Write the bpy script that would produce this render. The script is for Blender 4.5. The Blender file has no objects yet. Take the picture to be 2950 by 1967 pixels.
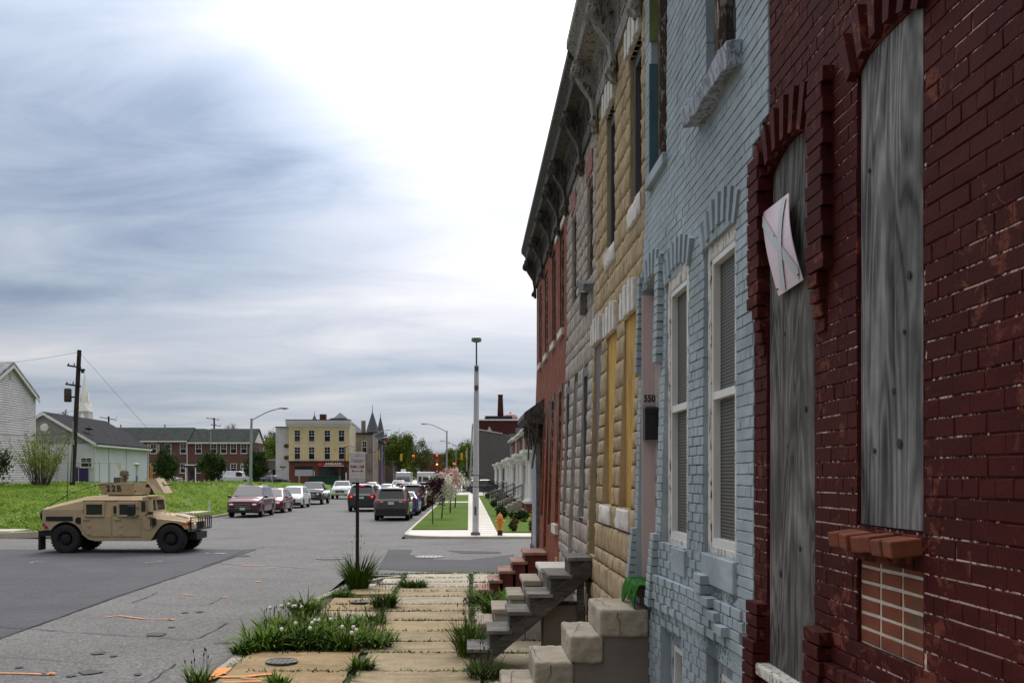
import bpy, bmesh, math, random
from mathutils import Vector, Matrix
R = math.radians
rnd = random.Random(7)
scene = bpy.context.scene
COL = scene.collection

# ------------------------------------------------------------------ camera
# eye 2.3 m above the pavement, 35 mm lens, view shifted up (verticals stay parallel)
F, PX0, PY0, EYE = 2868.0, 1350.0, 1371.0, 2.3
cam_data = bpy.data.cameras.new("camera")
cam = bpy.data.objects.new("camera", cam_data)
COL.objects.link(cam)
cam.location = (0, 0, EYE)
cam.rotation_euler = (R(90), 0, 0)
cam_data.sensor_width = 36.0
cam_data.lens = 35.0
cam_data.shift_x = (1475 - PX0) / 2950
cam_data.shift_y = (PY0 - 983.5) / 2950
cam_data.clip_start = 0.1
cam_data.clip_end = 6000
scene.camera = cam

# ------------------------------------------------------------------ sky and sun (overcast, sun behind cloud straight ahead)
SUN_AZ, SUN_EL = R(4), R(42)
world = bpy.data.worlds.new("World")
scene.world = world
world.use_nodes = True
wt = world.node_tree
wt.nodes.clear()
def wn(t, **kw):
    n = wt.nodes.new(t)
    for k, v in kw.items(): setattr(n, k, v)
    return n
def wl(a, b): wt.links.new(a, b)
def wm(op, a, b=None, c=None, clamp=False):
    n = wn('ShaderNodeMath', operation=op); n.use_clamp = clamp
    for i, v in enumerate((a, b, c)):
        if v is None: continue
        if isinstance(v, (int, float)): n.inputs[i].default_value = v
        else: wl(v, n.inputs[i])
    return n.outputs[0]
SKYLOC = (9.4, 4.8, 0.0)
w_tc = wn('ShaderNodeTexCoord')
w_sep = wn('ShaderNodeSeparateXYZ'); wl(w_tc.outputs['Generated'], w_sep.inputs[0])
zc = wm('MAXIMUM', w_sep.outputs[2], 0.0)
den = wm('ADD', zc, 0.16)
w_cmb = wn('ShaderNodeCombineXYZ')
wl(wm('DIVIDE', w_sep.outputs[0], den), w_cmb.inputs[0]); wl(wm('DIVIDE', w_sep.outputs[1], den), w_cmb.inputs[1])
w_map = wn('ShaderNodeMapping'); wl(w_cmb.outputs[0], w_map.inputs[0])
w_map.inputs['Location'].default_value = SKYLOC
w_map.inputs['Rotation'].default_value = (0, 0, R(-8))
w_map.inputs['Scale'].default_value = (0.62, 1.25, 1)
def wnoise(scale, detail, rough, dist, off=0):
    n = wn('ShaderNodeTexNoise'); n.inputs['Scale'].default_value = scale; n.inputs['Detail'].default_value = detail
    n.inputs['Roughness'].default_value = rough; n.inputs['Distortion'].default_value = dist
    if off:
        m = wn('ShaderNodeMapping'); m.inputs['Location'].default_value = (off, off * .7, 0); wl(w_map.outputs[0], m.inputs[0]); wl(m.outputs[0], n.inputs['Vector'])
    else: wl(w_map.outputs[0], n.inputs['Vector'])
    return n.outputs['Fac']
big = wnoise(0.9, 2.5, 0.5, 0.35)
fine = wnoise(2.4, 7.0, 0.6, 0.7, 5.2)
cl = wm('ADD', wm('MULTIPLY', big, 0.73), wm('MULTIPLY', fine, 0.27))
# brighter cloud around the hidden sun
sund = Vector((math.sin(R(5)) * math.cos(R(27)), math.cos(R(5)) * math.cos(R(27)), math.sin(R(27))))
w_dot = wn('ShaderNodeVectorMath', operation='DOT_PRODUCT'); wl(w_tc.outputs['Generated'], w_dot.inputs[0]); w_dot.inputs[1].default_value = sund
dotc = wm('MAXIMUM', w_dot.outputs['Value'], 0.0)
glow = wm('POWER', dotc, 26.0)
cl2 = wm('ADD', wm('ADD', cl, wm('MULTIPLY', glow, 0.29)), wm('MULTIPLY', wm('POWER', zc, 1.6), 0.26))
w_ramp = wn('ShaderNodeValToRGB'); wl(cl2, w_ramp.inputs[0])
el = w_ramp.color_ramp.elements
el[0].position = 0.39; el[0].color = (0.265, 0.335, 0.475, 1)
el[1].position = 0.79; el[1].color = (1.0, 0.995, 1.0, 1)
e = el.new(0.485); e.color = (0.455, 0.53, 0.65, 1)
e = el.new(0.59); e.color = (0.655, 0.685, 0.775, 1)
e = el.new(0.69); e.color = (0.865, 0.86, 0.905, 1)
# overcast luminance grows from horizon to zenith
lum = wm('ADD', wm('ADD', wm('MULTIPLY_ADD', zc, 0.36, 0.68), wm('MULTIPLY', wm('MULTIPLY', zc, zc), 2.6)), wm('ADD', wm('MULTIPLY', wm('POWER', dotc, 24.0), 0.6), wm('MULTIPLY', wm('POWER', dotc, 3.0), 0.20)))
lum = wm('MULTIPLY', lum, wm('MULTIPLY_ADD', w_dot.outputs['Value'], 0.40, 0.60))   # the side of the sky away from the sun is duller
bg_c = wn('ShaderNodeBackground'); wl(w_ramp.outputs[0], bg_c.inputs[0]); wl(lum, bg_c.inputs[1])
sky = wn('ShaderNodeTexSky', sky_type='NISHITA'); sky.sun_disc = False
sky.sun_elevation = SUN_EL; sky.sun_rotation = SUN_AZ
bg_s = wn('ShaderNodeBackground'); wl(sky.outputs[0], bg_s.inputs[0]); bg_s.inputs[1].default_value = 0.10
w_mix = wn('ShaderNodeMixShader'); w_mix.inputs[0].default_value = 0.9
wl(bg_s.outputs[0], w_mix.inputs[1]); wl(bg_c.outputs[0], w_mix.inputs[2])
w_out = wn('ShaderNodeOutputWorld'); wl(w_mix.outputs[0], w_out.inputs[0])

sun_d = bpy.data.lights.new("sun", 'SUN'); sun_d.energy = 1.5; sun_d.angle = R(24); sun_d.color = (1.0, 0.96, 0.9)
sun = bpy.data.objects.new("sun", sun_d); COL.objects.link(sun)
sdir = Vector((math.sin(SUN_AZ) * math.cos(SUN_EL), math.cos(SUN_AZ) * math.cos(SUN_EL), math.sin(SUN_EL)))
sun.rotation_euler = sdir.to_track_quat('Z', 'Y').to_euler()
sun.location = (0, 30, 40)

vs = scene.view_settings
vs.view_transform = 'Standard'; vs.look = 'None'; vs.exposure = 0.0; vs.gamma = 1.0
scene.cycles.use_denoising = True
scene.cycles.max_bounces = 6
scene.cycles.diffuse_bounces = 3
scene.cycles.glossy_bounces = 3
scene.cycles.transparent_max_bounces = 8

# ------------------------------------------------------------------ helpers
def at(px, py, Y):
    return ((px - PX0) / F * Y, Y, EYE - (py - PY0) / F * Y)
def gnd(px, py, z=0.0):
    Y = F * (EYE - z) / (py - PY0)
    return ((px - PX0) / F * Y, Y, z)
def lerp(a, b, t): return a + (b - a) * t
def clamp(x, a=0., b=1.): return max(a, min(b, x))
def interp(pts, x):
    if x <= pts[0][0]: return pts[0][1]
    for (a, va), (b, vb) in zip(pts, pts[1:]):
        if x <= b: return va + (vb - va) * (x - a) / (b - a) if b > a else vb
    return pts[-1][1]
WLOC = {}
def wloc(o): return WLOC.get(o.name, Vector((0, 0, 0))) if o else Vector((0, 0, 0))
def link(o, parent=None):
    COL.objects.link(o)
    if parent is not None:
        o.parent = parent
        WLOC[o.name] = wloc(parent)
    return o
def tag(o, label=None, cat=None, group=None, kind=None):
    if label: o['label'] = label
    if cat: o['category'] = cat
    if group: o['group'] = group
    if kind: o['kind'] = kind
    return o
def thing(name, label, cat, loc=(0, 0, 0), rz=0, group=None):
    o = bpy.data.objects.new(name, None)
    o.empty_display_size = 0.3
    COL.objects.link(o)
    o.location = loc; o.rotation_euler = (0, 0, rz)
    WLOC[o.name] = Vector(loc)
    return tag(o, label, cat, group)

class MB:
    def __init__(s): s.v = []; s.f = []; s.m = []
    def add(s, verts, faces, mi=0):
        b = len(s.v); s.v.extend(verts)
        for f in faces: s.f.append([i + b for i in f]); s.m.append(mi)
        return s
    def quad(s, a, b, c, d, mi=0): return s.add([a, b, c, d], [(0, 1, 2, 3)], mi)
    def tri(s, a, b, c, mi=0): return s.add([a, b, c], [(0, 1, 2)], mi)
    def box(s, a, b, mi=0):
        x0, y0, z0 = a; x1, y1, z1 = b
        return s.add([(x0, y0, z0), (x1, y0, z0), (x1, y1, z0), (x0, y1, z0), (x0, y0, z1), (x1, y0, z1), (x1, y1, z1), (x0, y1, z1)],
                     [(0, 3, 2, 1), (4, 5, 6, 7), (0, 1, 5, 4), (1, 2, 6, 5), (2, 3, 7, 6), (3, 0, 4, 7)], mi)
    def obox(s, c, sz, rz=0, rx=0, ry=0, mi=0):
        m = Matrix.Rotation(rz, 3, 'Z') @ Matrix.Rotation(ry, 3, 'Y') @ Matrix.Rotation(rx, 3, 'X')
        hx, hy, hz = sz[0] / 2, sz[1] / 2, sz[2] / 2
        vs_ = [tuple(Vector(c) + m @ Vector(p)) for p in [(-hx, -hy, -hz), (hx, -hy, -hz), (hx, hy, -hz), (-hx, hy, -hz), (-hx, -hy, hz), (hx, -hy, hz), (hx, hy, hz), (-hx, hy, hz)]]
        return s.add(vs_, [(0, 3, 2, 1), (4, 5, 6, 7), (0, 1, 5, 4), (1, 2, 6, 5), (2, 3, 7, 6), (3, 0, 4, 7)], mi)
    def prism(s, poly, axis, a0, a1, mi=0):
        n = len(poly)
        def P(p, a):
            if axis == 'x': return (a, p[0], p[1])
            if axis == 'y': return (p[0], a, p[1])
            return (p[0], p[1], a)
        vs_ = [P(p, a0) for p in poly] + [P(p, a1) for p in poly]
        fs = [tuple(range(n))[::-1], tuple(range(n, 2 * n))] + [(i, (i + 1) % n, n + (i + 1) % n, n + i) for i in range(n)]
        return s.add(vs_, fs, mi)
    def cyl(s, p0, p1, r0, r1=None, n=10, cap=True, mi=0):
        r1 = r0 if r1 is None else r1
        p0, p1 = Vector(p0), Vector(p1); d = (p1 - p0)
        if d.length < 1e-6: return s
        d.normalize()
        a = d.orthogonal().normalized(); b = d.cross(a)
        vs_ = []
        for p, r in ((p0, r0), (p1, r1)):
            for i in range(n):
                t = 2 * math.pi * i / n
                vs_.append(tuple(p + a * (r * math.cos(t)) + b * (r * math.sin(t))))
        fs = [(i, (i + 1) % n, n + (i + 1) % n, n + i) for i in range(n)]
        if cap: fs += [tuple(range(n))[::-1], tuple(range(n, 2 * n))]
        return s.add(vs_, fs, mi)
    def tube(s, pts, r, n=6, mi=0):
        pts = [Vector(p) for p in pts]
        rs = r if isinstance(r, (list, tuple)) else [r] * len(pts)
        rings = []
        prev = None
        for i, p in enumerate(pts):
            d = (pts[min(i + 1, len(pts) - 1)] - pts[max(i - 1, 0)]).normalized()
            a = d.orthogonal().normalized() if prev is None else (prev - d * prev.dot(d)).normalized()
            prev = a
            b = d.cross(a)
            rings.append([tuple(p + a * (rs[i] * math.cos(2 * math.pi * k / n)) + b * (rs[i] * math.sin(2 * math.pi * k / n))) for k in range(n)])
        vs_ = [q for r_ in rings for q in r_]
        fs = []
        for i in range(len(rings) - 1):
            for k in range(n):
                fs.append((i * n + k, i * n + (k + 1) % n, (i + 1) * n + (k + 1) % n, (i + 1) * n + k))
        fs += [tuple(range(n))[::-1], tuple(range((len(rings) - 1) * n, len(rings) * n))]
        return s.add(vs_, fs, mi)
    def lathe(s, prof, c=(0, 0, 0), n=16, axis='z', mi=0, cap=True):
        vs_ = []
        for r, h in prof:
            for i in range(n):
                t = 2 * math.pi * i / n
                p = (r * math.cos(t), r * math.sin(t))
                if axis == 'z': q = (p[0], p[1], h)
                elif axis == 'x': q = (h, p[0], p[1])
                else: q = (p[0], h, p[1])
                vs_.append((q[0] + c[0], q[1] + c[1], q[2] + c[2]))
        fs = []
        for j in range(len(prof) - 1):
            for i in range(n):
                fs.append((j * n + i, j * n + (i + 1) % n, (j + 1) * n + (i + 1) % n, (j + 1) * n + i))
        if cap: fs += [tuple(range(n))[::-1], tuple(range((len(prof) - 1) * n, len(prof) * n))]
        return s.add(vs_, fs, mi)
    def ell(s, c, r, n=10, m=6, mi=0):
        prof = [(math.cos(-math.pi / 2 + math.pi * j / m), math.sin(-math.pi / 2 + math.pi * j / m)) for j in range(m + 1)]
        vs_ = []
        for a, h in prof:
            for i in range(n):
                t = 2 * math.pi * i / n
                vs_.append((c[0] + r[0] * a * math.cos(t), c[1] + r[1] * a * math.sin(t), c[2] + r[2] * h))
        fs = [(j * n + i, j * n + (i + 1) % n, (j + 1) * n + (i + 1) % n, (j + 1) * n + i) for j in range(m) for i in range(n)]
        return s.add(vs_, fs, mi)
    def mesh(s, name, mats, off=(0, 0, 0), smooth=None, recalc=True):
        me = bpy.data.meshes.new(name)
        ox, oy, oz = off
        me.from_pydata([(v[0] - ox, v[1] - oy, v[2] - oz) for v in s.v], [], s.f)
        mats = mats if isinstance(mats, (list, tuple)) else [mats]
        for m in mats: me.materials.append(m)
        if len(mats) > 1: me.polygons.foreach_set('material_index', s.m)
        if recalc:
            bm = bmesh.new(); bm.from_mesh(me)
            bmesh.ops.remove_doubles(bm, verts=bm.verts, dist=1e-5)
            bmesh.ops.recalc_face_normals(bm, faces=bm.faces)
            bm.to_mesh(me); bm.free()
        if smooth is not None:
            me.polygons.foreach_set('use_smooth', [True] * len(me.polygons))
            me.set_sharp_from_angle(angle=R(smooth))
        me.update()
        return me
    def build(s, name, mats, parent=None, smooth=None, recalc=True, local=False):
        off = (0, 0, 0) if local else tuple(wloc(parent))
        return link(bpy.data.objects.new(name, s.mesh(name, mats, off, smooth, recalc)), parent)
def bevel(o, w, seg=2, ang=40):
    m = o.modifiers.new('bevel', 'BEVEL'); m.width = w; m.segments = seg; m.limit_method = 'ANGLE'; m.angle_limit = R(ang)
    return o
def text(body, parent, loc, rot, size, mat, name='lettering', sx=1.0, bold=0.0):
    c = bpy.data.curves.new(name, 'FONT'); c.body = body; c.size = size; c.align_x = 'CENTER'; c.align_y = 'CENTER'
    c.extrude = 0.001; c.offset = bold
    c.materials.append(mat)
    tmp = bpy.data.objects.new(name, c)
    me = bpy.data.meshes.new_from_object(tmp)
    bpy.data.objects.remove(tmp); bpy.data.curves.remove(c)
    o = bpy.data.objects.new(name, me); COL.objects.link(o)
    o.parent = parent; o.location = Vector(loc) - wloc(parent); o.rotation_euler = rot; o.scale = (sx, 1, 1)
    return o

# ------------------------------------------------------------------ material helpers
class NT:
    def __init__(s, name):
        s.m = bpy.data.materials.new(name); s.m.use_nodes = True
        s.t = s.m.node_tree; s.b = s.t.nodes['Principled BSDF']
        s.geo = None
    def n(s, t, **kw):
        x = s.t.nodes.new(t)
        for k, v in kw.items(): setattr(x, k, v)
        return x
    def set(s, sock, v):
        if v is None: return
        if hasattr(v, 'is_output') or isinstance(v, bpy.types.NodeSocket): s.t.links.new(v, sock)
        elif isinstance(v, (tuple, list)) and len(v) == 3 and sock.type == 'RGBA': sock.default_value = (*v, 1)
        else: sock.default_value = v
    def pos(s, obj=False):
        if obj: return s.n('ShaderNodeTexCoord').outputs['Object']
        return s.n('ShaderNodeNewGeometry').outputs['Position']
    def mapv(s, v, scale=(1, 1, 1), loc=(0, 0, 0), rot=(0, 0, 0)):
        m = s.n('ShaderNodeMapping'); s.t.links.new(v, m.inputs[0])
        m.inputs['Scale'].default_value = scale; m.inputs['Location'].default_value = loc; m.inputs['Rotation'].default_value = rot
        return m.outputs[0]
    def noise(s, v, scale, detail=4, rough=.55, dist=0):
        x = s.n('ShaderNodeTexNoise'); s.t.links.new(v, x.inputs['Vector'])
        x.inputs['Scale'].default_value = scale; x.inputs['Detail'].default_value = detail
        x.inputs['Roughness'].default_value = rough; x.inputs['Distortion'].default_value = dist
        return x.outputs['Fac']
    def voro(s, v, scale, feature='F1', out='Distance'):
        x = s.n('ShaderNodeTexVoronoi', feature=feature); s.t.links.new(v, x.inputs['Vector']); x.inputs['Scale'].default_value = scale
        return x.outputs[out]
    def ramp(s, f, stops, interp_='LINEAR'):
        x = s.n('ShaderNodeValToRGB'); s.t.links.new(f, x.inputs[0]); x.color_ramp.interpolation = interp_
        e = x.color_ramp.elements
        e[0].position = stops[0][0]; e[1].position = stops[-1][0]
        def c4(c): return (c, c, c, 1) if isinstance(c, (int, float)) else (*c, 1)
        e[0].color = c4(stops[0][1]); e[1].color = c4(stops[-1][1])
        for p, c in stops[1:-1]:
            k = e.new(p); k.color = c4(c)
        return x.outputs[0]
    def mix(s, f, a, b, mode='MIX'):
        x = s.n('ShaderNodeMix', data_type='RGBA', blend_type=mode)
        s.set(x.inputs[0], f); s.set(x.inputs[6], a); s.set(x.inputs[7], b)
        return x.outputs[2]
    def math(s, op, a, b=None, clamp_=False):
        x = s.n('ShaderNodeMath', operation=op); x.use_clamp = clamp_
        s.set(x.inputs[0], a); s.set(x.inputs[1], b)
        return x.outputs[0]
    def bump(s, h, strength=.5, dist=.01):
        x = s.n('ShaderNodeBump'); s.set(x.inputs['Height'], h); x.inputs['Strength'].default_value = strength; x.inputs['Distance'].default_value = dist
        s.t.links.new(x.outputs[0], s.b.inputs['Normal'])
    def out(s, color=None, rough=None, metal=None, spec=None):
        s.set(s.b.inputs['Base Color'], color); s.set(s.b.inputs['Roughness'], rough)
        s.set(s.b.inputs['Metallic'], metal); s.set(s.b.inputs['Specular IOR Level'], spec)
        return s.m
def mat(name, c, rough=.75, var=.18, scale=2.5, bump=0, bscale=60, bdist=.004, metal=0, spec=.4, dirt=None, dscale=1.2, damt=.5, obj=False):
    t = NT(name); p = t.pos(obj)
    f = t.noise(p, scale, 5, .6)
    lo = tuple(x * (1 - var) for x in c); hi = tuple(min(1, x * (1 + var)) for x in c)
    col = t.ramp(f, [(.3, lo), (.7, hi)])
    if dirt:
        g = t.ramp(t.noise(p, dscale, 6, .65, .4), [(.48, 0.0), (.68, damt)])
        col = t.mix(g, col, dirt)
    if bump: t.bump(t.noise(p, bscale, 4, .6), bump, bdist)
    return t.out(col, rough, metal, spec)
def emit(name, c, s=1.0):
    t = NT(name); t.b.inputs['Emission Color'].default_value = (*c, 1); t.b.inputs['Emission Strength'].default_value = s
    return t.out(c, .4)

# --- painted brick
def m_paint_brick(name, paint, exposed, amt, darker, seed=0, flake=9, rough=.8, spec=.12):
    t = NT(name); p = t.mapv(t.pos(), loc=(seed, seed * 1.7, seed * .3))
    f = t.noise(p, 1.7, 4, .6)
    col = t.ramp(f, [(.3, tuple(x * .72 for x in paint)), (.7, tuple(x * 1.25 for x in paint))])
    pb = t.mapv(p, scale=(1, .9, 2.6))
    c2 = t.ramp(t.noise(pb, 5.0, 2, .5), [(.35, 0.0), (.7, .55)])
    col = t.mix(c2, col, darker)
    fl = t.noise(t.mapv(p, scale=(1, 1, 1.25)), flake, 7, .72, .6)
    big = t.noise(p, 2.1, 3, .5)
    fl2 = t.math('ADD', fl, t.math('MULTIPLY', t.math('SUBTRACT', big, .5), .45))
    k = t.ramp(fl2, [(1 - amt, 0.0), (1 - amt + .07, .85)])
    col = t.mix(k, col, exposed)
    t.bump(t.math('ADD', t.noise(p, 55, 5, .65), t.math('MULTIPLY', k, -.6)), .55, .004)
    return t.out(col, rough, 0, spec)
RED_BRICK = m_paint_brick('maroon_painted_brick', (.066, .0095, .0085), (.17, .046, .027), .43, (.040, .0072, .0068), 3)
BLUE_BRICK = m_paint_brick('blue_grey_painted_brick', (.335, .392, .418), (.36, .417, .443), .36, (.275, .328, .353), 11, 14, .75)
OLD_RED = m_paint_brick('weathered_red_brick', (.27, .075, .045), (.34, .15, .10), .40, (.17, .045, .032), 23, 5, .8, .2)
RAW_BRICK = m_paint_brick('bare_orange_brick', (.20, .060, .032), (.12, .070, .040), .46, (.14, .040, .024), 31, 4, .85, .2)
def m_mortar(name, paint, bare, amt, seed=0):
    t = NT(name); p = t.mapv(t.pos(), loc=(seed, seed, seed))
    k = t.math('ADD', t.noise(p, 36, 5, .75), t.math('MULTIPLY', t.math('SUBTRACT', t.noise(p, 2.6, 3, .5), .5), .75))
    col = t.mix(t.ramp(k, [(1 - amt - .02, 0.0), (1 - amt + .05, 1.0)]), paint, bare)
    t.bump(t.noise(p, 90, 3), .5, .003)
    return t.out(col, .9, 0, .15)
RED_MORTAR = m_mortar('maroon_mortar', (.052, .0085, .0078), (.75, .54, .44), .44, 2)
BLUE_MORTAR = m_mortar('blue_grey_mortar', (.10, .125, .135), (.36, .425, .45), .50, 4)
RAW_MORTAR = mat('pale_mortar', (.55, .50, .42), .95, .15, 9, .5, 80)
# --- rock-faced cladding
def m_stone(name, c, c2, dark, seed=0):
    t = NT(name); p = t.mapv(t.pos(), loc=(seed, 2 * seed, seed))
    col = t.ramp(t.noise(p, 3.2, 5, .6), [(.3, c2), (.55, c), (.75, tuple(min(1, x * 1.15) for x in c))])
    st = t.noise(t.mapv(p, scale=(3, 3, .5)), 3.0, 6, .7, .3)
    col = t.mix(t.ramp(st, [(.52, 0.0), (.72, .62)]), col, dark)
    t.bump(t.noise(p, 26, 6, .65), .7, .014)
    return t.out(col, .9, 0, .15)
TAN_STONE = m_stone('tan_rock_faced_cladding', (.43, .33, .20), (.34, .25, .145), (.15, .105, .065), 1)
GREY_STONE = m_stone('grey_rock_faced_cladding', (.42, .37, .32), (.32, .275, .24), (.15, .125, .105), 5)
STONE_JOINT = mat('dark_cladding_joint', (.045, .032, .023), .95, .25, 6, .4)
# --- weathered timber
def m_wood(name, c1, c2, axis='z', scale=1.0, seed=0):
    t = NT(name); p = t.mapv(t.pos(), loc=(seed, seed * 1.3, seed * .7))
    sc = {'z': (5, 5, .32), 'y': (5, .32, 5), 'x': (.32, 5, 5)}[axis]
    pm = t.mapv(p, scale=tuple(a * scale for a in sc))
    cm = {'z': (2.6, 2.6, .42), 'y': (3, .4, 3), 'x': (.4, 3, 3)}[axis]
    w = t.noise(t.mapv(p, scale=cm), 1.5, 2.0, .45, .9)
    w2 = t.n('ShaderNodeMath', operation='SINE'); t.t.links.new(t.math('MULTIPLY', w, 62), w2.inputs[0])
    g = t.math('MULTIPLY_ADD', w2.outputs[0], .5); g.node.inputs[2].default_value = .5
    fine = t.noise(t.mapv(pm, scale=(9, 9, 1.2) if axis == 'z' else (9, 1.2, 9) if axis == 'y' else (1.2, 9, 9)), 3.5, 5, .7)
    blot = t.noise(t.mapv(p, scale=(2.4, 2.4, .8) if axis == 'z' else (1, 1, 1)), 1.9, 4, .6, .8)
    k = t.math('ADD', t.math('ADD', t.math('MULTIPLY', g, .22), t.math('MULTIPLY', fine, .46)), t.math('MULTIPLY', t.math('SUBTRACT', blot, .30), .95))
    col = t.ramp(k, [(.28, c2), (.54, tuple(lerp(a, b, .42) for a, b in zip(c2, c1))), (.82, c1)])
    st = t.ramp(t.noise(p, 1.8, 4, .6), [(.42, .0), (.7, .5)])
    col = t.mix(st, col, tuple(x * .45 for x in c2))
    t.bump(k, .6, .006)
    return t.out(col, .85, 0, .2)
WOOD_BOARD = m_wood('grey_weathered_plywood', (.36, .35, .34), (.030, .029, .029), 'z', .8, 2)
WOOD_BOARD_B = m_wood('brownish_weathered_plywood', (.27, .255, .235), (.028, .026, .024), 'z', .8, 9)
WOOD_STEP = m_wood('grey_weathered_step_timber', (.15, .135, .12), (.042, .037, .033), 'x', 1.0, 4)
WOOD_STEP_TOP = m_wood('pale_step_timber', (.32, .30, .275), (.10, .092, .083), 'x', 1.0, 6)  # step treads, a paler tone than the risers and sides
YELLOW_BOARD = m_wood('yellow_plywood', (.66, .40, .11), (.42, .24, .06), 'z', .8, 7)
SILL_WOOD = m_wood('grey_sill_timber', (.30, .30, .29), (.10, .10, .10), 'y', 1.0, 8)
def m_peel(name, paint, under, amt, seed=0):
    t = NT(name); p = t.mapv(t.pos(), loc=(seed, seed, seed))
    n = t.noise(t.mapv(p, scale=(3, 3, .8)), 9, 7, .75, .8)
    col = t.mix(t.ramp(n, [(1 - amt, 0.0), (1 - amt + .04, 1.0)]), paint, under)
    t.bump(n, .6, .006)
    return t.out(col, .75, 0, .25)
PEEL_WHITE = m_peel('peeling_white_paint', (.62, .60, .55), (.13, .095, .065), .47, 3)
PEEL_DARK = m_peel('peeling_brown_paint', (.42, .38, .33), (.10, .07, .05), .58, 6)
PEEL_PINK = m_peel('pinkish_door_paint', (.52, .42, .40), (.26, .16, .11), .33, 8)
PEEL_BLUE = m_peel('peeling_pale_blue_board', (.36, .40, .46), (.16, .165, .18), .5, 12)
CORNICE = m_peel('grimy_cornice_metal', (.105, .095, .082), (.035, .029, .025), .50, 15)
CORNICE_PALE = m_peel('pale_cornice_paint', (.30, .285, .26), (.06, .05, .042), .47, 17)
WHITE_TRIM = mat('white_trim_paint', (.66, .66, .63), .5, .08, 3)
WHITE_ROUGH = mat('rough_whitewash', (.62, .60, .55), .9, .2, 9, .6, 40, .008)
GLASS = NT('dark_window_glass').out((.012, .014, .016), .04, 0, .6)
SCREEN = mat('insect_screen_mesh', (.10, .095, .085), .7, .2, 40, 0)
BLACK = mat('black_metal', (.012, .012, .013), .45, .2, 5)
BLACK_RUBBER = mat('tyre_rubber', (.018, .018, .018), .85, .25, 8, .4, 60)
DARK = mat('dark_interior', (.012, .011, .010), .9, .1)
CONCRETE = mat('grey_concrete', (.36, .34, .30), .9, .2, 2.2, .5, 45, .005, dirt=(.16, .14, .11), dscale=2.2, damt=.55)
PALE_CONC = mat('pale_concrete', (.60, .565, .50), .9, .08, 1.2, .3, 60, .003, dirt=(.42, .38, .32), dscale=.7, damt=.35)
# ================================================================== ROW OF HOUSES (facades in the plane X = 1.6, facing the street)
XW = 1.6
def XF(y, z):
    t = clamp((y - 6.0) / 3.2); t = t * t * (3 - 2 * t)
    return XW - .13 * clamp((4.7 - z) / 3.6) * t
def free_spans(ya, yb, z, opens):
    spans = [(ya, yb)]
    for o in opens:
        zt = o['z1']
        if z <= o['z0'] or z >= zt: continue
        new = []
        for a, b in spans:
            if o['y1'] <= a or o['y0'] >= b: new.append((a, b)); continue
            if o['y0'] > a: new.append((a, o['y0']))
            if o['y1'] < b: new.append((o['y1'], b))
        spans = new
    return spans
def wall_sheet(house, y0f, y1f, z0, z1, opens, mats, step=.068, rec=.004, reveal=.10):
    mb = MB()
    lv = sorted({z0, z1} | {round(z0 + i * step, 4) for i in range(int((z1 - z0) / step) + 1)} | {o['z0'] for o in opens if z0 < o['z0'] < z1} | {o['z1'] for o in opens if z0 < o['z1'] < z1})
    for a, b in zip(lv, lv[1:]):
        if b - a < 1e-4: continue
        zm = (a + b) / 2
        for s0, s1 in free_spans(y0f(zm), y1f(zm), zm, opens):
            n = max(1, int((s1 - s0) / 1.2))
            for i in range(n):
                p, q = lerp(s0, s1, i / n), lerp(s0, s1, (i + 1) / n)
                mb.quad((XF(p, a) + rec, p, a), (XF(q, a) + rec, q, a), (XF(q, b) + rec, q, b), (XF(p, b) + rec, p, b), 0)
    for o in opens:
        d = o.get('d', reveal); a, b, c, e = o['y0'], o['y1'], o['z0'], o['z1']
        for yy in (a, b):
            mb.quad((XF(yy, c) + .001, yy, c), (XF(yy, c) + d + .02, yy, c), (XF(yy, e) + d + .02, yy, e), (XF(yy, e) + .001, yy, e), 1)
        for zz in (c, e):
            mb.quad((XF(a, zz) + .001, a, zz), (XF(b, zz) + .001, b, zz), (XF(b, zz) + d + .02, b, zz), (XF(a, zz) + d + .02, a, zz), 1)
    return mb.build('wall', mats, house, recalc=False)
BRICK_CACHE = {}
def brick_mesh(L, H, dep, m, var, ch=.0028):
    key = (round(L, 3), round(H, 3), round(dep, 3), m.name, var)
    if key in BRICK_CACHE: return BRICK_CACHE[key]
    mb = MB(); brick_geo(mb, 0, 0, 0, L, H, dep, random.Random(var * 91 + int(L * 1000)), ch)
    BRICK_CACHE[key] = mb.mesh('brick', m, recalc=False)
    return BRICK_CACHE[key]
def brick_geo(mb, x, y, z, L, H, dep, r, ch=.0028, mi=0):
    j = lambda s=.0016: r.uniform(-s, s)
    hl, hh = L / 2, H / 2
    c = ch
    vs_ = []
    for dx, ins in ((dep, 0), (c, 0), (0, c)):
        for sy, sz in ((-1, -1), (1, -1), (1, 1), (-1, 1)):
            vs_.append((x + dx + (j() if dx < dep else 0), y + sy * (hl - ins) + j(), z + sz * (hh - ins) + j()))
    fs = [(8, 9, 10, 11)[::-1]]
    for i in range(4):
        k = (i + 1) % 4
        fs.append((4 + i, 4 + k, 8 + k, 8 + i)[::-1]); fs.append((i, k, 4 + k, 4 + i)[::-1])
    mb.add(vs_, fs, mi)
def px_area(y, z, L, H):
    x = XF(y, z)
    if y < .8: return 0
    px = PX0 + F * x / y; py = PY0 - F * (z - EYE) / y
    if not (-20 < px < 2970 and -20 < py < 1990): return 0
    return (F * x / (y - L / 2) - F * x / (y + L / 2)) * (F * H / y)
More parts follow.
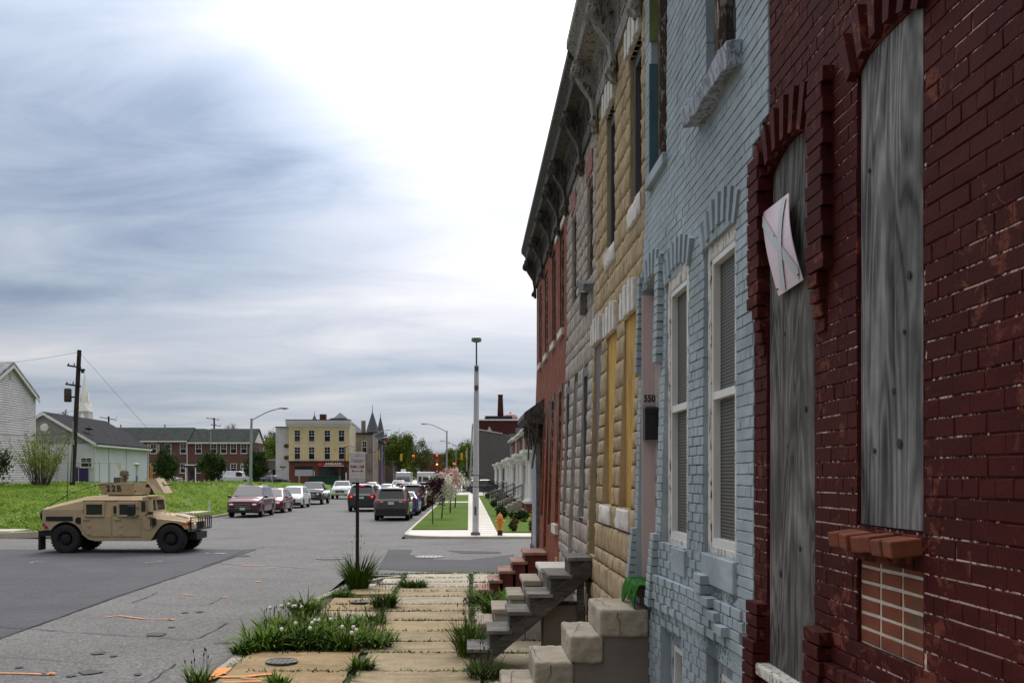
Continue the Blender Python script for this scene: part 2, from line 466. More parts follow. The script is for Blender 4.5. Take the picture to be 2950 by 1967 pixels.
def brick_wall(house, y0f, y1f, z0, z1, opens, mbrick, mmortar, course=.068, L=.205, joint=.010, dep=.055, proj=None, extra=None, seed=1, limit=300):
    wall = wall_sheet(house, y0f, y1f, z0, z1, opens, [mmortar, mbrick], course)
    r = random.Random(seed)
    items = []
    for i in range(int((z1 - z0) / course)):
        zc_ = z0 + (i + .5) * course
        head = (i % 6 == 3)
        Lb = L / 2 if head else L
        off = (i % 2) * Lb / 2 + (r.uniform(-.012, .012))
        for a, b in free_spans(y0f(zc_), y1f(zc_), zc_, opens):
            k = math.floor((a - off) / Lb)
            y = off + k * Lb
            while y < b:
                p, q = max(a, y), min(b, y + Lb)
                if q - p > .028:
                    pr = (proj((p + q) / 2, zc_) if proj else 0)
                    items.append(((p + q) / 2, zc_, q - p - joint * .42, course - joint, pr + r.uniform(-.0008, .0022)))
                y += Lb
    if extra: items += extra
    items.sort(key=lambda b: -px_area(b[0], b[1], b[2], b[3]))
    rest = MB()
    for n, (y, z, l, h, pr) in enumerate(items):
        x = XF(y, z) - pr
        if n < limit and px_area(y, z, l, h) > 0:
            o = bpy.data.objects.new('brick', brick_mesh(round(l, 2) if l < L - .03 else L - joint * .42, h, dep + max(0, pr), mbrick, n % 4))
            link(o, wall); o.location = Vector((x, y, z)) - wloc(house)
            WLOC[o.name] = wloc(house)
        else:
            brick_geo(rest, x, y, z, l, h, dep + max(0, pr), r)
    o = rest.build('brick_field', mbrick, wall, recalc=False); o['kind'] = 'stuff'
    return wall
def block_geo(mb, x, y, z, L, H, dep, r, nz=5, ny=6):
    # rock-faced block: rounded margin, uneven pitched face
    vs_ = []
    tilt, tilt2 = r.uniform(-.008, .008), r.uniform(-.008, .008)
    cu = lambda q, n_: (0, .07, *[.07 + .86 * (i_ + 1) / (n_ - 2) for i_ in range(n_ - 3)], .93, 1)[q] if n_ > 3 else q / n_
    for i in range(nz + 1):
        for k in range(ny + 1):
            u, v = cu(k, ny), cu(i, nz)
            e = min(u, 1 - u) * L; f = min(v, 1 - v) * H
            edge = min(e, f)
            h = .020 * (1 - math.exp(-edge / .008)) + tilt * (u - .5) + tilt2 * (v - .5) + (r.uniform(-.008, .008) if 0 < i < nz and 0 < k < ny else 0)
            vs_.append((x + .012 - h, y + (u - .5) * L, z + (v - .5) * H))
    fs = []
    w = ny + 1
    for i in range(nz):
        for k in range(ny):
            fs.append((i * w + k, (i + 1) * w + k, (i + 1) * w + k + 1, i * w + k + 1))
    mb.add(vs_, fs)
    mb.add([(x + .012, y - L / 2, z - H / 2), (x + .012, y + L / 2, z - H / 2), (x + .012, y + L / 2, z + H / 2), (x + .012, y - L / 2, z + H / 2),
            (x + dep, y - L / 2, z - H / 2), (x + dep, y + L / 2, z - H / 2), (x + dep, y + L / 2, z + H / 2), (x + dep, y - L / 2, z + H / 2)],
           [(0, 1, 5, 4), (1, 2, 6, 5), (2, 3, 7, 6), (3, 0, 4, 7)])
def stone_wall(house, y0, y1, z0, z1, opens, mstone, seed=1, course=.215, tinted=None):
    wall = wall_sheet(house, lambda z: y0, lambda z: y1, z0, z1, opens, [STONE_JOINT, mstone], course, rec=.016)
    r = random.Random(seed)
    z = z0; row = 0
    blocks = []
    while z < z1 - .05:
        h = min(course * r.choice((.72, .9, 1, 1.1, 1.28)), z1 - z)
        zc_ = z + h / 2
        for a, b in free_spans(y0, y1, zc_, opens):
            y = a
            while y < b - .01:
                l = r.uniform(.20, .40)
                if b - (y + l) < .16: l = b - y
                blocks.append((y + l / 2, zc_, l - .009, h - .010))
                y += l
        z += h; row += 1
    vis = sorted(blocks, key=lambda b: -px_area(*b))
    rest = MB()
    for n, (y, zc_, l, h) in enumerate(vis):
        if n < 300 and px_area(y, zc_, l, h) > 0:
            mb = MB(); block_geo(mb, 0, 0, 0, l, h, .06, r)
            m = mstone
            if tinted:
                for (ty, tz, tm) in tinted:
                    if abs(y - ty) < l / 2 and abs(zc_ - tz) < h / 2: m = tm
            o = link(bpy.data.objects.new('stone_block', mb.mesh('stone_block', m, smooth=50)), wall)
            o.location = Vector((XF(y, zc_), y, zc_)) - wloc(house)
        else: block_geo(rest, XF(y, zc_), y, zc_, l, h, .06, r)
    if rest.v:
        o = rest.build('stone_field', mstone, wall, smooth=50); o['kind'] = 'stuff'
    return wall
def arch(house, ya, yb, zs, rise, n, m, height=.21, proj=.045, name='arch_brick'):
    """segmental arch of rowlock bricks, every second one standing proud"""
    yc = (ya + yb) / 2; hw = (yb - ya) / 2 + .03
    rad = (hw * hw + rise * rise) / (2 * rise); zc_ = zs + rise - rad
    am = math.asin(hw / rad)
    for i in range(n):
        a0 = -am + 2 * am * i / n + .004 / rad; a1 = -am + 2 * am * (i + 1) / n - .004 / rad
        pr = proj if i % 2 == 0 else .004
        poly = [(yc + math.sin(a) * q, zc_ + math.cos(a) * q) for a, q in ((a0, rad), (a1, rad), (a1, rad + height), (a0, rad + height))]
        MB().prism(poly, 'x', XF(yc, zs) - pr, XF(yc, zs) + .10).build(name, m, house)
def house_thing(name, label, y0, y1):
    h = thing(name, label, 'house', (XW, (y0 + y1) / 2, 0))
    return h
def house_body(h, y0, y1, ztop, m_side, end_wall=False):
    mb = MB()
    mb.box((XW + .32, y0 + .02, -.2), (XW + 9, y1 - .02, ztop - .25), 0)
    mb.box((XW + .01, y0 + .01, ztop - .25), (XW + 9.2, y1 - .01, ztop - .1), 1)
    if end_wall: mb.box((XW + .01, y1 - .05, -.2), (XW + 9.1, y1 + .02, ztop - .12), 2)
    mb.build('building_body', [DARK, mat(h.name + '_roof_felt', (.06, .06, .06), .95), m_side], h)
def cornice(h, y0, y1, ztop, m, brackets, mbr, proj=.36):
    p = proj; z = ztop
    prof = [(XW + .05, z - .95), (XW - .04, z - .95), (XW - .05, z - .80), (XW - .035, z - .78), (XW - .035, z - .50), (XW - .09, z - .46), (XW - .10, z - .38),
            (XW - p * .72, z - .33), (XW - p * .76, z - .22), (XW - p * .9, z - .16), (XW - p, z - .12), (XW - p, z - .03), (XW - p * .93, z), (XW + .1, z + .02)]
    c = MB().prism(prof, 'y', y0, y1).build('cornice', m, h)
    n = max(2, int((y1 - y0) / .42))
    for i in range(n):                               # pierced frieze panels
        ya = y0 + (y1 - y0) * (i + .12) / n; yb = y0 + (y1 - y0) * (i + .88) / n
        mb = MB()
        mb.box((XW - .052, ya, z - .76), (XW - .03, yb, z - .73)); mb.box((XW - .052, ya, z - .56), (XW - .03, yb, z - .53))
        k = 5
        for q in range(k):
            yq = lerp(ya, yb, (q + .5) / k)
            mb.obox((XW - .042, yq, z - .645), (.022, .028, .16), rx=R(32))
        mb.build('frieze_panel', mbr, c)
    for yb_ in brackets:
        mb = MB(); w = .075
        poly = [(XW - .02, z - 1.22), (XW - .07, z - 1.20), (XW - .10, z - 1.10), (XW - .08, z - .98), (XW - .11, z - .80), (XW - p * .62, z - .62), (XW - p * .86, z - .46), (XW - p * .84, z - .34), (XW - .02, z - .34)]
        mb.prism(poly, 'y', yb_ - w, yb_ + w)
        for s in (-1, 1):                            # rolled scroll ends
            mb.cyl((XW - p * .70, yb_ + s * w, z - .48), (XW - p * .70, yb_ + s * (w + .03), z - .48), .095, .07, 14)
            mb.cyl((XW - p * .70, yb_ + s * (w + .03), z - .48), (XW - p * .70, yb_ + s * (w + .045), z - .48), .05, .035, 12)
            mb.cyl((XW - .08, yb_ + s * w, z - 1.12), (XW - .08, yb_ + s * (w + .025), z - 1.12), .055, .04, 12)
        bevel(mb.build('bracket', mbr, h), .008)
def jamb_x(y, z, d): return XF(y, z) + d

# ------------------------------------------------------------------ house 1: maroon painted brick, boarded up
def H1y1(z):
    if z > 4.25: return 5.29
    if z > 4.12: return lerp(5.58, 5.29, (z - 4.12) / .13)
    return 5.58
h1 = house_thing('boarded_row_house', 'dark maroon painted brick row house with grey boarded door and window', .4, 5.5)
o1 = [dict(y0=4.60, y1=5.34, z0=1.22, z1=3.99, d=.04), dict(y0=3.505, y1=4.10, z0=2.10, z1=4.0, d=.04), dict(y0=3.505, y1=4.10, z0=1.62, z1=1.985, d=.03)]
def proj1(y, z):
    if z < 1.50: return .035
    return 0
extra1 = []
for i in range(13):                                    # label drops either side of the door, toothed inner edge
    z = 3.25 + i * .068
    extra1.append((4.34 + (.1175 if i % 2 == 0 else .142), z, .235 if i % 2 == 0 else .284, .0615, .052))
    if z < 4.0: extra1.append((5.54 - (.095 if i % 2 == 0 else .115), z, .19 if i % 2 == 0 else .23, .0615, .052))
for i in range(4):
    extra1.append((4.50, 3.25 - (i + 1) * .068, .12, .058, .05 - .012 * i))
    extra1.append((5.40, 3.25 - (i + 1) * .068, .10, .058, .05 - .012 * i))
for i in range(14):
    z = .70 + i * .068
    extra1.append((4.50 - .02 * (i % 2), z, .19, .058, .06 + (.012 if i < 9 else 0)))
    extra1.append((5.45, z, .21, .058, .075 if i < 11 else .055))
brick_wall(h1, lambda z: .4, H1y1, 0, 7.0, o1, RED_BRICK, RED_MORTAR, .0675, .205, .0068, .06, proj1, extra1, 5)
arch(h1, 4.60, 5.34, 3.88, .10, 13, RED_BRICK, .21, .04)
arch(h1, 3.505, 4.10, 3.93, .08, 11, RED_BRICK, .21, .036)
house_body(h1, .4, 5.4, 7.1, RED_BRICK)
cornice(h1, .4, 5.3, 7.9, CORNICE, (.6, 2.2, 3.8, 5.2), CORNICE)
# window board (slightly bowed plywood) and door boards
def board(h, name, ya, yb, z0, z1, x, m, top_slope=0, bow=.012, th=.016, n=10):
    mb = MB(); k = 8
    for i in range(n + 1):
        v = i / n
        for j in range(k + 1):
            u = j / k
            zt = z1 + top_slope * (u - .5)
            xb = x - bow * math.sin(math.pi * u) * (.6 + .4 * math.sin(3 * v)) + rnd.uniform(-.0006, .0006)
            mb.v.append((xb, lerp(ya, yb, u), lerp(z0, zt, v)))
    w = k + 1
    for i in range(n):
        for j in range(k):
            mb.f.append([i * w + j, i * w + j + 1, (i + 1) * w + j + 1, (i + 1) * w + j]); mb.m.append(0)
    o = mb.build(name, m, h)
    s = o.modifiers.new('thick', 'SOLIDIFY'); s.thickness = th; s.offset = 0
    return o
wb = board(h1, 'window_board', 3.512, 4.092, 2.105, 3.985, 1.622, WOOD_BOARD, 0, .014)
knot = mat('dark_wood_knot', (.03, .027, .024), .9)
for (ky, kz, kr) in ((3.62, 3.03, .017), (3.66, 2.83, .010), (3.75, 2.62, .014), (3.98, 3.52, .010), (3.70, 2.42, .02), (3.93, 2.40, .012)):
    MB().lathe([(0.001, -.005), (kr, -.004), (kr * .6, .002)], (1.6035, ky, kz), 12, 'x').build('knot', knot, wb)
board(h1, 'transom_board', 4.612, 5.335, 3.35, 3.985, 1.640, WOOD_BOARD_B, 0, .004)
db = board(h1, 'door_board', 4.62, 5.33, 1.30, 3.62, 1.622, WOOD_BOARD_B, -.10, .012)
for (ky, kz, kr) in ((4.70, 3.35, .018), (4.74, 2.62, .016), (5.0, 2.45, .012), (4.82, 1.95, .015), (5.12, 1.80, .02), (4.75, 1.55, .012), (5.05, 3.02, .012)):
    MB().lathe([(0.001, -.005), (kr, -.004), (kr * .6, .002)], (1.606, ky, kz), 12, 'x').build('knot', knot, db)
bevel(MB().box((1.54, 4.58, 1.235), (1.66, 5.36, 1.30)).build('door_sill', PEEL_WHITE, h1), .012)
# slanted brick sill under the window board, and the panel of bare brick below it
for i in range(6):
    y = 4.12 - i * .112
    o = MB().obox((1.585 + rnd.uniform(-.012, .012), y, 2.045 + rnd.uniform(-.006, .006)), (.17, .096, .062), ry=R(-7), rz=R(rnd.uniform(-5, 5)), rx=R(rnd.uniform(-4, 4))).build('sill_brick', RAW_BRICK, h1)
    bevel(o, .006)
pw = MB().box((1.618, 3.508, 1.62), (1.66, 4.098, 2.0)).build('infill_panel', RAW_MORTAR, h1)
for rr in range(6):
    for cc in range(3):
        zz = 1.652 + rr * .0625; yy = 3.605 + cc * .1985
        mb = MB(); brick_geo(mb, 1.6135 + rnd.uniform(-.0015, .0015), yy, zz, .180, .0495, .03, rnd, .003)
        mb.build('brick', RAW_BRICK, pw, recalc=False)
# pink sheet hung over the door board, crossed with grey bars
sg = thing('pink_placard', 'pale pink placard crossed with two grey bars, tilted over the boarded door', 'sign', (1.57, 5.0, 3.2))
PINK = mat('pink_sheet', (.66, .52, .55), .4, .05, 2); GREYBAR = mat('grey_bar_paint', (.46, .48, .48), .5, .05)
cs = [(5.36, 3.71), (4.91, 3.695), (4.70, 3.225), (5.07, 3.215)]
def sheet_pt(u, v, off=0):
    a = Vector(cs[0]).lerp(Vector(cs[1]), u); b = Vector(cs[3]).lerp(Vector(cs[2]), u)
    p = a.lerp(b, v)
    bow = .035 * math.sin(math.pi * v)
    return (1.578 - bow * (.4 + .6 * u) - off, p.x - .035 * math.sin(math.pi * v) * u, p.y)
mb = MB(); n = 10
for i in range(n + 1):
    for j in range(n + 1): mb.v.append(sheet_pt(j / n, i / n))
for i in range(n):
    for j in range(n): mb.f.append([i * 11 + j, i * 11 + j + 1, (i + 1) * 11 + j + 1, (i + 1) * 11 + j]); mb.m.append(0)
o = mb.build('sheet', PINK, sg); s = o.modifiers.new('t', 'SOLIDIFY'); s.thickness = .004
for d, ((u0, v0), (u1, v1)) in enumerate((((.02, .10), (.95, .93)), ((.88, .01), (.28, .99)))):
    mb = MB(); dl = Vector((u1 - u0, v1 - v0)).normalized(); pn = Vector((-dl.y, dl.x)) * .075
    for i in range(n + 1):
        t = i / n
        for w in (-1, 1): mb.v.append(sheet_pt(clamp(lerp(u0, u1, t) + w * pn.x), clamp(lerp(v0, v1, t) + w * pn.y), .0045 + .0015 * d))
    for i in range(n): mb.f.append([2 * i, 2 * i + 1, 2 * i + 3, 2 * i + 2]); mb.m.append(0)
    mb.build('cross_bar', GREYBAR, sg, smooth=60)
for u, v in ((.42, .38), (.93, .93), (.06, .93)):
    p = sheet_pt(u, v, .004); MB().ell(p, (.004, .006, .006), 8, 4).build('nail', BLACK, sg)

# ------------------------------------------------------------------ house 2: blue-grey painted brick, number 550
h2 = house_thing('blue_row_house', 'pale blue grey painted brick row house numbered 550 with peeling white windows', 5.5, 9.05)
H2Y1 = 9.02
o2 = [dict(y0=5.95, y1=6.72, z0=1.79, z1=3.86, d=.06), dict(y0=7.15, y1=7.92, z0=1.77, z1=3.86, d=.06), dict(y0=8.12, y1=8.86, z0=1.24, z1=4.02, d=.16),
      dict(y0=5.95, y1=6.70, z0=4.88, z1=6.75, d=.10), dict(y0=8.02, y1=8.72, z0=4.90, z1=6.75, d=.10),
      dict(y0=6.02, y1=6.62, z0=.45, z1=1.13, d=.10), dict(y0=7.25, y1=7.85, z0=.45, z1=1.11, d=.10)]
def proj2(y, z):
    if 5.75 < y < 8.0 and 1.265 < z < 1.50: return .045 - .02 * clamp((6.6 - y) / .8) + .006 * math.sin(y * 5)
    if z < 1.265: return .006
    return .004 + .004 * math.sin(y * 2.3 + z * 1.7)
extra2 = []
for i in range(13):
    z = 3.25 + i * .066
    extra2.append((8.095, z, .13 + (.03 if i % 2 else 0), .057, .055))
    extra2.append((8.93, z, .11 - (.03 if i % 2 else 0), .057, .055))
for i in range(9):
    extra2.append((8.07, 1.28 + i * .066, .16, .057, .075 - .004 * i)); extra2.append((8.94, 1.28 + i * .066, .13, .057, .07 - .004 * i))
for i, (yy, zz) in enumerate(((6.62, 1.62), (6.62, 1.555), (6.45, 1.49), (6.30, 1.42), (6.12, 1.355))):
    extra2.append((yy, zz, .20, .057, .075))
brick_wall(h2, lambda z: H1y1(z) + .004, lambda z: H2Y1, 0, 7.2, o2, BLUE_BRICK, BLUE_MORTAR, .066, .20, .0058, .05, proj2, extra2, 8)
arch(h2, 5.95, 6.72, 3.80, .10, 13, BLUE_BRICK, .2, .024)
arch(h2, 7.15, 7.92, 3.80, .10, 13, BLUE_BRICK, .2, .024)
arch(h2, 8.17, 8.86, 3.92, .10, 11, BLUE_BRICK, .2, .026)
house_body(h2, 5.5, 9.0, 7.3, BLUE_BRICK)
cornice(h2, 5.35, 8.8, 7.95, CORNICE, (5.6, 6.9, 8.3), CORNICE)
def old_window(h, y0, y1, z0, z1, d, mframe, inner=True, arch_top=True, pane=None, rail=True, sill=True):
    xo = XF((y0 + y1) / 2, (z0 + z1) / 2) + d
    mb = MB(); w = .085
    mb.box((xo - .045, y0 + .002, z0), (xo + .05, y0 + w, z1)); mb.box((xo - .045, y1 - w, z0), (xo + .05, y1 - .002, z1))
    mb.box((xo - .04, y0 + w, z1 - .12), (xo + .05, y1 - w, z1)); mb.box((xo - .04, y0 + w, z0), (xo + .05, y1 - w, z0 + .05))
    fr = mb.build('window', mframe, h)
    bevel(fr, .006)
    if inner:
        w2 = w + .035; mb = MB()
        mb.box((xo - .035, y0 + w, z0 + .05), (xo + .03, y0 + w2, z1 - .12)); mb.box((xo - .035, y1 - w2, z0 + .05), (xo + .03, y1 - w, z1 - .12))
        mb.box((xo - .035, y0 + w2, z1 - .16), (xo + .03, y1 - w2, z1 - .12)); mb.box((xo - .035, y0 + w2, z0 + .05), (xo + .03, y1 - w2, z0 + .10))
        if rail: mb.box((xo - .033, y0 + w2, (z0 + z1) / 2 - .02), (xo + .03, y1 - w2, (z0 + z1) / 2 + .03))
        mb.build('storm_sash', WHITE_TRIM, fr)
        w = w2
    zmid = (z0 + z1) / 2
    for a, b in ((z0 + .06, zmid), (zmid, z1 - .13)):
        MB().box((xo + .012, y0 + w - .01, a), (xo + .020, y1 - w + .01, b)).build('pane', pane or GLASS, fr)
    return fr
# fine woven screens: dark mesh with paler horizontal bands
t = NT('woven_screen'); p_ = t.pos()
sx = t.n('ShaderNodeTexBrick'); t.t.links.new(t.mapv(p_, scale=(1, 1, 1), rot=(0, R(90), R(90))), sx.inputs['Vector'])
wv = t.n('ShaderNodeTexWave', bands_direction='Z'); t.t.links.new(p_, wv.inputs['Vector']); wv.inputs['Scale'].default_value = 14
wv.inputs['Distortion'].default_value = .4
SCREEN_W = t.out(t.mix(t.ramp(wv.outputs['Fac'], [(.2, .0), (.8, .8)]), (.035, .033, .03), (.17, .165, .15)), .6, 0, .3)
old_window(h2, 5.95, 6.72, 1.79, 3.86, .06, PEEL_WHITE, pane=SCREEN_W)
old_window(h2, 7.15, 7.92, 1.77, 3.86, .06, PEEL_WHITE, pane=SCREEN_W)
old_window(h2, 5.95, 6.70, 4.88, 6.75, .10, PEEL_DARK, inner=False)
old_window(h2, 8.02, 8.72, 4.90, 6.75, .10, PEEL_DARK, inner=False)
old_window(h2, 6.02, 6.62, .45, 1.13, .10, PEEL_BLUE, pane=SCREEN_W, rail=False)
old_window(h2, 7.25, 7.85, .45, 1.11, .10, PEEL_BLUE, pane=SCREEN_W, rail=False)
# sills: soldier sill blocks below, and the upper sill board sagging off the wall
for y0, y1, z in ((5.93, 6.74, 1.79), (7.13, 7.94, 1.77)):
    bevel(MB().box((XF(y0, z) - .03, y0, z - .20), (XF(y1, z) + .12, y1, z - .002)).build('window_sill', BLUE_BRICK, h2), .01)
mb = MB(); k = 14
for i in range(k + 1):
    t_ = i / k; y = lerp(5.80, 6.92, t_)
    dz = -.03 + .02 * math.sin(7 * t_) + rnd.uniform(-.008, .008)
    dx = -.10 - .03 * t_ + rnd.uniform(-.008, .008)
    mb.v += [(XF(y, 4.8) + dx, y, 4.86 + dz), (XF(y, 4.8) + .02, y, 4.88 + dz), (XF(y, 4.8) + .02, y, 4.74 + dz + rnd.uniform(-.02, .02)), (XF(y, 4.8) + dx * .9, y, 4.73 + dz + rnd.uniform(-.02, .02))]
for i in range(k):
    for q in range(4): mb.f.append([4 * i + q, 4 * i + (q + 1) % 4, 4 * i + 4 + (q + 1) % 4, 4 * i + 4 + q]); mb.m.append(0)
mb.f += [[0, 1, 2, 3], [4 * k, 4 * k + 1, 4 * k + 2, 4 * k + 3]]; mb.m += [0, 0]
bevel(mb.build('window_sill', PEEL_BLUE, h2), .008)
bevel(MB().box((XF(8.3, 4.9) - .05, 7.98, 4.80), (XF(8.3, 4.9) + .1, 8.76, 4.898)).build('window_sill', BLUE_BRICK, h2), .01)
# upper shutter strip hanging beside the far upper window
mb = MB().box((XF(8.75, 5.5) - .02, 8.70, 4.95), (XF(8.75, 5.5) + .08, 8.735, 5.9)); mb.build('shutter_edge', mat('teal_shutter', (.06, .13, .16), .7, .2, 6), h2)
mb = MB().box((XF(8.75, 6.2) - .02, 8.70, 6.1), (XF(8.75, 6.2) + .08, 8.735, 6.7)); mb.build('shutter_edge', mat('olive_shutter', (.16, .20, .07), .7, .2, 6), h2)
# door of 550
xd = XF(8.5, 2.5) + .145
dr = MB().box((xd, 8.25, 1.40), (xd + .045, 8.80, 3.30)).build('door', PEEL_PINK, h2)
MB().box((xd - .012, 8.36, 1.62), (xd + .004, 8.69, 2.30)).build('door_panel', PEEL_PINK, dr)
MB().box((xd - .012, 8.36, 2.42), (xd + .004, 8.69, 3.12)).build('door_panel', PEEL_PINK, dr)
MB().ell((xd - .05, 8.32, 2.30), (.03, .03, .03), 10, 6).build('door_knob', BLACK, dr)
mb = MB(); mb.box((xd - .02, 8.122, 1.24), (xd + .06, 8.25, 3.99)); mb.box((xd - .02, 8.80, 1.24), (xd + .06, 8.858, 3.99)); mb.box((xd - .02, 8.25, 3.30), (xd + .06, 8.80, 3.37)); mb.box((xd - .02, 8.25, 3.90), (xd + .06, 8.80, 3.99))
mb.build('door_frame', PEEL_WHITE, h2)
MB().box((xd + .0, 8.25, 3.37), (xd + .03, 8.80, 3.90)).build('transom_panel', PEEL_PINK, h2)
MB().box((XF(8.5, 1.2) - .01, 8.175, 1.20), (xd + .1, 8.855, 1.39)).build('threshold', mat('door_threshold_timber', (.10, .07, .05), .8, .2, 8), h2)
MB().box((XF(8.8, 2.6) + .012, 8.825, 1.40), (xd - .01, 8.857, 3.9)).build('door_return', PEEL_PINK, h2)
text('550', h2, (XF(8.8, 3) + .062, 8.82, 2.985), (R(90), 0, 0), .085, BLACK, 'house_number', .8, .002)
mbx = thing('mailbox', 'black metal mailbox hung in the pinkish door recess of number 550', 'mailbox', (xd - .1, 8.8, 2.6))
mx = XF(8.8, 2.75) + .015
bevel(MB().box((mx, 8.73, 2.62), (mx + .115, 8.824, 2.86)).build('box', BLACK, mbx), .006)
bevel(MB().obox((mx + .0575, 8.775, 2.885), (.125, .11, .05), rx=R(12)).build('lid', BLACK, mbx), .006)
# green turf mat over the threshold
gm = MB(); n = 12; pile = MB()
def mat_pt(u, v):
    y = lerp(8.185, 8.845, u)
    if v < .5: return (lerp(1.56, 1.40, v / .5), y, 1.400 + .004 * math.sin(u * 11))
    w = (v - .5) / .5; hang = .10 + .12 * abs(math.sin(u * 5.2 + .6)) * (.6 + .4 * math.sin(u * 17))
    return (1.40 - .035 * math.sin(w * 1.7) + .012 * math.sin(u * 13), y, 1.398 - hang * w)
for i in range(n + 1):
    for j in range(17): gm.v.append(mat_pt(j / 16, i / n))
for i in range(n):
    for j in range(16): gm.f.append([i * 17 + j, i * 17 + j + 1, (i + 1) * 17 + j + 1, (i + 1) * 17 + j]); gm.m.append(0)
TURF = mat('green_plastic_turf', (.030, .17, .012), .95, .5, 40, .9, 220, .012)
tm_ = thing('turf_mat', 'bright green plastic turf mat draped over the doorstep of number 550', 'mat', (1.45, 8.5, 1.38))
o = gm.build('backing', TURF, tm_, smooth=60); s = o.modifiers.new('t', 'SOLIDIFY'); s.thickness = .006; s.offset = 1
for i in range(2600):
    u, v = rnd.random(), rnd.random(); p_ = Vector(mat_pt(u, v)); nn = Vector((-.15, 0, 1)) if v < .5 else Vector((-1, 0, .25))
    d_ = (nn + Vector((rnd.gauss(0, .5), rnd.gauss(0, .5), rnd.gauss(0, .4)))).normalized() * .022
    pile.tri(tuple(p_ + Vector((0, -.004, 0))), tuple(p_ + Vector((0, .004, 0))), tuple(p_ + d_))
o = pile.build('turf_pile', TURF, tm_, recalc=False); o['kind'] = 'stuff'

# ------------------------------------------------------------------ house 3: tan rock-faced cladding
h3 = house_thing('tan_row_house', 'row house clad in tan rock faced blocks with yellow boarded windows', 9.05, 12.5)
o3 = [dict(y0=9.24, y1=9.98, z0=1.98, z1=3.85, d=.07), dict(y0=10.50, y1=11.22, z0=1.98, z1=3.85, d=.07), dict(y0=11.70, y1=12.36, z0=1.34, z1=3.9, d=.08),
      dict(y0=9.22, y1=9.86, z0=4.92, z1=6.42, d=.08), dict(y0=10.88, y1=11.52, z0=4.86, z1=6.42, d=.08)]
stone_wall(h3, 9.03, 12.48, 0, 7.0, o3, TAN_STONE, 4)
house_body(h3, 9.03, 12.5, 7.2, TAN_STONE)
for (a, b) in ((9.24, 9.98), (10.50, 11.22)):
    board(h3, 'window_board', a + .003, b - .003, 1.985, 3.845, XF(a, 2.9) + .05, YELLOW_BOARD, 0, .005)
for (a, b, z) in ((9.26, 10.02, 3.85), (10.5, 11.27, 3.85), (11.7, 12.41, 3.9), (9.17, 9.91, 6.42), (10.83, 11.57, 6.42)):
    mb = MB(); n = 6
    for i in range(n):
        ya, yb = lerp(a, b, i / n) + .006, lerp(a, b, (i + 1) / n) - .006
        mb.box((XF(a, z) - .045 - .012 * (i % 2), ya, z), (XF(a, z) + .12, yb, z + .30 + .03 * math.sin(i * 2.1)))
    bevel(mb.build('lintel', WHITE_ROUGH, h3), .012)
for (a, b, z) in ((9.26, 10.02, 1.98), (10.5, 11.27, 1.98), (9.17, 9.91, 4.92), (10.83, 11.57, 4.86)):
    mb = MB(); block_geo(mb, XF(a, z) - .03, (a + b) / 2, z - .10, b - a, .2, .16, rnd, 5, 9)
    mb.build('window_sill', WHITE_ROUGH, h3, smooth=40)
for (a, b, z0, z1) in ((9.22, 9.86, 4.92, 6.42), (10.88, 11.52, 4.86, 6.42)):
    old_window(h3, a, b, z0, z1, .08, mat('dark_frame%d' % int(a), (.07, .07, .075), .6), inner=False)
dr = MB().box((XF(12, 2.5) + .06, 11.705, 1.35), (XF(12, 2.5) + .10, 12.355, 3.88)).build('door', mat('grey_brown_door', (.13, .12, .11), .7, .2, 4), h3)
MB().ell((XF(12, 2.5) + .03, 11.83, 2.3), (.03, .03, .03), 8, 5).build('door_knob', BLACK, dr)
cornice(h3, 8.85, 12.42, 7.74, CORNICE_PALE, (9.2, 10.7, 12.28), CORNICE_PALE, .38)
# ------------------------------------------------------------------ house 4: grey rock-faced cladding
h4 = house_thing('grey_row_house', 'row house clad in grey rock faced blocks with broken window sill', 12.5, 16.2)
o4 = [dict(y0=12.80, y1=13.42, z0=4.95, z1=6.25, d=.07), dict(y0=14.75, y1=15.38, z0=4.95, z1=6.3, d=.07),
      dict(y0=12.95, y1=13.55, z0=1.75, z1=3.75, d=.07), dict(y0=14.15, y1=14.75, z0=1.15, z1=3.7, d=.07), dict(y0=15.3, y1=15.85, z0=1.75, z1=3.7, d=.07)]
BLUE_TINT = mat('blue_washed_stone', (.16, .22, .29), .9, .3, 6, .6, 30, .01); PINK_TINT = mat('pink_washed_stone', (.30, .19, .17), .9, .25, 6, .6, 30, .01)
stone_wall(h4, 12.50, 16.15, 0, 7.0, o4, GREY_STONE, 9, tinted=[(14.2, 1.0, BLUE_TINT), (14.0, .8, BLUE_TINT), (13.2, 1.62, PINK_TINT), (15.5, 1.62, PINK_TINT), (13.8, 1.2, BLUE_TINT)])
house_body(h4, 12.5, 16.2, 7.2, GREY_STONE)
for (a, b, z0, z1) in ((12.80, 13.42, 4.95, 6.25), (14.75, 15.38, 4.95, 6.3)):
    old_window(h4, a, b, z0, z1, .07, PEEL_DARK, inner=False)
    mb = MB().box((XF(a, z1) - .02, a - .03, z1), (XF(a, z1) + .12, b + .03, z1 + .26)); mb.build('lintel', mat('pink_lintel_%d' % int(a), (.28, .10, .085), .85, .2, 5), h4)
for (a, b, z0, z1) in ((12.95, 13.55, 1.75, 3.75), (15.3, 15.85, 1.75, 3.7)):
    old_window(h4, a, b, z0, z1, .07, mat('slate_frame_%d' % int(a), (.12, .12, .125), .6), inner=False)
MB().box((XF(14.4, 2.5) + .06, 14.155, 1.16), (XF(14.4, 2.5) + .10, 14.745, 3.69)).build('door', mat('slate_door', (.12, .12, .13), .6), h4)
mb = MB(); mb.obox((XF(13.1, 4.9) - .07, 13.08, 4.80), (.14, .82, .10), rx=R(14)); mb.obox((XF(13.4, 4.6) - .05, 13.42, 4.62), (.10, .10, .30), rx=R(20))
bevel(mb.build('window_sill', SILL_WOOD, h4), .012)
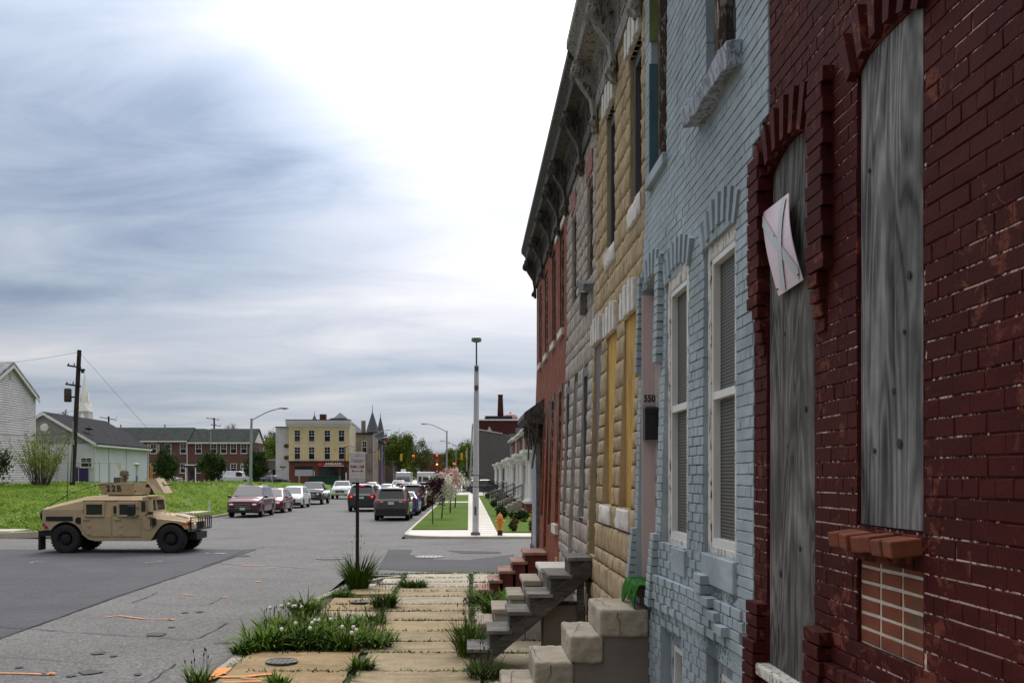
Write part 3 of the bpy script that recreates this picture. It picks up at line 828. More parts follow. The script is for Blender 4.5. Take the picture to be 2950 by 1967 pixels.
cornice(h4, 12.44, 16.15, 7.66, CORNICE, (13.75, 15.9), CORNICE, .36)
# ------------------------------------------------------------------ house 5: bare red brick on the corner
t = NT('small_red_brickwork'); p = t.pos()
mp = t.mapv(p, rot=(0, 0, 0))
sp = t.n('ShaderNodeSeparateXYZ'); t.t.links.new(p, sp.inputs[0])
cb = t.n('ShaderNodeCombineXYZ'); t.t.links.new(t.math('ADD', sp.outputs[1], sp.outputs[0]), cb.inputs[0]); t.t.links.new(sp.outputs[2], cb.inputs[1])
bk = t.n('ShaderNodeTexBrick'); t.t.links.new(cb.outputs[0], bk.inputs['Vector'])
bk.inputs['Scale'].default_value = 1; bk.inputs['Brick Width'].default_value = .21; bk.inputs['Row Height'].default_value = .07; bk.inputs['Mortar Size'].default_value = .006
bk.inputs['Color1'].default_value = (.27, .068, .030, 1); bk.inputs['Color2'].default_value = (.18, .042, .022, 1); bk.inputs['Mortar'].default_value = (.17, .085, .055, 1)
col = t.mix(t.ramp(t.noise(p, 2.4, 6, .65, .5), [(.52, 0.0), (.7, .65)]), bk.outputs['Color'], (.34, .15, .085))
col = t.mix(t.ramp(t.noise(t.mapv(p, scale=(2, 2, .4)), 2.0, 5, .6), [(.55, 0.0), (.75, .7)]), col, (.10, .035, .028))
t.bump(t.math('ADD', bk.outputs['Fac'], t.noise(p, 30, 4)), .6, -.006)
FAR_BRICK = t.out(col, .85, 0, .2)
h5 = house_thing('corner_row_house', 'weathered red brick corner row house with broken shop canopy', 16.2, 23.4)
o5 = [dict(y0=a, y1=a + .75, z0=4.8, z1=6.5, d=.07) for a in (16.7, 18.3, 20.1, 21.8)] + [dict(y0=16.55, y1=17.25, z0=1.5, z1=3.85, d=.08), dict(y0=18.05, y1=18.72, z0=1.4, z1=3.8, d=.08), dict(y0=18.95, y1=19.6, z0=.9, z1=3.75, d=.08), dict(y0=20.0, y1=20.5, z0=1.5, z1=3.7, d=.07)]
wall_sheet(h5, lambda z: 16.15, lambda z: 23.4, -.1, 7.0, o5, [FAR_BRICK, FAR_BRICK], .5, 0)
house_body(h5, 16.2, 23.4, 7.2, FAR_BRICK, True)
for o_ in o5[:4]:
    old_window(h5, o_['y0'], o_['y1'], o_['z0'], o_['z1'], .07, PEEL_DARK, inner=False)
    MB().box((XF(17, 4.8) - .05, o_['y0'] - .05, 4.68), (XF(17, 4.8) + .1, o_['y1'] + .05, 4.79)).build('window_sill', WHITE_ROUGH, h5)
for o_ in (o5[4], o5[5], o5[7]):
    old_window(h5, o_['y0'], o_['y1'], o_['z0'], o_['z1'], .07, PEEL_DARK, inner=False)
MB().box((XF(17, 1.4) - .05, 16.5, 1.33), (XF(17, 1.4) + .1, 17.3, 1.49)).build('window_sill', WHITE_ROUGH, h5)
MB().box((XF(19.2, 2) + .06, 18.955, .91), (XF(19.2, 2) + .10, 19.595, 3.74)).build('door', mat('dark_red_door', (.07, .03, .025), .7), h5)
MB().box((XF(16.4, .9) - .02, 16.42, .35), (XF(16.4, .9) + .05, 16.72, .95)).build('cellar_board', YELLOW_BOARD, h5)
cornice(h5, 16.15, 23.45, 7.66, CORNICE, (17.2, 18.9, 21.0, 23.25), CORNICE, .36)
MB().box((XW - .03, 16.2, 6.52), (XW + .02, 18.2, 6.62)).build('frieze_strip', WHITE_ROUGH, h5)
# boarded shopfront with collapsing canopy
mb = MB()
for i in range(4):
    ya = 21.0 + i * .46
    mb.box((XF(21.5, 2) - .045, ya, .75 if i else .9), (XF(21.5, 2) - .005, ya + .45, 3.3))
mb.build('shop_boarding', PEEL_BLUE, h5)
MB().box((XF(20.9, 2) - .09, 20.78, .6), (XF(20.9, 2), 20.97, 3.4)).build('shop_pilaster', SILL_WOOD, h5)
MB().box((XF(21.5, .4) - .05, 20.98, .0), (XF(21.5, .4) + .02, 23.0, .745)).build('shop_plinth', mat('dark_red_plinth', (.06, .025, .022), .85, .3, 5), h5)
cn = MB().prism([(1.62, 3.95), (1.16, 3.62), (1.14, 3.50), (1.22, 3.42), (1.60, 3.36)], 'y', 20.6, 23.3).build('shop_canopy', CORNICE, h5)
for i in range(15):
    y = 20.65 + i * .18; l = rnd.uniform(.15, .55) + (.45 if i in (1, 2, 4) else 0)
    mb = MB(); mb.obox((1.25 + .22 * rnd.random(), y, 3.42 - l / 2), (.03, .12, l), rx=R(rnd.uniform(-12, 12)), ry=R(rnd.uniform(-16, 10)))
    mb.build('broken_slat', CORNICE, cn)
for i in range(5):
    MB().prism([(1.59, 2.72), (1.52, 2.78), (1.40, 3.15), (1.24, 3.38), (1.59, 3.38)], 'y', 20.7 + i * .6, 20.8 + i * .6).build('canopy_bracket', CORNICE, cn)

# ------------------------------------------------------------------ stoops
SIDE_CONC = mat('stained_step_concrete', (.36, .315, .24), .92, .18, 2.6, .7, 30, .010, dirt=(.17, .14, .105), dscale=3.0, damt=.6)
STEP_BASE = mat('dark_stoop_base', (.155, .135, .115), .95, .25, 2.2, .5, 30, .006)
cs1 = thing('concrete_steps', 'cracked rounded concrete steps climbing to the green turf mat', 'steps', (.6, 8.6, 0))
tr = [(1.08, 1.20), (.837, .985), (.548, .77), (.28, .555), (.02, .34), (-.22, .125)]
def rough_slab(x0, x1, y0, y1, z0, z1, m, parent, name, bw=.03, amp=.006, sub=True):
    mb = MB(); nx, ny, nz = max(2, int((x1 - x0) / .07)), max(2, int((y1 - y0) / .09)), max(2, int((z1 - z0) / .07))
    bm = bmesh.new()
    bmesh.ops.create_grid(bm, x_segments=1, y_segments=1, size=.5); bm.free()
    mb.box((x0, y0, z0), (x1, y1, z1))
    o = mb.build(name, m, parent)
    b = o.modifiers.new('b', 'BEVEL'); b.width = bw; b.segments = 3
    if sub:
        s = o.modifiers.new('s', 'SUBSURF'); s.subdivision_type = 'SIMPLE'; s.levels = 4; s.render_levels = 4
        tx = bpy.data.textures.get('rough_clouds') or bpy.data.textures.new('rough_clouds', 'CLOUDS'); tx.noise_scale = .07
        d = o.modifiers.new('d', 'DISPLACE'); d.texture = tx; d.strength = amp * 3.4; d.mid_level = .5; d.texture_coords = 'GLOBAL'
    o.data.polygons.foreach_set('use_smooth', [True] * len(o.data.polygons))
    return o
for i, (x, z) in enumerate(tr):
    x1 = tr[i - 1][0] + .03 if i else XF(8.5, 1.2) - .002
    st = rough_slab(x, x1, 8.20, 9.02, z - .225, z, SIDE_CONC, cs1, 'step', .024)
    if i < 4: MB().box((x + .03, 8.225, 0), (x1 + .0, 9.0, z - .22)).build('step_base', STEP_BASE, cs1)
    # cracks
    for q in range(1 if i in (0, 2) else 0):
        pts = []; y = 8.2 - .004; xx = lerp(x, x1, rnd.uniform(.15, .85)); zz = z - .02
        mb = MB(); a = (xx, zz); w = .0028
        prev = None
        for k in range(6):
            b = (a[0] + rnd.uniform(-.03, .03), a[1] - .036)
            if prev is None: prev = (a[0] - w, a[1]), (a[0] + w, a[1])
            cur = (b[0] - w * (1 - k / 7), b[1]), (b[0] + w * (1 - k / 7), b[1])
            mb.quad((prev[0][0], 8.1925, prev[0][1]), (prev[1][0], 8.1925, prev[1][1]), (cur[1][0], 8.1925, cur[1][1]), (cur[0][0], 8.1925, cur[0][1]))
            prev = cur; a = b
        mb.build('crack', DARK, st, recalc=False)
    if i < 4:
        for q in range(1):
            mb = MB(); a = (lerp(x, x1, rnd.uniform(.1, .5)), 8.30); w = .0022
            for k in range(9):
                b = (a[0] + rnd.uniform(-.025, .03), a[1] + .07)
                mb.quad((a[0] - w, a[1], z + .011), (a[0] + w, a[1], z + .011), (b[0] + w, b[1], z + .011), (b[0] - w, b[1], z + .011)); a = b
            mb.build('crack', DARK, st, recalc=False)
# wooden steps
ws = thing('wooden_steps', 'grey weathered wooden steps with a diagonal side board', 'steps', (.75, 12.2, 0))
wt_ = [(1.20, 1.335), (.97, 1.125), (.72, .90), (.48, .69), (.24, .465), (.0, .245)]
for i, (x, z) in enumerate(wt_):
    x1 = wt_[i - 1][0] + .035 if i else XF(12, 1.3) - .01
    bevel(MB().box((x - .02, 11.83, z - .045), (x1, 12.58, z)).build('tread', [WOOD_STEP_TOP], ws), .006)
    MB().box((x + .012, 11.87, z - .215), (x + .035, 12.55, z - .048)).build('riser', WOOD_STEP, ws)
out = []
for i, (x, z) in enumerate(reversed(wt_)):
    out += [(x + .03, z - .05 - (.2 if i else .19)), (x + .03, z - .05)]
out += [(XF(12, 1.3) - .02, wt_[0][1] - .05), (XF(12, 1.3) - .02, 1.10), (.16, .0)]
for yy in (11.864, 12.535): MB().prism(out, 'y', yy, yy + .02).build('side_panel', WOOD_STEP, ws)
MB().prism([(-.04, .0), (.16, .0), (1.46, 1.12), (1.46, 1.28), (1.38, 1.28)], 'y', 11.838, 11.860).build('stringer', WOOD_STEP, ws)
MB().box((.9, 11.95, 0), (1.4, 12.4, .75)).build('rubble_core', STEP_BASE, ws)
MB().box((1.30, 11.89, 0), (1.38, 11.97, 1.28)).build('post', WOOD_STEP, ws)
# pale concrete steps behind them
ps = thing('pale_steps', 'pale worn concrete steps half hidden behind the wooden steps', 'steps', (.8, 14.4, 0))
pt_ = [(1.0, 1.02), (.76, .84), (.55, .64), (.33, .44), (.12, .24)]
for i, (x, z) in enumerate(pt_):
    x1 = pt_[i - 1][0] + .03 if i else XF(14, 1) - .002
    bevel(MB().box((x, 13.95, z - .08), (x1, 14.95, z)).build('tread', SIDE_CONC if i else PALE_CONC, ps), .02, 3)
    MB().box((x + .04, 13.98, 0), (x1, 14.92, z - .085)).build('step_base', CONCRETE, ps)
# red brick steps with stone treads
rs = thing('brick_steps', 'dark red painted brick steps with worn stone treads near the corner', 'steps', (.8, 19.2, 0))
RED_SIDE = mat('dark_red_step_side', (.13, .032, .025), .85, .3, 2.5, .4, 40, dirt=(.05, .02, .018), damt=.6)
RED_TREAD = mat('worn_red_tread', (.34, .21, .15), .9, .25, 3, .4, 50, dirt=(.20, .05, .035), dscale=2.5, damt=.8)
rt_ = [(1.06, .876), (.83, .705), (.59, .53), (.40, .355), (.20, .18)]
for i, (x, z) in enumerate(rt_):
    x1 = rt_[i - 1][0] + .05 if i else XF(19, .9) - .002
    bevel(MB().box((x - .03, 18.62, z - .06), (x1, 19.72, z)).build('tread', RED_TREAD, rs), .012)
    MB().box((x, 18.65, 0), (x1, 19.69, z - .062)).build('step_base', RED_SIDE, rs)
# ================================================================== GROUND, ROADS, PAVEMENTS
RZ = -0.10
def structure(o): o['kind'] = 'structure'; return o
def sheet(name, rects, z, m, parent=None):
    mb = MB()
    for x0, x1, y0, y1 in rects: mb.quad((x0, y0, z), (x1, y0, z), (x1, y1, z), (x0, y1, z))
    o = mb.build(name, m, parent, recalc=False)
    if parent is None: structure(o)
    return o
def m_asphalt(name, c, seed, speck=.55, stain=.35):
    t = NT(name); p = t.mapv(t.pos(), loc=(seed, seed, 0))
    base = t.ramp(t.noise(p, .45, 5, .6, .3), [(.3, tuple(x * .78 for x in c)), (.7, tuple(x * 1.18 for x in c))])
    sp_ = t.noise(p, 24, 3, .8)
    col = t.mix(t.ramp(sp_, [(.41, min(1, speck * 1.6)), (.54, 0.0)]), base, tuple(x * .36 for x in c))
    col = t.mix(t.ramp(t.noise(p, 34, 2, .8), [(.55, 0.0), (.66, .6)]), col, tuple(min(1, x * 2.1) for x in c))
    col = t.mix(t.ramp(t.noise(p, 3.2, 6, .75, .6), [(.47, 0.0), (.68, .38)]), col, tuple(x * .55 for x in c))
    st = t.noise(t.mapv(p, scale=(.9, .25, 1)), 1.1, 6, .65, .8)
    col = t.mix(t.ramp(st, [(.56, 0.0), (.74, stain)]), col, tuple(x * .45 for x in c))
    t.bump(t.noise(p, 70, 4, .7), .5, .006)
    return t.out(col, .88, 0, .28)
ASPHALT = m_asphalt('old_grey_asphalt', (.160, .154, .146), 3)
ASPHALT_NEW = m_asphalt('newer_dark_asphalt', (.072, .072, .078), 9, .25, .2)
ASPHALT_PATCH = m_asphalt('patch_dark_asphalt', (.062, .062, .064), 14, .3, .2)
TAR = mat('crack_tar', (.035, .034, .032), .95)  # dark tar colour for cracks, the resurfacing seam and the drain slot
ORANGE_SPRAY = m_peel('orange_spray_paint', (.75, .27, .07), (.15, .14, .13), .40, 4)
WHITE_SPRAY = m_peel('faded_white_spray', (.50, .47, .44), (.15, .15, .145), .5, 6)
SOIL = mat('dark_soil', (.075, .062, .045), .97, .3, 5, .7, 40, .02)
m_gr = NT('meadow_ground'); p = m_gr.pos()
gcol = m_gr.ramp(m_gr.noise(p, .25, 5, .6), [(.3, (.075, .14, .010)), (.55, (.125, .205, .015)), (.75, (.19, .25, .024))])
gcol = m_gr.mix(m_gr.ramp(m_gr.noise(p, 2.2, 4, .65), [(.4, 0.0), (.75, .6)]), gcol, (.055, .105, .010))
m_gr.bump(m_gr.noise(p, 6, 6, .7), 1.0, .12)
MEADOW = m_gr.out(gcol, .95, 0, .1)
ground = sheet('ground', [(-900, 900, -60, 1600)], -.30, mat('far_ground', (.10, .11, .06), .95, .3, .05))
road = sheet('road', [(-90, 90, 24.0, 38.1), (-14.6, -2.9, -8, 24.0), (-14.6, -2.6, 38.1, 142), (-14.6, 70, 142, 155), (-14.6, -2.6, 155, 420)], RZ, ASPHALT)
sheet('resurfaced_lane', [(-24, -6.95, -6, 24.2), (-40, -6.95, 24.2, 32.6)], RZ + .004, ASPHALT_NEW)
# repaired patch with the manhole, near the corner
pp = [gnd(*q, RZ) for q in ((1119, 1583), (1188, 1583), (1180, 1598), (1232, 1602), (1250, 1611), (1345, 1613), (1480, 1597), (1480, 1648), (1300, 1648), (1088, 1640))]
mb = MB(); mb.add([(a, b, RZ + .008) for a, b, c in pp], [tuple(range(len(pp)))]); structure(mb.build('asphalt_patch', ASPHALT_PATCH))
pp = [gnd(*q, RZ) for q in ((1286, 1585), (1445, 1589), (1438, 1594), (1330, 1594))]
mb = MB(); mb.add([(a, b, RZ + .008) for a, b, c in pp], [tuple(range(len(pp)))]); structure(mb.build('asphalt_strip', ASPHALT_PATCH))
def ribbon(parent, name, pts, w, m, z=RZ + .012, jit=.02):
    mb = MB(); P = []
    for i, (a, b) in enumerate(zip(pts, pts[1:])):
        n = max(2, int((Vector(b) - Vector(a)).length / .25))
        for k in range(n): P.append(Vector(a).lerp(Vector(b), k / n) + Vector((rnd.uniform(-jit, jit), rnd.uniform(-jit, jit))))
    P.append(Vector(pts[-1]))
    for a, b in zip(P, P[1:]):
        d = (b - a); nrm = Vector((-d.y, d.x)).normalized() * w * rnd.uniform(.3, .9) / 2
        mb.quad((a.x - nrm.x, a.y - nrm.y, z), (a.x + nrm.x, a.y + nrm.y, z), (b.x + nrm.x, b.y + nrm.y, z), (b.x - nrm.x, b.y - nrm.y, z))
    return mb.build(name, m, parent, recalc=False)
def roadpts(q): return [gnd(x, y, RZ)[:2] for x, y in q]
za = lambda x, y: (x * .2979, 1500 + y * .2979)       # pixels read off two enlarged views of the road
zb = lambda x, y: (580 + x * .3827, 1560 + y * .3827)
for q, w in (([za(-600, 985), za(0, 1030), za(800, 1085), za(1850, 1150)], .035), ([za(1850, 1150), za(1950, 1130), za(2200, 988)], .035), ([za(-300, 1300), za(400, 1340), za(1100, 1400)], .02),
             ([za(1290, 790), za(1400, 750), za(1530, 690)], .03), ([za(1290, 790), za(1700, 815), za(2000, 822), za(2160, 738)], .02), ([za(1450, 1560), za(1700, 1385)], .03),
             ([zb(0, 190), zb(160, 140), zb(340, 60), zb(480, 40), zb(800, 55), zb(1150, 62)], .05), ([za(2100, 410), za(2350, 425)], .03), ([zb(150, 168), zb(300, 178), zb(640, 190), zb(900, 215)], .04),
             ([za(1935, 160), za(2340, 170)], .06), ([zb(1480, 35), zb(1800, 20), zb(2340, 12)], .05), ([zb(1100, 95), zb(1140, 110)], .03)):
    ribbon(road, 'crack', roadpts(q), w, TAR)
ribbon(road, 'resurfacing_seam', [(-6.93, -2), (-6.95, 8), (-6.9, 14), (-7.0, 20), (-6.93, 26), (-6.95, 32.6)], .07, TAR, RZ + .013, .015)
for q, w in (([za(1040, 935), za(1140, 920), za(1400, 950), za(1650, 955)], .05), ([za(1620, 955), za(1680, 958)], .16), ([za(-200, 1470), za(250, 1478), za(450, 1490)], .06), ([za(440, 1490), za(530, 1480)], .2),
             ([za(1770, 716), za(1900, 722)], .06), ([za(2150, 738), za(2195, 738)], .2), ([zb(310, 180), zb(380, 185), zb(470, 180)], .12), ([zb(500, 195), zb(560, 197)], .12), ([zb(410, 300), zb(450, 302)], .16)):
    ribbon(road, 'spray_mark', roadpts(q), w, ORANGE_SPRAY, RZ + .016, .03)
for q, w in (([za(290, 410), za(350, 395), za(440, 390)], .09), ([za(1400, 405), za(1480, 400), za(1570, 390)], .09), ([za(2000, 313), za(2170, 318)], .09), ([zb(40, 88), zb(180, 92)], .3)):
    ribbon(road, 'spray_mark', roadpts(q), w, WHITE_SPRAY, RZ + .016, .03)
TARSPOT = mat('old_tar_spot', (.075, .072, .068), .9, .3, 9)
for px_, py_, r_ in ((*za(1510, 1100), .16), (*za(880, 1465), .14), (*za(960, 1280), .10), (*za(1100, 1308), .06), (*za(1790, 888), .07), (*za(1930, 882), .09), (*za(180, 1420), .05), (*za(690, 1500), .07), (*za(1660, 1030), .06), (*za(1330, 1487), .06), (*zb(310, 108), .25)):
    c = gnd(px_, py_, RZ); mb = MB()
    pts = [(c[0] + r_ * math.cos(a) * rnd.uniform(.6, 1.2), c[1] + r_ * 1.2 * math.sin(a) * rnd.uniform(.6, 1.2), RZ + .014) for a in [k * math.pi / 6 for k in range(12)]]
    mb.add(pts, [tuple(range(12))]); mb.build('tar_spot', TARSPOT, road, recalc=False)
def cover(name, c, r, m, label, z):
    o = thing(name, label, 'manhole cover', (c[0], c[1], z))
    MB().lathe([(.001, .0), (r, .0), (r, .012), (r * .93, .012), (r * .93, .006), (.001, .006)], (c[0], c[1], z), 28).build('ring', m, o)
    mb = MB()
    for i in range(5):
        for k in range(5):
            x, y = (i - 2) * r * .3, (k - 2) * r * .3
            if x * x + y * y < (r * .8) ** 2: mb.box((c[0] + x - r * .1, c[1] + y - r * .1, z + .006), (c[0] + x + r * .1, c[1] + y + r * .1, z + .011))
    mb.build('tread_pattern', m, o)
IRON = mat('worn_iron', (.24, .24, .24), .5, .25, 8, .4, 60, metal=.3)
IRON_D = mat('dark_iron', (.10, .10, .10), .6, .3, 8, .4, 60, metal=.3)
c = gnd(1236, 1604, RZ); cover('manhole_cover', c, .42, IRON, 'round pale manhole cover in the dark asphalt patch by the corner', RZ + .010)
c = gnd(951, 1609, RZ); cover('manhole_cover', c, .40, IRON_D, 'worn iron manhole cover sunk in the grey road asphalt', RZ + .006)

# ------------------------------------------------------------------ near pavement: uneven slabs over soil
KERB = mat('kerb_stone', (.34, .30, .235), .9, .2, 2, .5, 40, .006, dirt=(.15, .13, .10), dscale=2, damt=.6)
def kerb(name, path, w=.17, z0=-.25, z1=0.0, m=KERB, side=1):
    mb = MB(); P = [Vector(p) for p in path]; L = []
    for i, p in enumerate(P):
        d = (P[min(i + 1, len(P) - 1)] - P[max(i - 1, 0)]).normalized(); nrm = Vector((-d.y, d.x)) * side
        L.append((p, p + nrm * w))
    for (a, b), (c_, d_) in zip(L, L[1:]):
        mb.quad((a.x, a.y, z1), (b.x, b.y, z1), (d_.x, d_.y, z1), (c_.x, c_.y, z1)); mb.quad((a.x, a.y, z0), (a.x, a.y, z1), (c_.x, c_.y, z1), (c_.x, c_.y, z0)); mb.quad((b.x, b.y, z0), (b.x, b.y, z1), (d_.x, d_.y, z1), (d_.x, d_.y, z0))
    for a, b in (L[0], L[-1]): mb.quad((a.x, a.y, z0), (b.x, b.y, z0), (b.x, b.y, z1), (a.x, a.y, z1))
    o = structure(mb.build(name, m)); return bevel(o, .02)
kerb('kerb', [(-3.05, -6), (-3.05, 6), (-3.04, 12), (-3.03, 16), (-2.93, 19), (-2.62, 21.4), (-2.1, 22.7), (-1.2, 23.6), (0, 23.95), (2, 24.0), (40, 24.0)], side=-1, z1=-.012)
mb = MB(); mb.add([(x, y, -.030) for x, y in ((-2.9, -6), (-2.9, 16), (-2.5, 21.3), (-1.2, 23.4), (0, 23.8), (40, 23.85), (40, 23.38), (1.75, 23.38), (1.75, -6))], [tuple(range(9))])
soil = structure(mb.build('soil_bed', SOIL))
def m_slab(name, c, seed):
    t = NT(name); p = t.mapv(t.pos(), loc=(seed, seed * 2, 0))
    col = t.ramp(t.noise(p, 1.3, 5, .6, .4), [(.3, tuple(x * .8 for x in c)), (.7, tuple(x * 1.15 for x in c))])
    col = t.mix(t.ramp(t.noise(p, 42, 4, .8), [(.38, .75), (.52, 0.0)]), col, tuple(x * .5 for x in c))
    col = t.mix(t.ramp(t.noise(p, 5.5, 5, .7, .5), [(.42, 0.0), (.66, .7)]), col, tuple(x * .58 for x in c))
    col = t.mix(t.ramp(t.noise(p, 50, 2, .8), [(.57, 0.0), (.66, .45)]), col, tuple(min(1, x * 1.5) for x in c))
    col = t.mix(t.ramp(t.noise(t.mapv(p, scale=(.5, 1.6, 1)), 1.6, 6, .7, .6), [(.50, 0.0), (.66, .6)]), col, (c[0] * .50, c[1] * .44, c[2] * .38))
    t.bump(t.noise(p, 60, 4, .7), .45, .005)
    return t.out(col, .92, 0, .2)
SLAB = [m_slab('tan_slab_concrete', (.40, .315, .195), 1), m_slab('sandy_slab_concrete', (.43, .33, .185), 4), m_slab('grey_tan_slab_concrete', (.42, .355, .25), 7), m_slab('pale_slab_concrete', (.50, .445, .34), 9), m_slab('ochre_slab_concrete', (.37, .265, .140), 12)]
pave = structure(thing('pavement', None, None, (0, 12, 0)))
def slab(x0, x1, y0, y1, m, dz=0, name='paving_slab'):
    g = .013
    mb = MB(); nx, ny = max(2, int((x1 - x0) / .22)), max(2, int((y1 - y0) / .22))
    ta, tb = rnd.uniform(-.008, .008), rnd.uniform(-.004, .004)
    for i in range(ny + 1):
        for j in range(nx + 1):
            x, y = lerp(x0 + g, x1 - g, j / nx), lerp(y0 + g, y1 - g, i / ny)
            ed = 1 if 0 < i < ny and 0 < j < nx else 2.2
            if i in (0, ny): y += rnd.uniform(-.010, .010)
            if j in (0, nx): x += rnd.uniform(-.012, .012)
            mb.v.append((x, y, dz + ta * (j / nx - .5) + tb * (i / ny - .5) + rnd.uniform(-.0012, .0012)))
    w = nx + 1
    for i in range(ny):
        for j in range(nx): mb.f.append([i * w + j, i * w + j + 1, (i + 1) * w + j + 1, (i + 1) * w + j]); mb.m.append(0)
    o = mb.build(name, m, pave, recalc=False)
    s = o.modifiers.new('t', 'SOLIDIFY'); s.thickness = .07; s.offset = -1
    return o
J = [2.2, 3.4, 4.6, 5.8, 7.0, 8.2, 9.4, 10.55, 11.75, 13.0, 13.9, 14.8, 15.9, 17.0, 17.9, 19.0, 19.9, 20.7, 21.6, 22.5, 23.5]
for i, (a, b) in enumerate(zip(J, J[1:])):
    far = clamp((a - 15) / 6)
    m = SLAB[1] if abs(a - 14.8) < .1 else SLAB[3] if a > 20.5 else rnd.choice((SLAB[0], SLAB[2], SLAB[0]))
    slab(-1.44 + (.12 if a < 13 else 0), .02 + (.12 if a < 13 else 0), a, b, m, rnd.uniform(-.003, .005))
    slab(.09 + (.10 if a < 13 else 0), 1.40 if a < 9 else 1.45, a, b, SLAB[3] if a > 20.5 else rnd.choice((SLAB[2], SLAB[0])), rnd.uniform(-.010, .004))
for a, b, m, x0, x1 in ((2.2, 5.0, 0, -2.86, -1.40), (5.0, 8.0, 4, -2.86, -1.42), (8.0, 10.9, 0, -2.86, -1.40), (10.9, 13.05, 4, -2.84, -1.40), (15.0, 16.3, 3, -2.62, -1.52), (16.35, 17.05, 2, -2.6, -1.52), (17.15, 18.9, 4, -2.55, -1.52), (19.4, 20.3, 1, -2.35, -1.5), (20.35, 21.3, 3, -2.25, -1.5), (21.35, 22.4, 3, -1.9, -1.5)):
    slab(x0, x1, a, b, SLAB[m], rnd.uniform(-.004, .01))
slab(-1.45, 6, 23.53, 23.84, SLAB[3])
for q in ([(-1.2, 14.35), (-.6, 14.15), (-.2, 14.4), (.0, 14.2)], [(-.9, 17.3), (-.3, 17.5)], [(-2.7, 12.0), (-2.0, 12.05), (-1.5, 12.0)], [(.2, 20.2), (.9, 20.3)], [(-1.3, 11.3), (-.5, 11.25), (.1, 11.3)]):
    ribbon(pave, 'crack', q, .018, TAR, .021, .02)
for q, w, m in (([(-2.95, 11.3), (-2.5, 11.35), (-2.25, 11.5)], .10, ORANGE_SPRAY), ([(-2.98, 11.15), (-2.9, 11.5), (-2.9, 11.85)], .16, ORANGE_SPRAY), ([(-2.7, 11.05), (-2.3, 11.1)], .07, ORANGE_SPRAY), ([(-2.6, 11.25), (-2.2, 11.2)], .05, ORANGE_SPRAY)):
    ribbon(pave, 'spray_mark', q, w * 1.5, m, .024, .03)
cover('access_cover', (-2.30, 12.25), .20, IRON_D, 'small round iron access cover in the ochre paving slab with orange paint', .022)
cover('access_cover', (-1.98, 18.05), .18, IRON_D, 'small round iron access cover in the slab beyond the weeds', .022)
MB().box((-1.95, 21.05, .004), (-1.05, 21.12, .016)).build('drain_slot', TAR, pave)

# ------------------------------------------------------------------ weeds
def m_leaf(name, c, c2, seed=0):
    t = NT(name); p = t.mapv(t.pos(), loc=(seed, seed, seed))
    col = t.ramp(t.noise(p, 7, 3, .6), [(.32, c2), (.68, c)])
    return t.out(col, .7, 0, .12)
LEAF = m_leaf('weed_green', (.125, .215, .014), (.048, .10, .009)); LEAF_D = m_leaf('dark_weed_green', (.075, .14, .012), (.028, .060, .007), 3)
LEAF_Y = m_leaf('yellow_green_blade', (.18, .26, .025), (.065, .13, .012), 5); STEM_B = m_leaf('brown_stem', (.10, .075, .035), (.05, .045, .02), 7)
FLUFF = mat('seed_fluff', (.72, .70, .64), .95, .05, 5)
def blade(mb, x, y, z, az, lean, L, w, r, seg=4, flat=False):
    dx, dy = math.cos(az), math.sin(az); nx, ny = -dy, dx
    px_, h = 0, 0; ang = r.uniform(0, .35); pts = []
    for i in range(seg + 1):
        t_ = i / seg
        ww = w * (1 - t_) ** .6 * (.55 + .9 * min(1, t_ * 3) if not flat else (.35 + 1.3 * math.sin(math.pi * min(1, t_ * .95 + .05))))
        pts.append((x + dx * px_, y + dy * px_, z + h, ww))
        ang += lean / seg
        px_ += math.sin(ang) * L / seg; h += math.cos(ang) * L / seg
    b = len(mb.v)
    for (a, c_, d_, ww) in pts: mb.v += [(a - nx * ww / 2, c_ - ny * ww / 2, d_), (a + nx * ww / 2, c_ + ny * ww / 2, d_)]
    for i in range(seg): mb.f.append([b + 2 * i, b + 2 * i + 1, b + 2 * i + 3, b + 2 * i + 2]); mb.m.append(0)
def tuft(mb, c, rad, n, h, w, r, lean=1.1, flat=False):
    for i in range(n):
        a = r.uniform(0, 2 * math.pi); q = rad * math.sqrt(r.random()) * .8
        blade(mb, c[0] + q * math.cos(a), c[1] + q * math.sin(a), c[2], a + r.uniform(-.9, .9), lean * r.uniform(.5, 1.4), h * r.uniform(.5, 1.2), w * r.uniform(.6, 1.3), r, flat=flat)
def weed(name, label, c, rad, n, h, w, m=LEAF, m2=None, lean=1.1, flat=False, stalks=0, seed=0):
    r = random.Random(seed + int(c[1] * 97))
    o = thing(name, label, 'weed', (c[0], c[1], 0))
    mb = MB(); tuft(mb, (c[0], c[1], -.02), rad, n, h, w, r, lean, flat); mb.build('leaves', m, o, recalc=False)
    if m2:
        mb = MB(); tuft(mb, (c[0], c[1], -.02), rad * 1.05, n // 2, h * .8, w, r, lean, flat); mb.build('leaves', m2, o, recalc=False)
    if stalks:
        mb = MB()
        for i in range(stalks):
            a = r.uniform(0, 6.28); q = rad * r.random(); x, y = c[0] + q * math.cos(a), c[1] + q * math.sin(a); hh = h * r.uniform(.8, 1.35)
            tx, ty = x + r.uniform(-.05, .05), y + r.uniform(-.05, .05)
            mb.tube([(x, y, 0), ((x + tx) / 2, (y + ty) / 2, hh * .5), (tx, ty, hh)], [.003, .0025, .002], 4)
            mb.ell((tx, ty, hh), (.009, .009, .022), 5, 4)
        mb.build('flower_stalks', STEM_B, o, recalc=False)
    return o
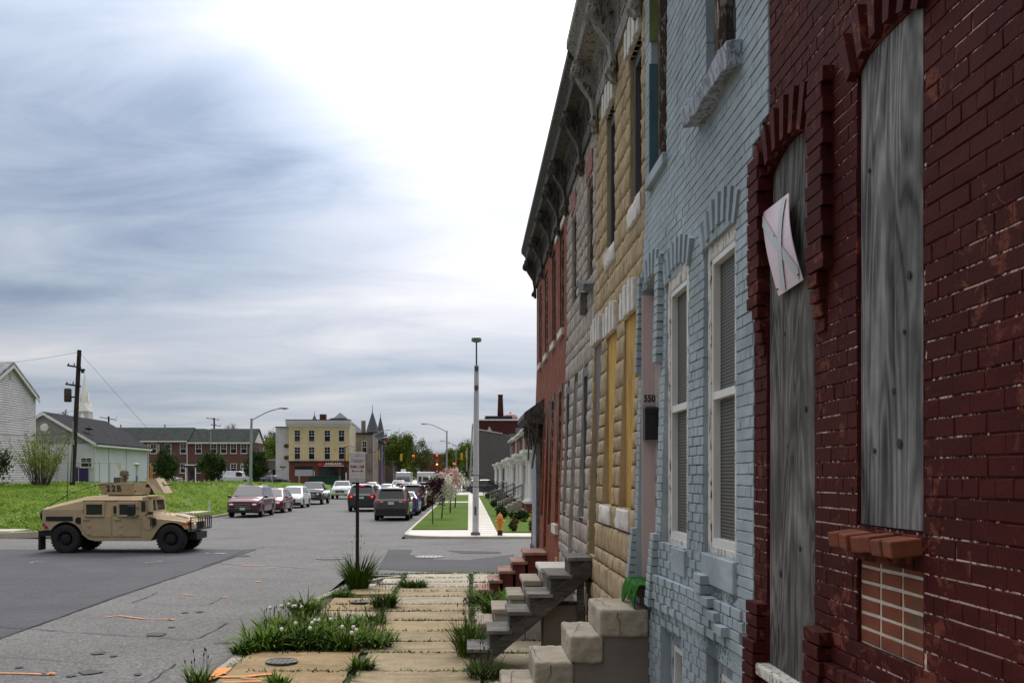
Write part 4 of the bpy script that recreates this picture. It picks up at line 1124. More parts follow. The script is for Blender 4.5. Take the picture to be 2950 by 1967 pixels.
# the overgrown bed between two slabs: a mass of grass and plantain
r = random.Random(5)
mb1, mb2, mb3 = MB(), MB(), MB()
for i in range(150):
    x, y = r.uniform(-2.95, -1.05), r.uniform(13.05, 15.1)
    if x > -1.55 and (y > 14.1 or r.random() < .5): continue
    if y < 13.3 + .2 * math.sin(x * 5): y += .25
    hh = .38 - .12 * clamp((x + 2.3) / 1.2) + .06 * r.random()
    tuft((mb1, mb2, mb3)[i % 3], (x, y, -.04), .16, 34, hh, .016 if i % 3 else .03, r, 1.3, i % 3 == 0)
for k, (m_, mm) in enumerate(((mb1, LEAF), (mb2, LEAF_D), (mb3, LEAF_Y))):
    o = m_.build('weed_bed', mm, None, recalc=False)
    tag(o, ('broad leaved plantain filling the overgrown bed beside the kerb', 'dark green grass filling the overgrown bed beside the kerb', 'yellow green grass blades in the overgrown bed beside the kerb')[k], 'weeds', kind='stuff')
# dandelion clocks standing in it
dn = thing('dandelion', 'dandelion clock on a tall stem standing in the weed bed by the kerb', 'dandelion', (-2.6, 14.3, 0), group='dandelions in the weed bed')
MB().tube([(0, 0, 0), (.012, .004, .18), (.0, .01, .36)], .0035, 5).build('stem', LEAF_D, dn, local=True)
mb = MB(); mb.ell((0, .01, .385), (.027, .027, .027), 10, 7); mb.build('seed_head', FLUFF, dn, local=True, smooth=60)
zd = lambda x, y: (700 + x * .2126, 1600 + y * .2126)
spots = [(365, 712), (525, 688), (630, 662), (705, 685), (672, 690), (715, 922), (535, 1000), (915, 985), (1490, 970), (1530, 1010), (1480, 1050), (1040, 880), (1190, 865), (965, 880), (1340, 968), (800, 700), (945, 915)]
for i, (x, y) in enumerate(spots):
    px_, py_ = zd(x, y); hgt = .36 if y < 800 else .30
    zz = hgt + .02; Y = F * (EYE - zz) / (py_ - PY0); X = (px_ - PX0) / F * Y
    o = dn
    if i:
        o = dn.copy(); COL.objects.link(o)
        for ch in dn.children:
            c_ = ch.copy(); c_.parent = o; COL.objects.link(c_)
    o.location = (X, Y, hgt - .36); o.rotation_euler = (0, 0, i * 1.3)
# plantain spikes (thin brown flower stalks) in the bed
mb = MB()
for i in range(90):
    x, y = r.uniform(-2.85, -1.2), r.uniform(13.4, 15.2); hh = r.uniform(.28, .5); tx = x + r.uniform(-.07, .07)
    mb.tube([(x, y, 0), (tx, y, hh)], [.0025, .002], 4); mb.ell((tx, y, hh), (.008, .008, .025), 5, 4)
tag(mb.build('plantain_spikes', STEM_B, None, recalc=False), 'thin brown plantain flower spikes rising from the weed bed', 'weeds', kind='stuff')
weed('weed_tuft', 'tall grey green grass tuft around the foot of the sign post', (-2.28, 20.5), .24, 260, .85, .018, LEAF_D, LEAF, .8, stalks=8, seed=1)
weed('weed_tuft', 'bright grass tuft leaning over the kerb between two slabs', (-2.72, 16.6), .26, 240, .46, .020, LEAF, LEAF_Y, 1.4, seed=2)
weed('weed_tuft', 'bushy dark weed where four paving slabs meet', (-1.48, 17.5), .22, 170, .36, .028, LEAF_D, LEAF, 1.1, True, 6, seed=3)
weed('weed_tuft', 'sprawling weed in the slab joint below the bushy weed', (-1.55, 15.6), .30, 120, .30, .02, LEAF_D, LEAF, 1.5, stalks=8, seed=4)
weed('weed_tuft', 'low round weed on the pale slabs near the corner', (-1.15, 20.7), .32, 220, .24, .026, LEAF_D, LEAF, 1.3, True, seed=5)
weed('weed_tuft', 'big broad leaved dock plant beside the pale steps', (.52, 15.6), .22, 90, .62, .085, LEAF, LEAF_D, 1.0, True, seed=6)
weed('weed_tuft', 'feathery weeds in front of the dark red brick steps', (.25, 18.0), .32, 200, .34, .016, LEAF_D, LEAF, 1.2, stalks=14, seed=7)
weed('weed_tuft', 'tall thin weed against the foot of the wooden steps', (.02, 12.75), .20, 190, .55, .012, LEAF_D, LEAF, .8, stalks=18, seed=8)
weed('weed_tuft', 'spreading weed in the joint left of the wooden steps', (.02, 14.6), .25, 150, .22, .02, LEAF, LEAF_D, 1.4, True, seed=9)
weed('weed_tuft', 'small weed in the middle joint of the nearer slabs', (-1.28, 11.9), .16, 90, .22, .022, LEAF, STEM_B, 1.2, True, 7, seed=10)
weed('weed_tuft', 'leafy seedling standing on the ochre slab edge', (-2.05, 10.75), .10, 60, .26, .03, LEAF, LEAF_Y, .8, True, seed=11)
weed('weed_tuft', 'straggly weed by the lowest concrete step', (.18, 11.4), .22, 120, .30, .016, LEAF_D, STEM_B, 1.2, stalks=12, seed=12)
weed('weed_tuft', 'weed growing over the kerb by the orange paint', (-2.98, 11.0), .14, 70, .30, .016, LEAF, LEAF_D, 1.0, stalks=8, seed=13)
weed('weed_tuft', 'green sprout against the corner shop plinth', (1.36, 20.4), .12, 90, .62, .014, LEAF, LEAF_Y, .6, seed=14)
weed('weed_tuft', 'weed clump at the kerb short of the weed bed', (-2.93, 13.0), .18, 130, .20, .024, LEAF_D, LEAF, 1.3, True, seed=15)
weed('weed_tuft', 'low weed strip by the kerb beyond the ochre slab', (-2.42, 19.15), .22, 140, .17, .022, LEAF, LEAF_D, 1.4, True, seed=16)
# moss and tiny grass along every joint
mb = MB(); r = random.Random(12)
for yj in J[4:]:
    for i in range(520):
        x = r.uniform(-1.45, 1.3) if r.random() < .75 else r.uniform(-2.6, -1.5)
        if r.random() < .25 + .4 * math.sin(x * 3.1 + yj * 2): continue
        blade(mb, x, yj + r.gauss(0, .012), -.03, r.uniform(0, 6.28), 1.0, r.uniform(.05, .12), .018, r, 2)
for i in range(1700):
    x = r.choice((-1.46, .06)) + r.gauss(0, .035); y = 9 + 14.5 * r.random()
    if y < 13: x += .12
    blade(mb, x, y, -.02, r.uniform(0, 6.28), 1.4, r.uniform(.03, .15) * (1 + .8 * math.sin(y * 2.3)), .016, r, 2)
for i in range(900):
    y = 12 + 10 * r.random(); x = -2.85 + .35 * clamp((y - 17) / 5) + r.gauss(0, .05)
    blade(mb, x, y, -.03, r.uniform(0, 6.28), 1.4, r.uniform(.04, .14), .016, r, 2)
for i in range(1500):
    x = r.uniform(-1.6, 1.4); y = 23.75 - .25 * clamp((-x) / 1.6) + r.gauss(0, .07)
    blade(mb, x, y, -.03, r.uniform(0, 6.28), 1.4, r.uniform(.05, .16), .018, r, 2)
tag(mb.build('joint_grass', LEAF_D, None, recalc=False), 'tiny grass and moss growing along the paving joints', 'grass', kind='stuff')
# loose stones by the steps
for k, (x, y, s_) in enumerate(((.34, 10.55, .14), (.22, 13.1, .12), (.12, 12.9, .07), (.95, 11.3, .09), (.55, 9.6, .06))):
    mb = MB(); mb.ell((x, y, s_ * .3), (s_ * 1.3, s_ * .8, s_ * .5), 9, 6)
    mb.v = [(a + rnd.uniform(-.02, .02), b + rnd.uniform(-.02, .02), max(0, c_ + rnd.uniform(-.015, .015))) for a, b, c_ in mb.v]
    tag(mb.build('loose_stone', CONCRETE, None), ('pale concrete chunk lying between the two nearest stoops', 'flat stone at the foot of the wooden steps', 'small stone beside the flat stone at the wooden steps', 'stone under the diagonal board of the wooden steps', 'small stone fragment on the ground beside the concrete steps')[k], 'stone')
gc = MB(); r = random.Random(3)
for i in range(16):
    c0 = gnd(*za(2120 + r.uniform(-60, 60), 1178 + r.uniform(-8, 8)), RZ); a = r.uniform(-.5, .3)
    blade(gc, c0[0], c0[1], RZ + .005, a, 2.6, r.uniform(.2, .5), .012, r, 3)
tag(gc.build('grass_clipping', LEAF_Y, None, recalc=False), 'torn bunch of green grass lying on the road by the kerb', 'grass')

# ------------------------------------------------------------------ no-parking sign on a dark post
sp0 = (-2.30, 20.6)
sg = thing('parking_sign', 'faded white no parking Tuesday sign on a dark steel post', 'sign', (sp0[0], sp0[1], 0))
SIGN_W = m_peel('faded_sign_white', (.60, .60, .60), (.46, .45, .45), .42, 5)
mb = MB(); x, y = sp0
mb.box((x - .028, y - .006, -.1), (x + .028, y, 2.75)); mb.box((x - .034, y - .02, -.1), (x - .027, y + .012, 2.75)); mb.box((x + .027, y - .02, -.1), (x + .034, y + .012, 2.75))
mb.build('post', mat('dark_post_steel', (.022, .017, .014), .7, .3, 12, .3, 60), sg)
sgx, sy, zb_, zt_ = x, y - .032, 2.175, 2.80
bevel(MB().box((sgx - .165, sy - .003, zb_), (sgx + .165, sy + .003, zt_)).build('sign_plate', SIGN_W, sg), .012)
RED_T = m_peel('faded_red_lettering', (.30, .05, .07), (.52, .48, .49), .36, 2); RED_F = m_peel('bleached_red_lettering', (.42, .30, .34), (.55, .54, .54), .5, 4)
rt3 = (R(90), 0, 0); yf = sy - .006
text('PARKIN', sg, (sgx + .035, yf, 2.722), rt3, .088, RED_F, 'lettering', .62); text('TUESDAY', sg, (sgx + .002, yf, 2.61), rt3, .098, RED_T, 'lettering', .62)
text('8AM-11AM', sg, (sgx, yf, 2.495), rt3, .098, RED_T, 'lettering', .60, .0016); text('CARS TOWED AWAY', sg, (sgx, yf, 2.235), rt3, .066, RED_F, 'lettering', .47)
mb = MB(); mb.box((sgx - .08, yf, 2.399), (sgx + .08, yf + .001, 2.412))
for s_ in (-1, 1): mb.add([(sgx + s_ * .08, yf, 2.438), (sgx + s_ * .08, yf, 2.373), (sgx + s_ * .122, yf, 2.4055)], [(0, 1, 2)])
mb.build('arrow', RED_T, sg, recalc=False)
mb = MB()
for a, b, c_, d_ in ((-.145, .145, 2.322, 2.326), (-.145, -.141, 2.195, 2.322), (.141, .145, 2.195, 2.322), (-.145, .145, 2.195, 2.199), (-.145, -.08, 2.755, 2.759), (-.145, -.141, 2.69, 2.755), (-.084, -.08, 2.69, 2.755), (-.145, -.08, 2.69, 2.694)):
    mb.box((sgx + a, yf, c_), (sgx + b, yf + .001, d_))
mb.build('border_lines', RED_F, sg)
for zz in (2.765, 2.21): MB().ell((sgx + .005, yf, zz), (.008, .004, .008), 8, 4).build('bolt', BLACK, sg)

# ------------------------------------------------------------------ far block on the right: kerb, pavement, lawns
kerb('kerb', [(60, 38.1), (-.6, 38.1), (-1.6, 38.35), (-2.3, 38.95), (-2.6, 39.9), (-2.62, 60), (-2.62, 141.5)], side=-1, m=mat('pale_kerb', (.50, .455, .38), .9, .12, 1.5, .3, 40, .004, dirt=(.30, .26, .2), dscale=1.2, damt=.5))
mb = MB(); mb.add([(q[0], q[1], -.003) for q in ((60, 38.26), (-.55, 38.26), (-1.5, 38.5), (-2.15, 39.05), (-2.44, 39.95), (-2.46, 141.4), (60, 141.4))], [tuple(range(7))])
structure(mb.build('far_pavement', PALE_CONC))
mb = MB()
for yy in [40.3 + 1.5 * i for i in range(30)]: mb.box((0.03, yy, -.002), (1.13, yy + .015, .003))
mb.build('paving_joint', mat('paving_joint_line', (.30, .27, .22), .95), bpy.data.objects['far_pavement'])
m_l = NT('mown_lawn'); p = m_l.pos()
lc = m_l.ramp(m_l.noise(p, .8, 4, .6), [(.3, (.065, .120, .012)), (.7, (.115, .175, .022))])
lc = m_l.mix(m_l.ramp(m_l.noise(p, 9, 4, .7), [(.4, .0), (.75, .5)]), lc, (.03, .075, .01)); m_l.bump(m_l.noise(p, 30, 4, .7), .8, .03)
LAWN = m_l.out(lc, .95, 0, .1)
lawns = [(-2.44, -.03, 42.6, 86), (-2.44, -.03, 91, 121), (1.18, 3.3, 40.4, 56), (3.3, 9, 40.4, 57.5), (1.18, 3.1, 57, 118)]
lo = []
for k, (x0, x1, y0, y1) in enumerate(lawns):
    lo.append(structure(MB().box((x0, y0, -.02), (x1, y1, .035)).build('lawn', LAWN)))
mb = MB(); r = random.Random(9)
for (x0, x1, y0, y1) in lawns:
    for i in range(int(min(9000, (x1 - x0) * (y1 - y0) * 75))):
        y = lerp(y0, y1, r.random() ** 1.7)
        blade(mb, r.uniform(x0, x1), y, .03, r.uniform(0, 6.28), 1.1, r.uniform(.03, .07), .022, r, 1)
tag(mb.build('lawn_grass', m_leaf('lawn_blade', (.12, .19, .02), (.06, .11, .011), 13), None, recalc=False), 'short mown grass on the lawns of the far block', 'grass', kind='stuff')

# ------------------------------------------------------------------ empty lot on the left
def lot_z(x, y):
    t_ = clamp((y - 42.5) / 34); t_ = t_ * t_ * (3 - 2 * t_)
    s_ = clamp((-14.9 - x) / 5.5); s_ = s_ * s_ * (3 - 2 * s_)
    fall = 1 - .40 * clamp((y - 100) / 45)
    z = 1.72 * t_ * s_ * fall
    return z + (.05 * math.sin(x * .9 + y * .23) + .04 * math.sin(y * .7 - x * .3)) * t_ * s_
def lot_edge(y):      # kerb line: corner radius then straight
    if y < 39.2: return None
    if y < 48: t_ = (y - 39.2) / 8.8; return -14.72 - 5.0 * (1 - math.sin(t_ * math.pi / 2))
    return -14.72
mb = MB(); ys = [39.2 + .6 * i for i in range(20)] + [51.5 + 1.5 * i for i in range(60)]
ys = [y for y in ys if y < 141]; nx = 64
for y in ys:
    e_ = lot_edge(y)
    for j in range(nx + 1):
        x = e_ - (j / nx) ** 1.9 * 110
        mb.v.append((x, y, lot_z(x, y) + (0 if j == 0 else rnd.uniform(-.02, .02))))
for i in range(len(ys) - 1):
    for j in range(nx): a = i * (nx + 1) + j; mb.f.append([a, a + 1, a + nx + 2, a + nx + 1]); mb.m.append(0)
structure(mb.build('grass_lot', MEADOW, None, smooth=60))
pth = [(-80, 39.05)] + [(lot_edge(39.2 + .6 * i) + .02, 39.2 + .6 * i - .1) for i in range(16)] + [(-14.68, 60), (-14.68, 141)]
kerb('kerb', pth, .15, -.25, .02, mat('lot_kerb', (.42, .37, .29), .9, .2, 1.5, .4, 30, .006), side=1)
mb = MB()
for i in range(30):
    xa, xb = -18.6 - i * 1.6, -18.6 - (i + 1) * 1.6 + .04
    mb.box((xb, 40.6, -.05), (xa, 42.2, .06))
structure(mb.build('lot_footpath', mat('footpath_concrete', (.50, .45, .36), .95, .2, 1.5, .5, 30)))
MB_blade = MB(); MBy = MB(); r = random.Random(21)
def lot_pt():
    y = 41.5 + 62 * r.random() ** 1.35
    e_ = lot_edge(max(39.3, y)) - .15
    px_ = r.uniform(-30, 960)
    x = (px_ - PX0) / F * y
    return (x, y) if x < e_ else None
n = 0
while n < 21000:
    q = lot_pt()
    if not q: continue
    x, y = q
    if 40.4 < y < 42.3 and x < -18.4: continue
    n += 1
    hh = r.uniform(.05, .15) * (1 + .8 * max(0, math.sin(x * 1.1) * math.sin(y * .8)))
    z = lot_z(x, y) - .02
    for k in range(4): blade(MB_blade if n % 3 else MBy, x + r.uniform(-.14, .14), y + r.uniform(-.14, .14), z, r.uniform(0, 6.28), .9, hh * r.uniform(.7, 1.3), .024, r, 2)
tag(MB_blade.build('lot_grass', m_leaf('lot_grass_green', (.155, .245, .016), (.080, .145, .010), 9), None, recalc=False), 'rough green grass covering the empty lot', 'grass', kind='stuff')
tag(MBy.build('lot_grass', m_leaf('lot_grass_lime', (.25, .31, .022), (.14, .21, .015), 11), None, recalc=False), 'lighter yellow green grass among the rough grass of the empty lot', 'grass', kind='stuff')
mb = MB(); my = MB(); n = 0
while n < 620:
    q = lot_pt()
    if not q: continue
    n += 1; x, y = q
    if math.sin(x * .5 + 1) * math.sin(y * .31) < -.1: continue
    (my if n % 4 == 0 else mb).ell((x, y, lot_z(x, y) + r.uniform(.12, .24)), (.035, .035, .03), 5, 3)
tag(mb.build('dandelion_clocks', FLUFF, None, recalc=False), 'scattered white dandelion clocks dotting the empty lot', 'dandelions', kind='stuff')
tag(my.build('dandelion_flowers', mat('dandelion_yellow', (.75, .55, .03), .8), None, recalc=False), 'scattered yellow dandelion flowers dotting the empty lot', 'dandelions', kind='stuff')
PIPE = mat('white_pvc', (.62, .66, .62), .5, .08, 4)
for (px_, py_, h_, lab) in ((603, 1434, .62, 'tall pale vent pipe standing in the grass lot behind the maroon car'), (538, 1440, .34, 'short leaning white pipe in the grass lot')):
    Y = 62; x, _, _ = at(px_, py_, Y); z = lot_z(x, Y)
    o = thing('vent_pipe', lab, 'pipe', (x, Y, z)); MB().cyl((x, Y, z - .1), (x + (.08 if h_ < .5 else 0), Y, z + h_), .055, .055, 12).build('tube', PIPE, o); MB().cyl((x + (.08 if h_ < .5 else 0), Y, z + h_ - .01), (x + (.08 if h_ < .5 else 0), Y, z + h_ + .06), .07, .07, 12).build('cap', PIPE, o)
structure(MB().box((-17.2, 57, .0), (-15.6, 60.5, lot_z(-16.4, 58.7) + .05)).build('concrete_pad', mat('pad_concrete', (.48, .42, .32), .95, .2, 2)))
# ================================================================== VEHICLES
def m_paint(name, c, flake=0, rough=.28, coat=.8):
    t = NT(name); p = t.pos(True)
    col = t.ramp(t.noise(p, 1.5, 4, .6), [(.3, tuple(x * .93 for x in c)), (.7, tuple(min(1, x * 1.05) for x in c))])
    sx_ = t.n('ShaderNodeSeparateXYZ'); t.t.links.new(p, sx_.inputs[0])
    t.b.inputs['Coat Weight'].default_value = coat; t.b.inputs['Coat Roughness'].default_value = .06
    return t.out(col, rough, .25 if flake else 0, .5)
CAR_GLASS = NT('car_glass'); CAR_GLASS.b.inputs['Coat Weight'].default_value = .3; CAR_GLASS.b.inputs['Coat Roughness'].default_value = .02; CAR_GLASS = CAR_GLASS.out((.018, .027, .028), .03, 0, .8)
REAR_GLASS = NT('tinted_car_glass').out((.012, .014, .016), .04, 0, .55)
CHROME = NT('chrome_trim').out((.62, .62, .62), .18, 1.0, .5)
RIM = mat('alloy_rim', (.38, .38, .39), .35, .1, 4, metal=.7, obj=True)
LAMP_W = NT('headlamp_lens').out((.62, .64, .66), .08, 0, .7)
LAMP_R = NT('tail_lamp_lens').out((.33, .012, .014), .12, 0, .6)
LAMP_A = NT('amber_lens').out((.55, .17, .02), .2, 0, .5)
BRAKE_ON = emit('lit_brake_lamp', (1.0, .05, .03), 2.0)
PLATE = mat('number_plate', (.55, .56, .55), .5, .06, 20, obj=True)
PLASTIC = mat('black_bumper_plastic', (.022, .022, .024), .6, .15, 6, obj=True)
WHEELM = {}
def wheel(parent, x, y, r, w, side, far=False, rimm=None):
    key = (round(r, 3), round(w, 3), far, (rimm or RIM).name)
    if key not in WHEELM:
        rr = r * .62
        ty = MB(); ty.lathe([(rr, -w / 2), (r * .93, -w / 2), (r, -w * .32), (r, w * .32), (r * .93, w / 2), (rr, w / 2)], (0, 0, 0), 24, 'x', cap=False)
        rm = MB(); rm.lathe([(rr, -w * .42), (rr, w * .38), (rr * .92, w * .42), (rr * .86, w * .22), (.001, w * .18)], (0, 0, 0), 24, 'x', cap=False)
        if not far:
            for k in range(5):
                a = 2 * math.pi * k / 5
                rm.obox((w * .30, math.cos(a) * rr * .5, math.sin(a) * rr * .5), (w * .16, rr * .9, rr * .24), rx=a)
            rm.cyl((w * .2, 0, 0), (w * .42, 0, 0), rr * .24, rr * .2, 12)
        WHEELM[key] = (ty.mesh('tyre', BLACK_RUBBER, smooth=40), rm.mesh('rim', rimm or RIM, smooth=35))
    e_ = bpy.data.objects.new('wheel', WHEELM[key][0]); link(e_, parent); e_.location = (x, y, r); e_.rotation_euler = (0, 0, 0 if side > 0 else math.pi)
    q = bpy.data.objects.new('rim', WHEELM[key][1]); link(q, e_)
    return e_
CARS = {
 # top: silhouette (y, z) rear -> front ; belt ; wheels ; w half width ; wr roof half width
 'suv': dict(L=5.1, w=.985, wr=.70, top=[(-2.55, .92), (-2.50, 1.10), (-2.42, 1.18), (-2.05, 1.74), (-1.5, 1.83), (.2, 1.84), (.55, 1.80), (1.32, 1.20), (1.45, 1.16), (2.25, 1.06), (2.46, .94), (2.55, .62)],
             belt=[(-2.55, 1.08), (1.3, 1.10), (2.55, .80)], wb=(-1.5, 1.52), wr_=.37, ws=(.62, 1.30), rw=(-2.40, -2.06), win=[(-1.95, -1.10), (-1.02, -.05), (.03, 1.02)], zb=.32),
 'wagon': dict(L=4.8, w=.95, wr=.68, top=[(-2.40, .70), (-2.38, 1.00), (-2.30, 1.12), (-2.02, 1.68), (-1.5, 1.77), (.2, 1.78), (.50, 1.74), (1.22, 1.12), (1.35, 1.08), (2.15, .98), (2.33, .86), (2.40, .6)],
             belt=[(-2.4, 1.05), (1.2, 1.03), (2.4, .78)], wb=(-1.42, 1.44), wr_=.36, ws=(.56, 1.20), rw=(-2.28, -2.03), win=[(-1.92, -1.05), (-.97, -.05), (.03, .95)], zb=.30),
 'hatch': dict(L=4.3, w=.90, wr=.62, top=[(-2.15, .75), (-2.12, 1.00), (-1.98, 1.10), (-1.70, 1.52), (-1.2, 1.61), (.0, 1.63), (.42, 1.57), (1.42, 1.02), (1.52, .98), (1.95, .86), (2.10, .72), (2.15, .5)],
             belt=[(-2.15, 1.02), (1.3, .94), (2.15, .70)], wb=(-1.28, 1.32), wr_=.33, ws=(.48, 1.36), rw=(-1.96, -1.72), win=[(-1.6, -.95), (-.87, .02), (.1, 1.0)], zb=.24),
 'sedan': dict(L=4.7, w=.90, wr=.60, top=[(-2.35, .72), (-2.32, 1.00), (-2.22, 1.06), (-1.70, 1.09), (-1.62, 1.10), (-.98, 1.42), (-.5, 1.46), (.1, 1.46), (.42, 1.42), (1.10, 1.02), (1.25, .98), (2.08, .86), (2.28, .72), (2.35, .5)],
             belt=[(-2.35, 1.0), (-.5, .95), (1.2, .93), (2.35, .70)], wb=(-1.38, 1.42), wr_=.33, ws=(.46, 1.08), rw=(-1.58, -1.0), win=[(-1.25, -.42), (-.34, .62)], zb=.24),
 'pickup': dict(L=5.7, w=1.0, wr=.70, top=[(-2.85, .8), (-2.84, 1.26), (-2.80, 1.30), (-.72, 1.30), (-.66, 1.34), (-.46, 1.86), (-.2, 1.91), (.5, 1.91), (.72, 1.87), (1.25, 1.34), (1.35, 1.30), (2.62, 1.20), (2.80, 1.06), (2.85, .62)],
             belt=[(-2.85, 1.22), (1.2, 1.22), (2.85, .95)], wb=(-1.75, 1.80), wr_=.41, ws=(.75, 1.23), rw=(-.64, -.48), win=[(-.36, .28), (.36, .95)], zb=.44),
 'van': dict(L=5.6, w=.99, wr=.80, top=[(-2.80, .7), (-2.78, 1.2), (-2.70, 1.98), (-2.5, 2.05), (.8, 2.05), (1.15, 1.98), (1.75, 1.28), (1.85, 1.20), (2.60, 1.02), (2.75, .90), (2.80, .6)],
             belt=[(-2.8, 1.18), (1.7, 1.18), (2.8, .85)], wb=(-1.70, 1.75), wr_=.36, ws=(1.18, 1.74), rw=(-2.77, -2.71), win=[(-.4, .25), (.35, 1.25)], zb=.32),
}
def car(name, label, kind, loc, facing_us, paint, detail=2, opts=(), group=None, sc=1.0, rz=None):
    s = CARS[kind]; L, w, wr = s['L'], s['w'], s['wr']
    rot = rz if rz is not None else (math.pi if facing_us else 0.0)
    o = thing(name, label, 'truck' if kind == 'pickup' else 'van' if kind == 'van' else 'car', loc, rot, group)
    o.scale = (sc, sc, sc)
    top, belt = s['top'], s['belt']; zr = max(z for _, z in top)
    rw_ = s['wr_']; ra = rw_ * 1.16
    ys = sorted({round(y, 3) for y, _ in top} | {round(-L / 2 + L * i / 26, 3) for i in range(27)} | {round(c + ra * math.cos(a), 3) for c in s['wb'] for a in [math.pi * k / 10 for k in range(11)]})
    def prm(y):
        zt = interp(top, y); zb_ = min(interp(belt, y), zt - .03)
        e_ = clamp((L / 2 - abs(y)) / (.42 if y > 0 else .30))
        ww = w * (.80 + .20 * math.sin(e_ * math.pi / 2))
        g = clamp((zt - zb_ - .06) / max(.1, zr - 1.05 - .06))
        wt2 = lerp(ww * .94, wr, clamp(g))
        bot = s['zb'] + (.10 * (1 - e_))
        for c in s['wb']:
            if abs(y - c) < ra: bot = max(bot, rw_ * .92 + math.sqrt(max(0, ra * ra - (y - c) ** 2)))
        return zt, zb_, ww, wt2, min(bot, zb_ - .06)
    def belt_pt(y):
        zt, zb_, ww, wt2, bot = prm(y); return Vector((ww * .965, y, zb_))
    def roof_pt(y):
        zt, zb_, ww, wt2, bot = prm(y); return Vector((wt2, y, zt - min(.05, (zt - zb_) * .4)))
    body = MB(); rings = []
    for y in ys:
        zt, zb_, ww, wt2, bot = prm(y)
        half = [(ww * .90, bot - .0), (ww * .985, bot + .03), (ww, (bot + zb_) * .5 if bot < zb_ - .1 else bot + .04), (ww * .995, zb_ - .05), (ww * .965, zb_), (wt2, zt - min(.05, (zt - zb_) * .4)), (wt2 * .88, zt - .012), (wt2 * .45, zt)]
        ring = [(x, y, z) for x, z in half] + [(-x, y, z) for x, z in reversed(half)]
        rings.append(ring)
    n = len(rings[0])
    for r_ in rings: body.v += r_
    for i in range(len(rings) - 1):
        for k in range(n): body.f.append([i * n + k, i * n + (k + 1) % n, (i + 1) * n + (k + 1) % n, (i + 1) * n + k]); body.m.append(0)
    body.f.append(list(range(n))); body.f.append(list(range((len(rings) - 1) * n, len(rings) * n))); body.m += [0, 0]
    bo = body.build('body', paint, o, smooth=28, local=True)
    def pane(nm, y0, y1, ins=.06, m=CAR_GLASS, par=o):
        mb = MB(); vs_ = []
        for y, f in ((y0, .03), (y1, -.03)):
            zt, zb_, ww, wt2, bot = prm(y)
            hw = max(wt2 * .88 - .01, .1) if True else 0
            vs_.append((hw, y, zt))
        (h0, a, z0), (h1, b, z1) = vs_
        d = Vector((0, b - a, z1 - z0)).normalized(); nrm = Vector((0, -d.z, d.y));
        if nrm.z < 0: nrm = -nrm
        a2 = Vector((0, a, z0)) + d * .05 + nrm * .012; b2 = Vector((0, b, z1)) - d * .04 + nrm * .012
        mb.quad((-h0, a2.y, a2.z), (h0, a2.y, a2.z), (h1, b2.y, b2.z), (-h1, b2.y, b2.z))
        q = mb.build(nm, m, par, recalc=False, local=True)
        return q
    if not ('nors' in opts): pane('windshield', *s['ws'])
    pane('rear_window', *s['rw'], m=REAR_GLASS if not facing_us else CAR_GLASS)
    for (a, b) in s['win'][(1 if 'panel_van' in opts else 0):]:
        for sd in (1, -1):
            mb = MB(); k = 6; P = []
            for i in range(k + 1):
                y = lerp(a, b, i / k); p0, p1 = belt_pt(y), roof_pt(y)
                d = p1 - p0
                lo_, hi_ = p0 + d * .10, p0 + d * .88
                nrm = Vector((d.z, 0, -d.x)).normalized() * .012
                P.append((lo_ + nrm, hi_ + nrm))
            for (l0, h0), (l1, h1) in zip(P, P[1:]): mb.quad(*[(sd * v.x, v.y, v.z) for v in (l0, l1, h1, h0)])
            mb.build('side_window', REAR_GLASS, o, recalc=False, local=True)
    for sd in (1, -1):
        for c in s['wb']: wheel(o, sd * (w - .115), c, rw_, .23, sd, detail < 2, None)
    mb = MB()
    mb.box((-w + .16, -L / 2 + .3, s['zb'] - .06), (w - .16, L / 2 - .35, rw_ * 2.0)); mb.build('underbody', DARK, o, local=True)
    yf = L / 2; yr = -L / 2
    def on_front(z):  # y of the nose at height z
        return yf - .02
    lamp = BRAKE_ON if 'brake' in opts else LAMP_R
    zt_f = interp(top, yf - .14)
    hz = min(interp(belt, yf - .2), zt_f) - .10
    for sd in (1, -1):
        mb = MB(); mb.ell((sd * w * .67, yf - .17, hz), (.19, .185, .085 if kind != 'pickup' else .12), 14, 8)
        mb.add([(sd * (w * .67 + .08), yf - .10, hz - .05), (sd * (w * .93), yf - .34, hz - .02), (sd * (w * .93), yf - .46, hz + .07), (sd * (w * .67 + .05), yf - .16, hz + .085)], [(0, 1, 2, 3)])
        mb.build('headlight', LAMP_W, o, local=True)
        tz0, tz1 = (.72, 1.02) if kind in ('sedan', 'hatch') else (.78, 1.22) if kind != 'pickup' else (.85, 1.22)
        mb = MB()
        if 'tall_lamp' in opts:
            p0 = prm(yr + .10); q0 = [(w * .80, yr + .03, .78), (w * .80, yr + .03, 1.10), (w * .80, yr + .12, 1.16), (wr + .05, yr + .42, 1.66)]
            wd = [.17, .14, .10, .06]
            for (a, wa), (b, wb_) in zip(zip(q0, wd), zip(q0[1:], wd[1:])):
                mb.add([(sd * (a[0] - wa), a[1] - .025, a[2]), (sd * (a[0] + .075), a[1] + .06, a[2]), (sd * (b[0] + .075), b[1] + .06, b[2]), (sd * (b[0] - wb_), b[1] - .025, b[2]),
                        (sd * (a[0] + .09), a[1] + .25, a[2]), (sd * (b[0] + .09), b[1] + .22, b[2])], [(0, 1, 2, 3), (1, 4, 5, 2)])
        else:
            xa_, xb_ = w * .60, w * .86
            mb.box((min(sd * xa_, sd * xb_), yr - .012, tz0 + .10), (max(sd * xa_, sd * xb_), yr + .25, tz1 - .03))
        tl_ = mb.build('taillight', LAMP_R, o, local=True)
        if 'brake' in opts: MB().ell((sd * w * .71, yr - .008, (tz0 + tz1) / 2 + .03), (.075, .03, .07), 10, 6).build('lit_bulb', BRAKE_ON, tl_, local=True)
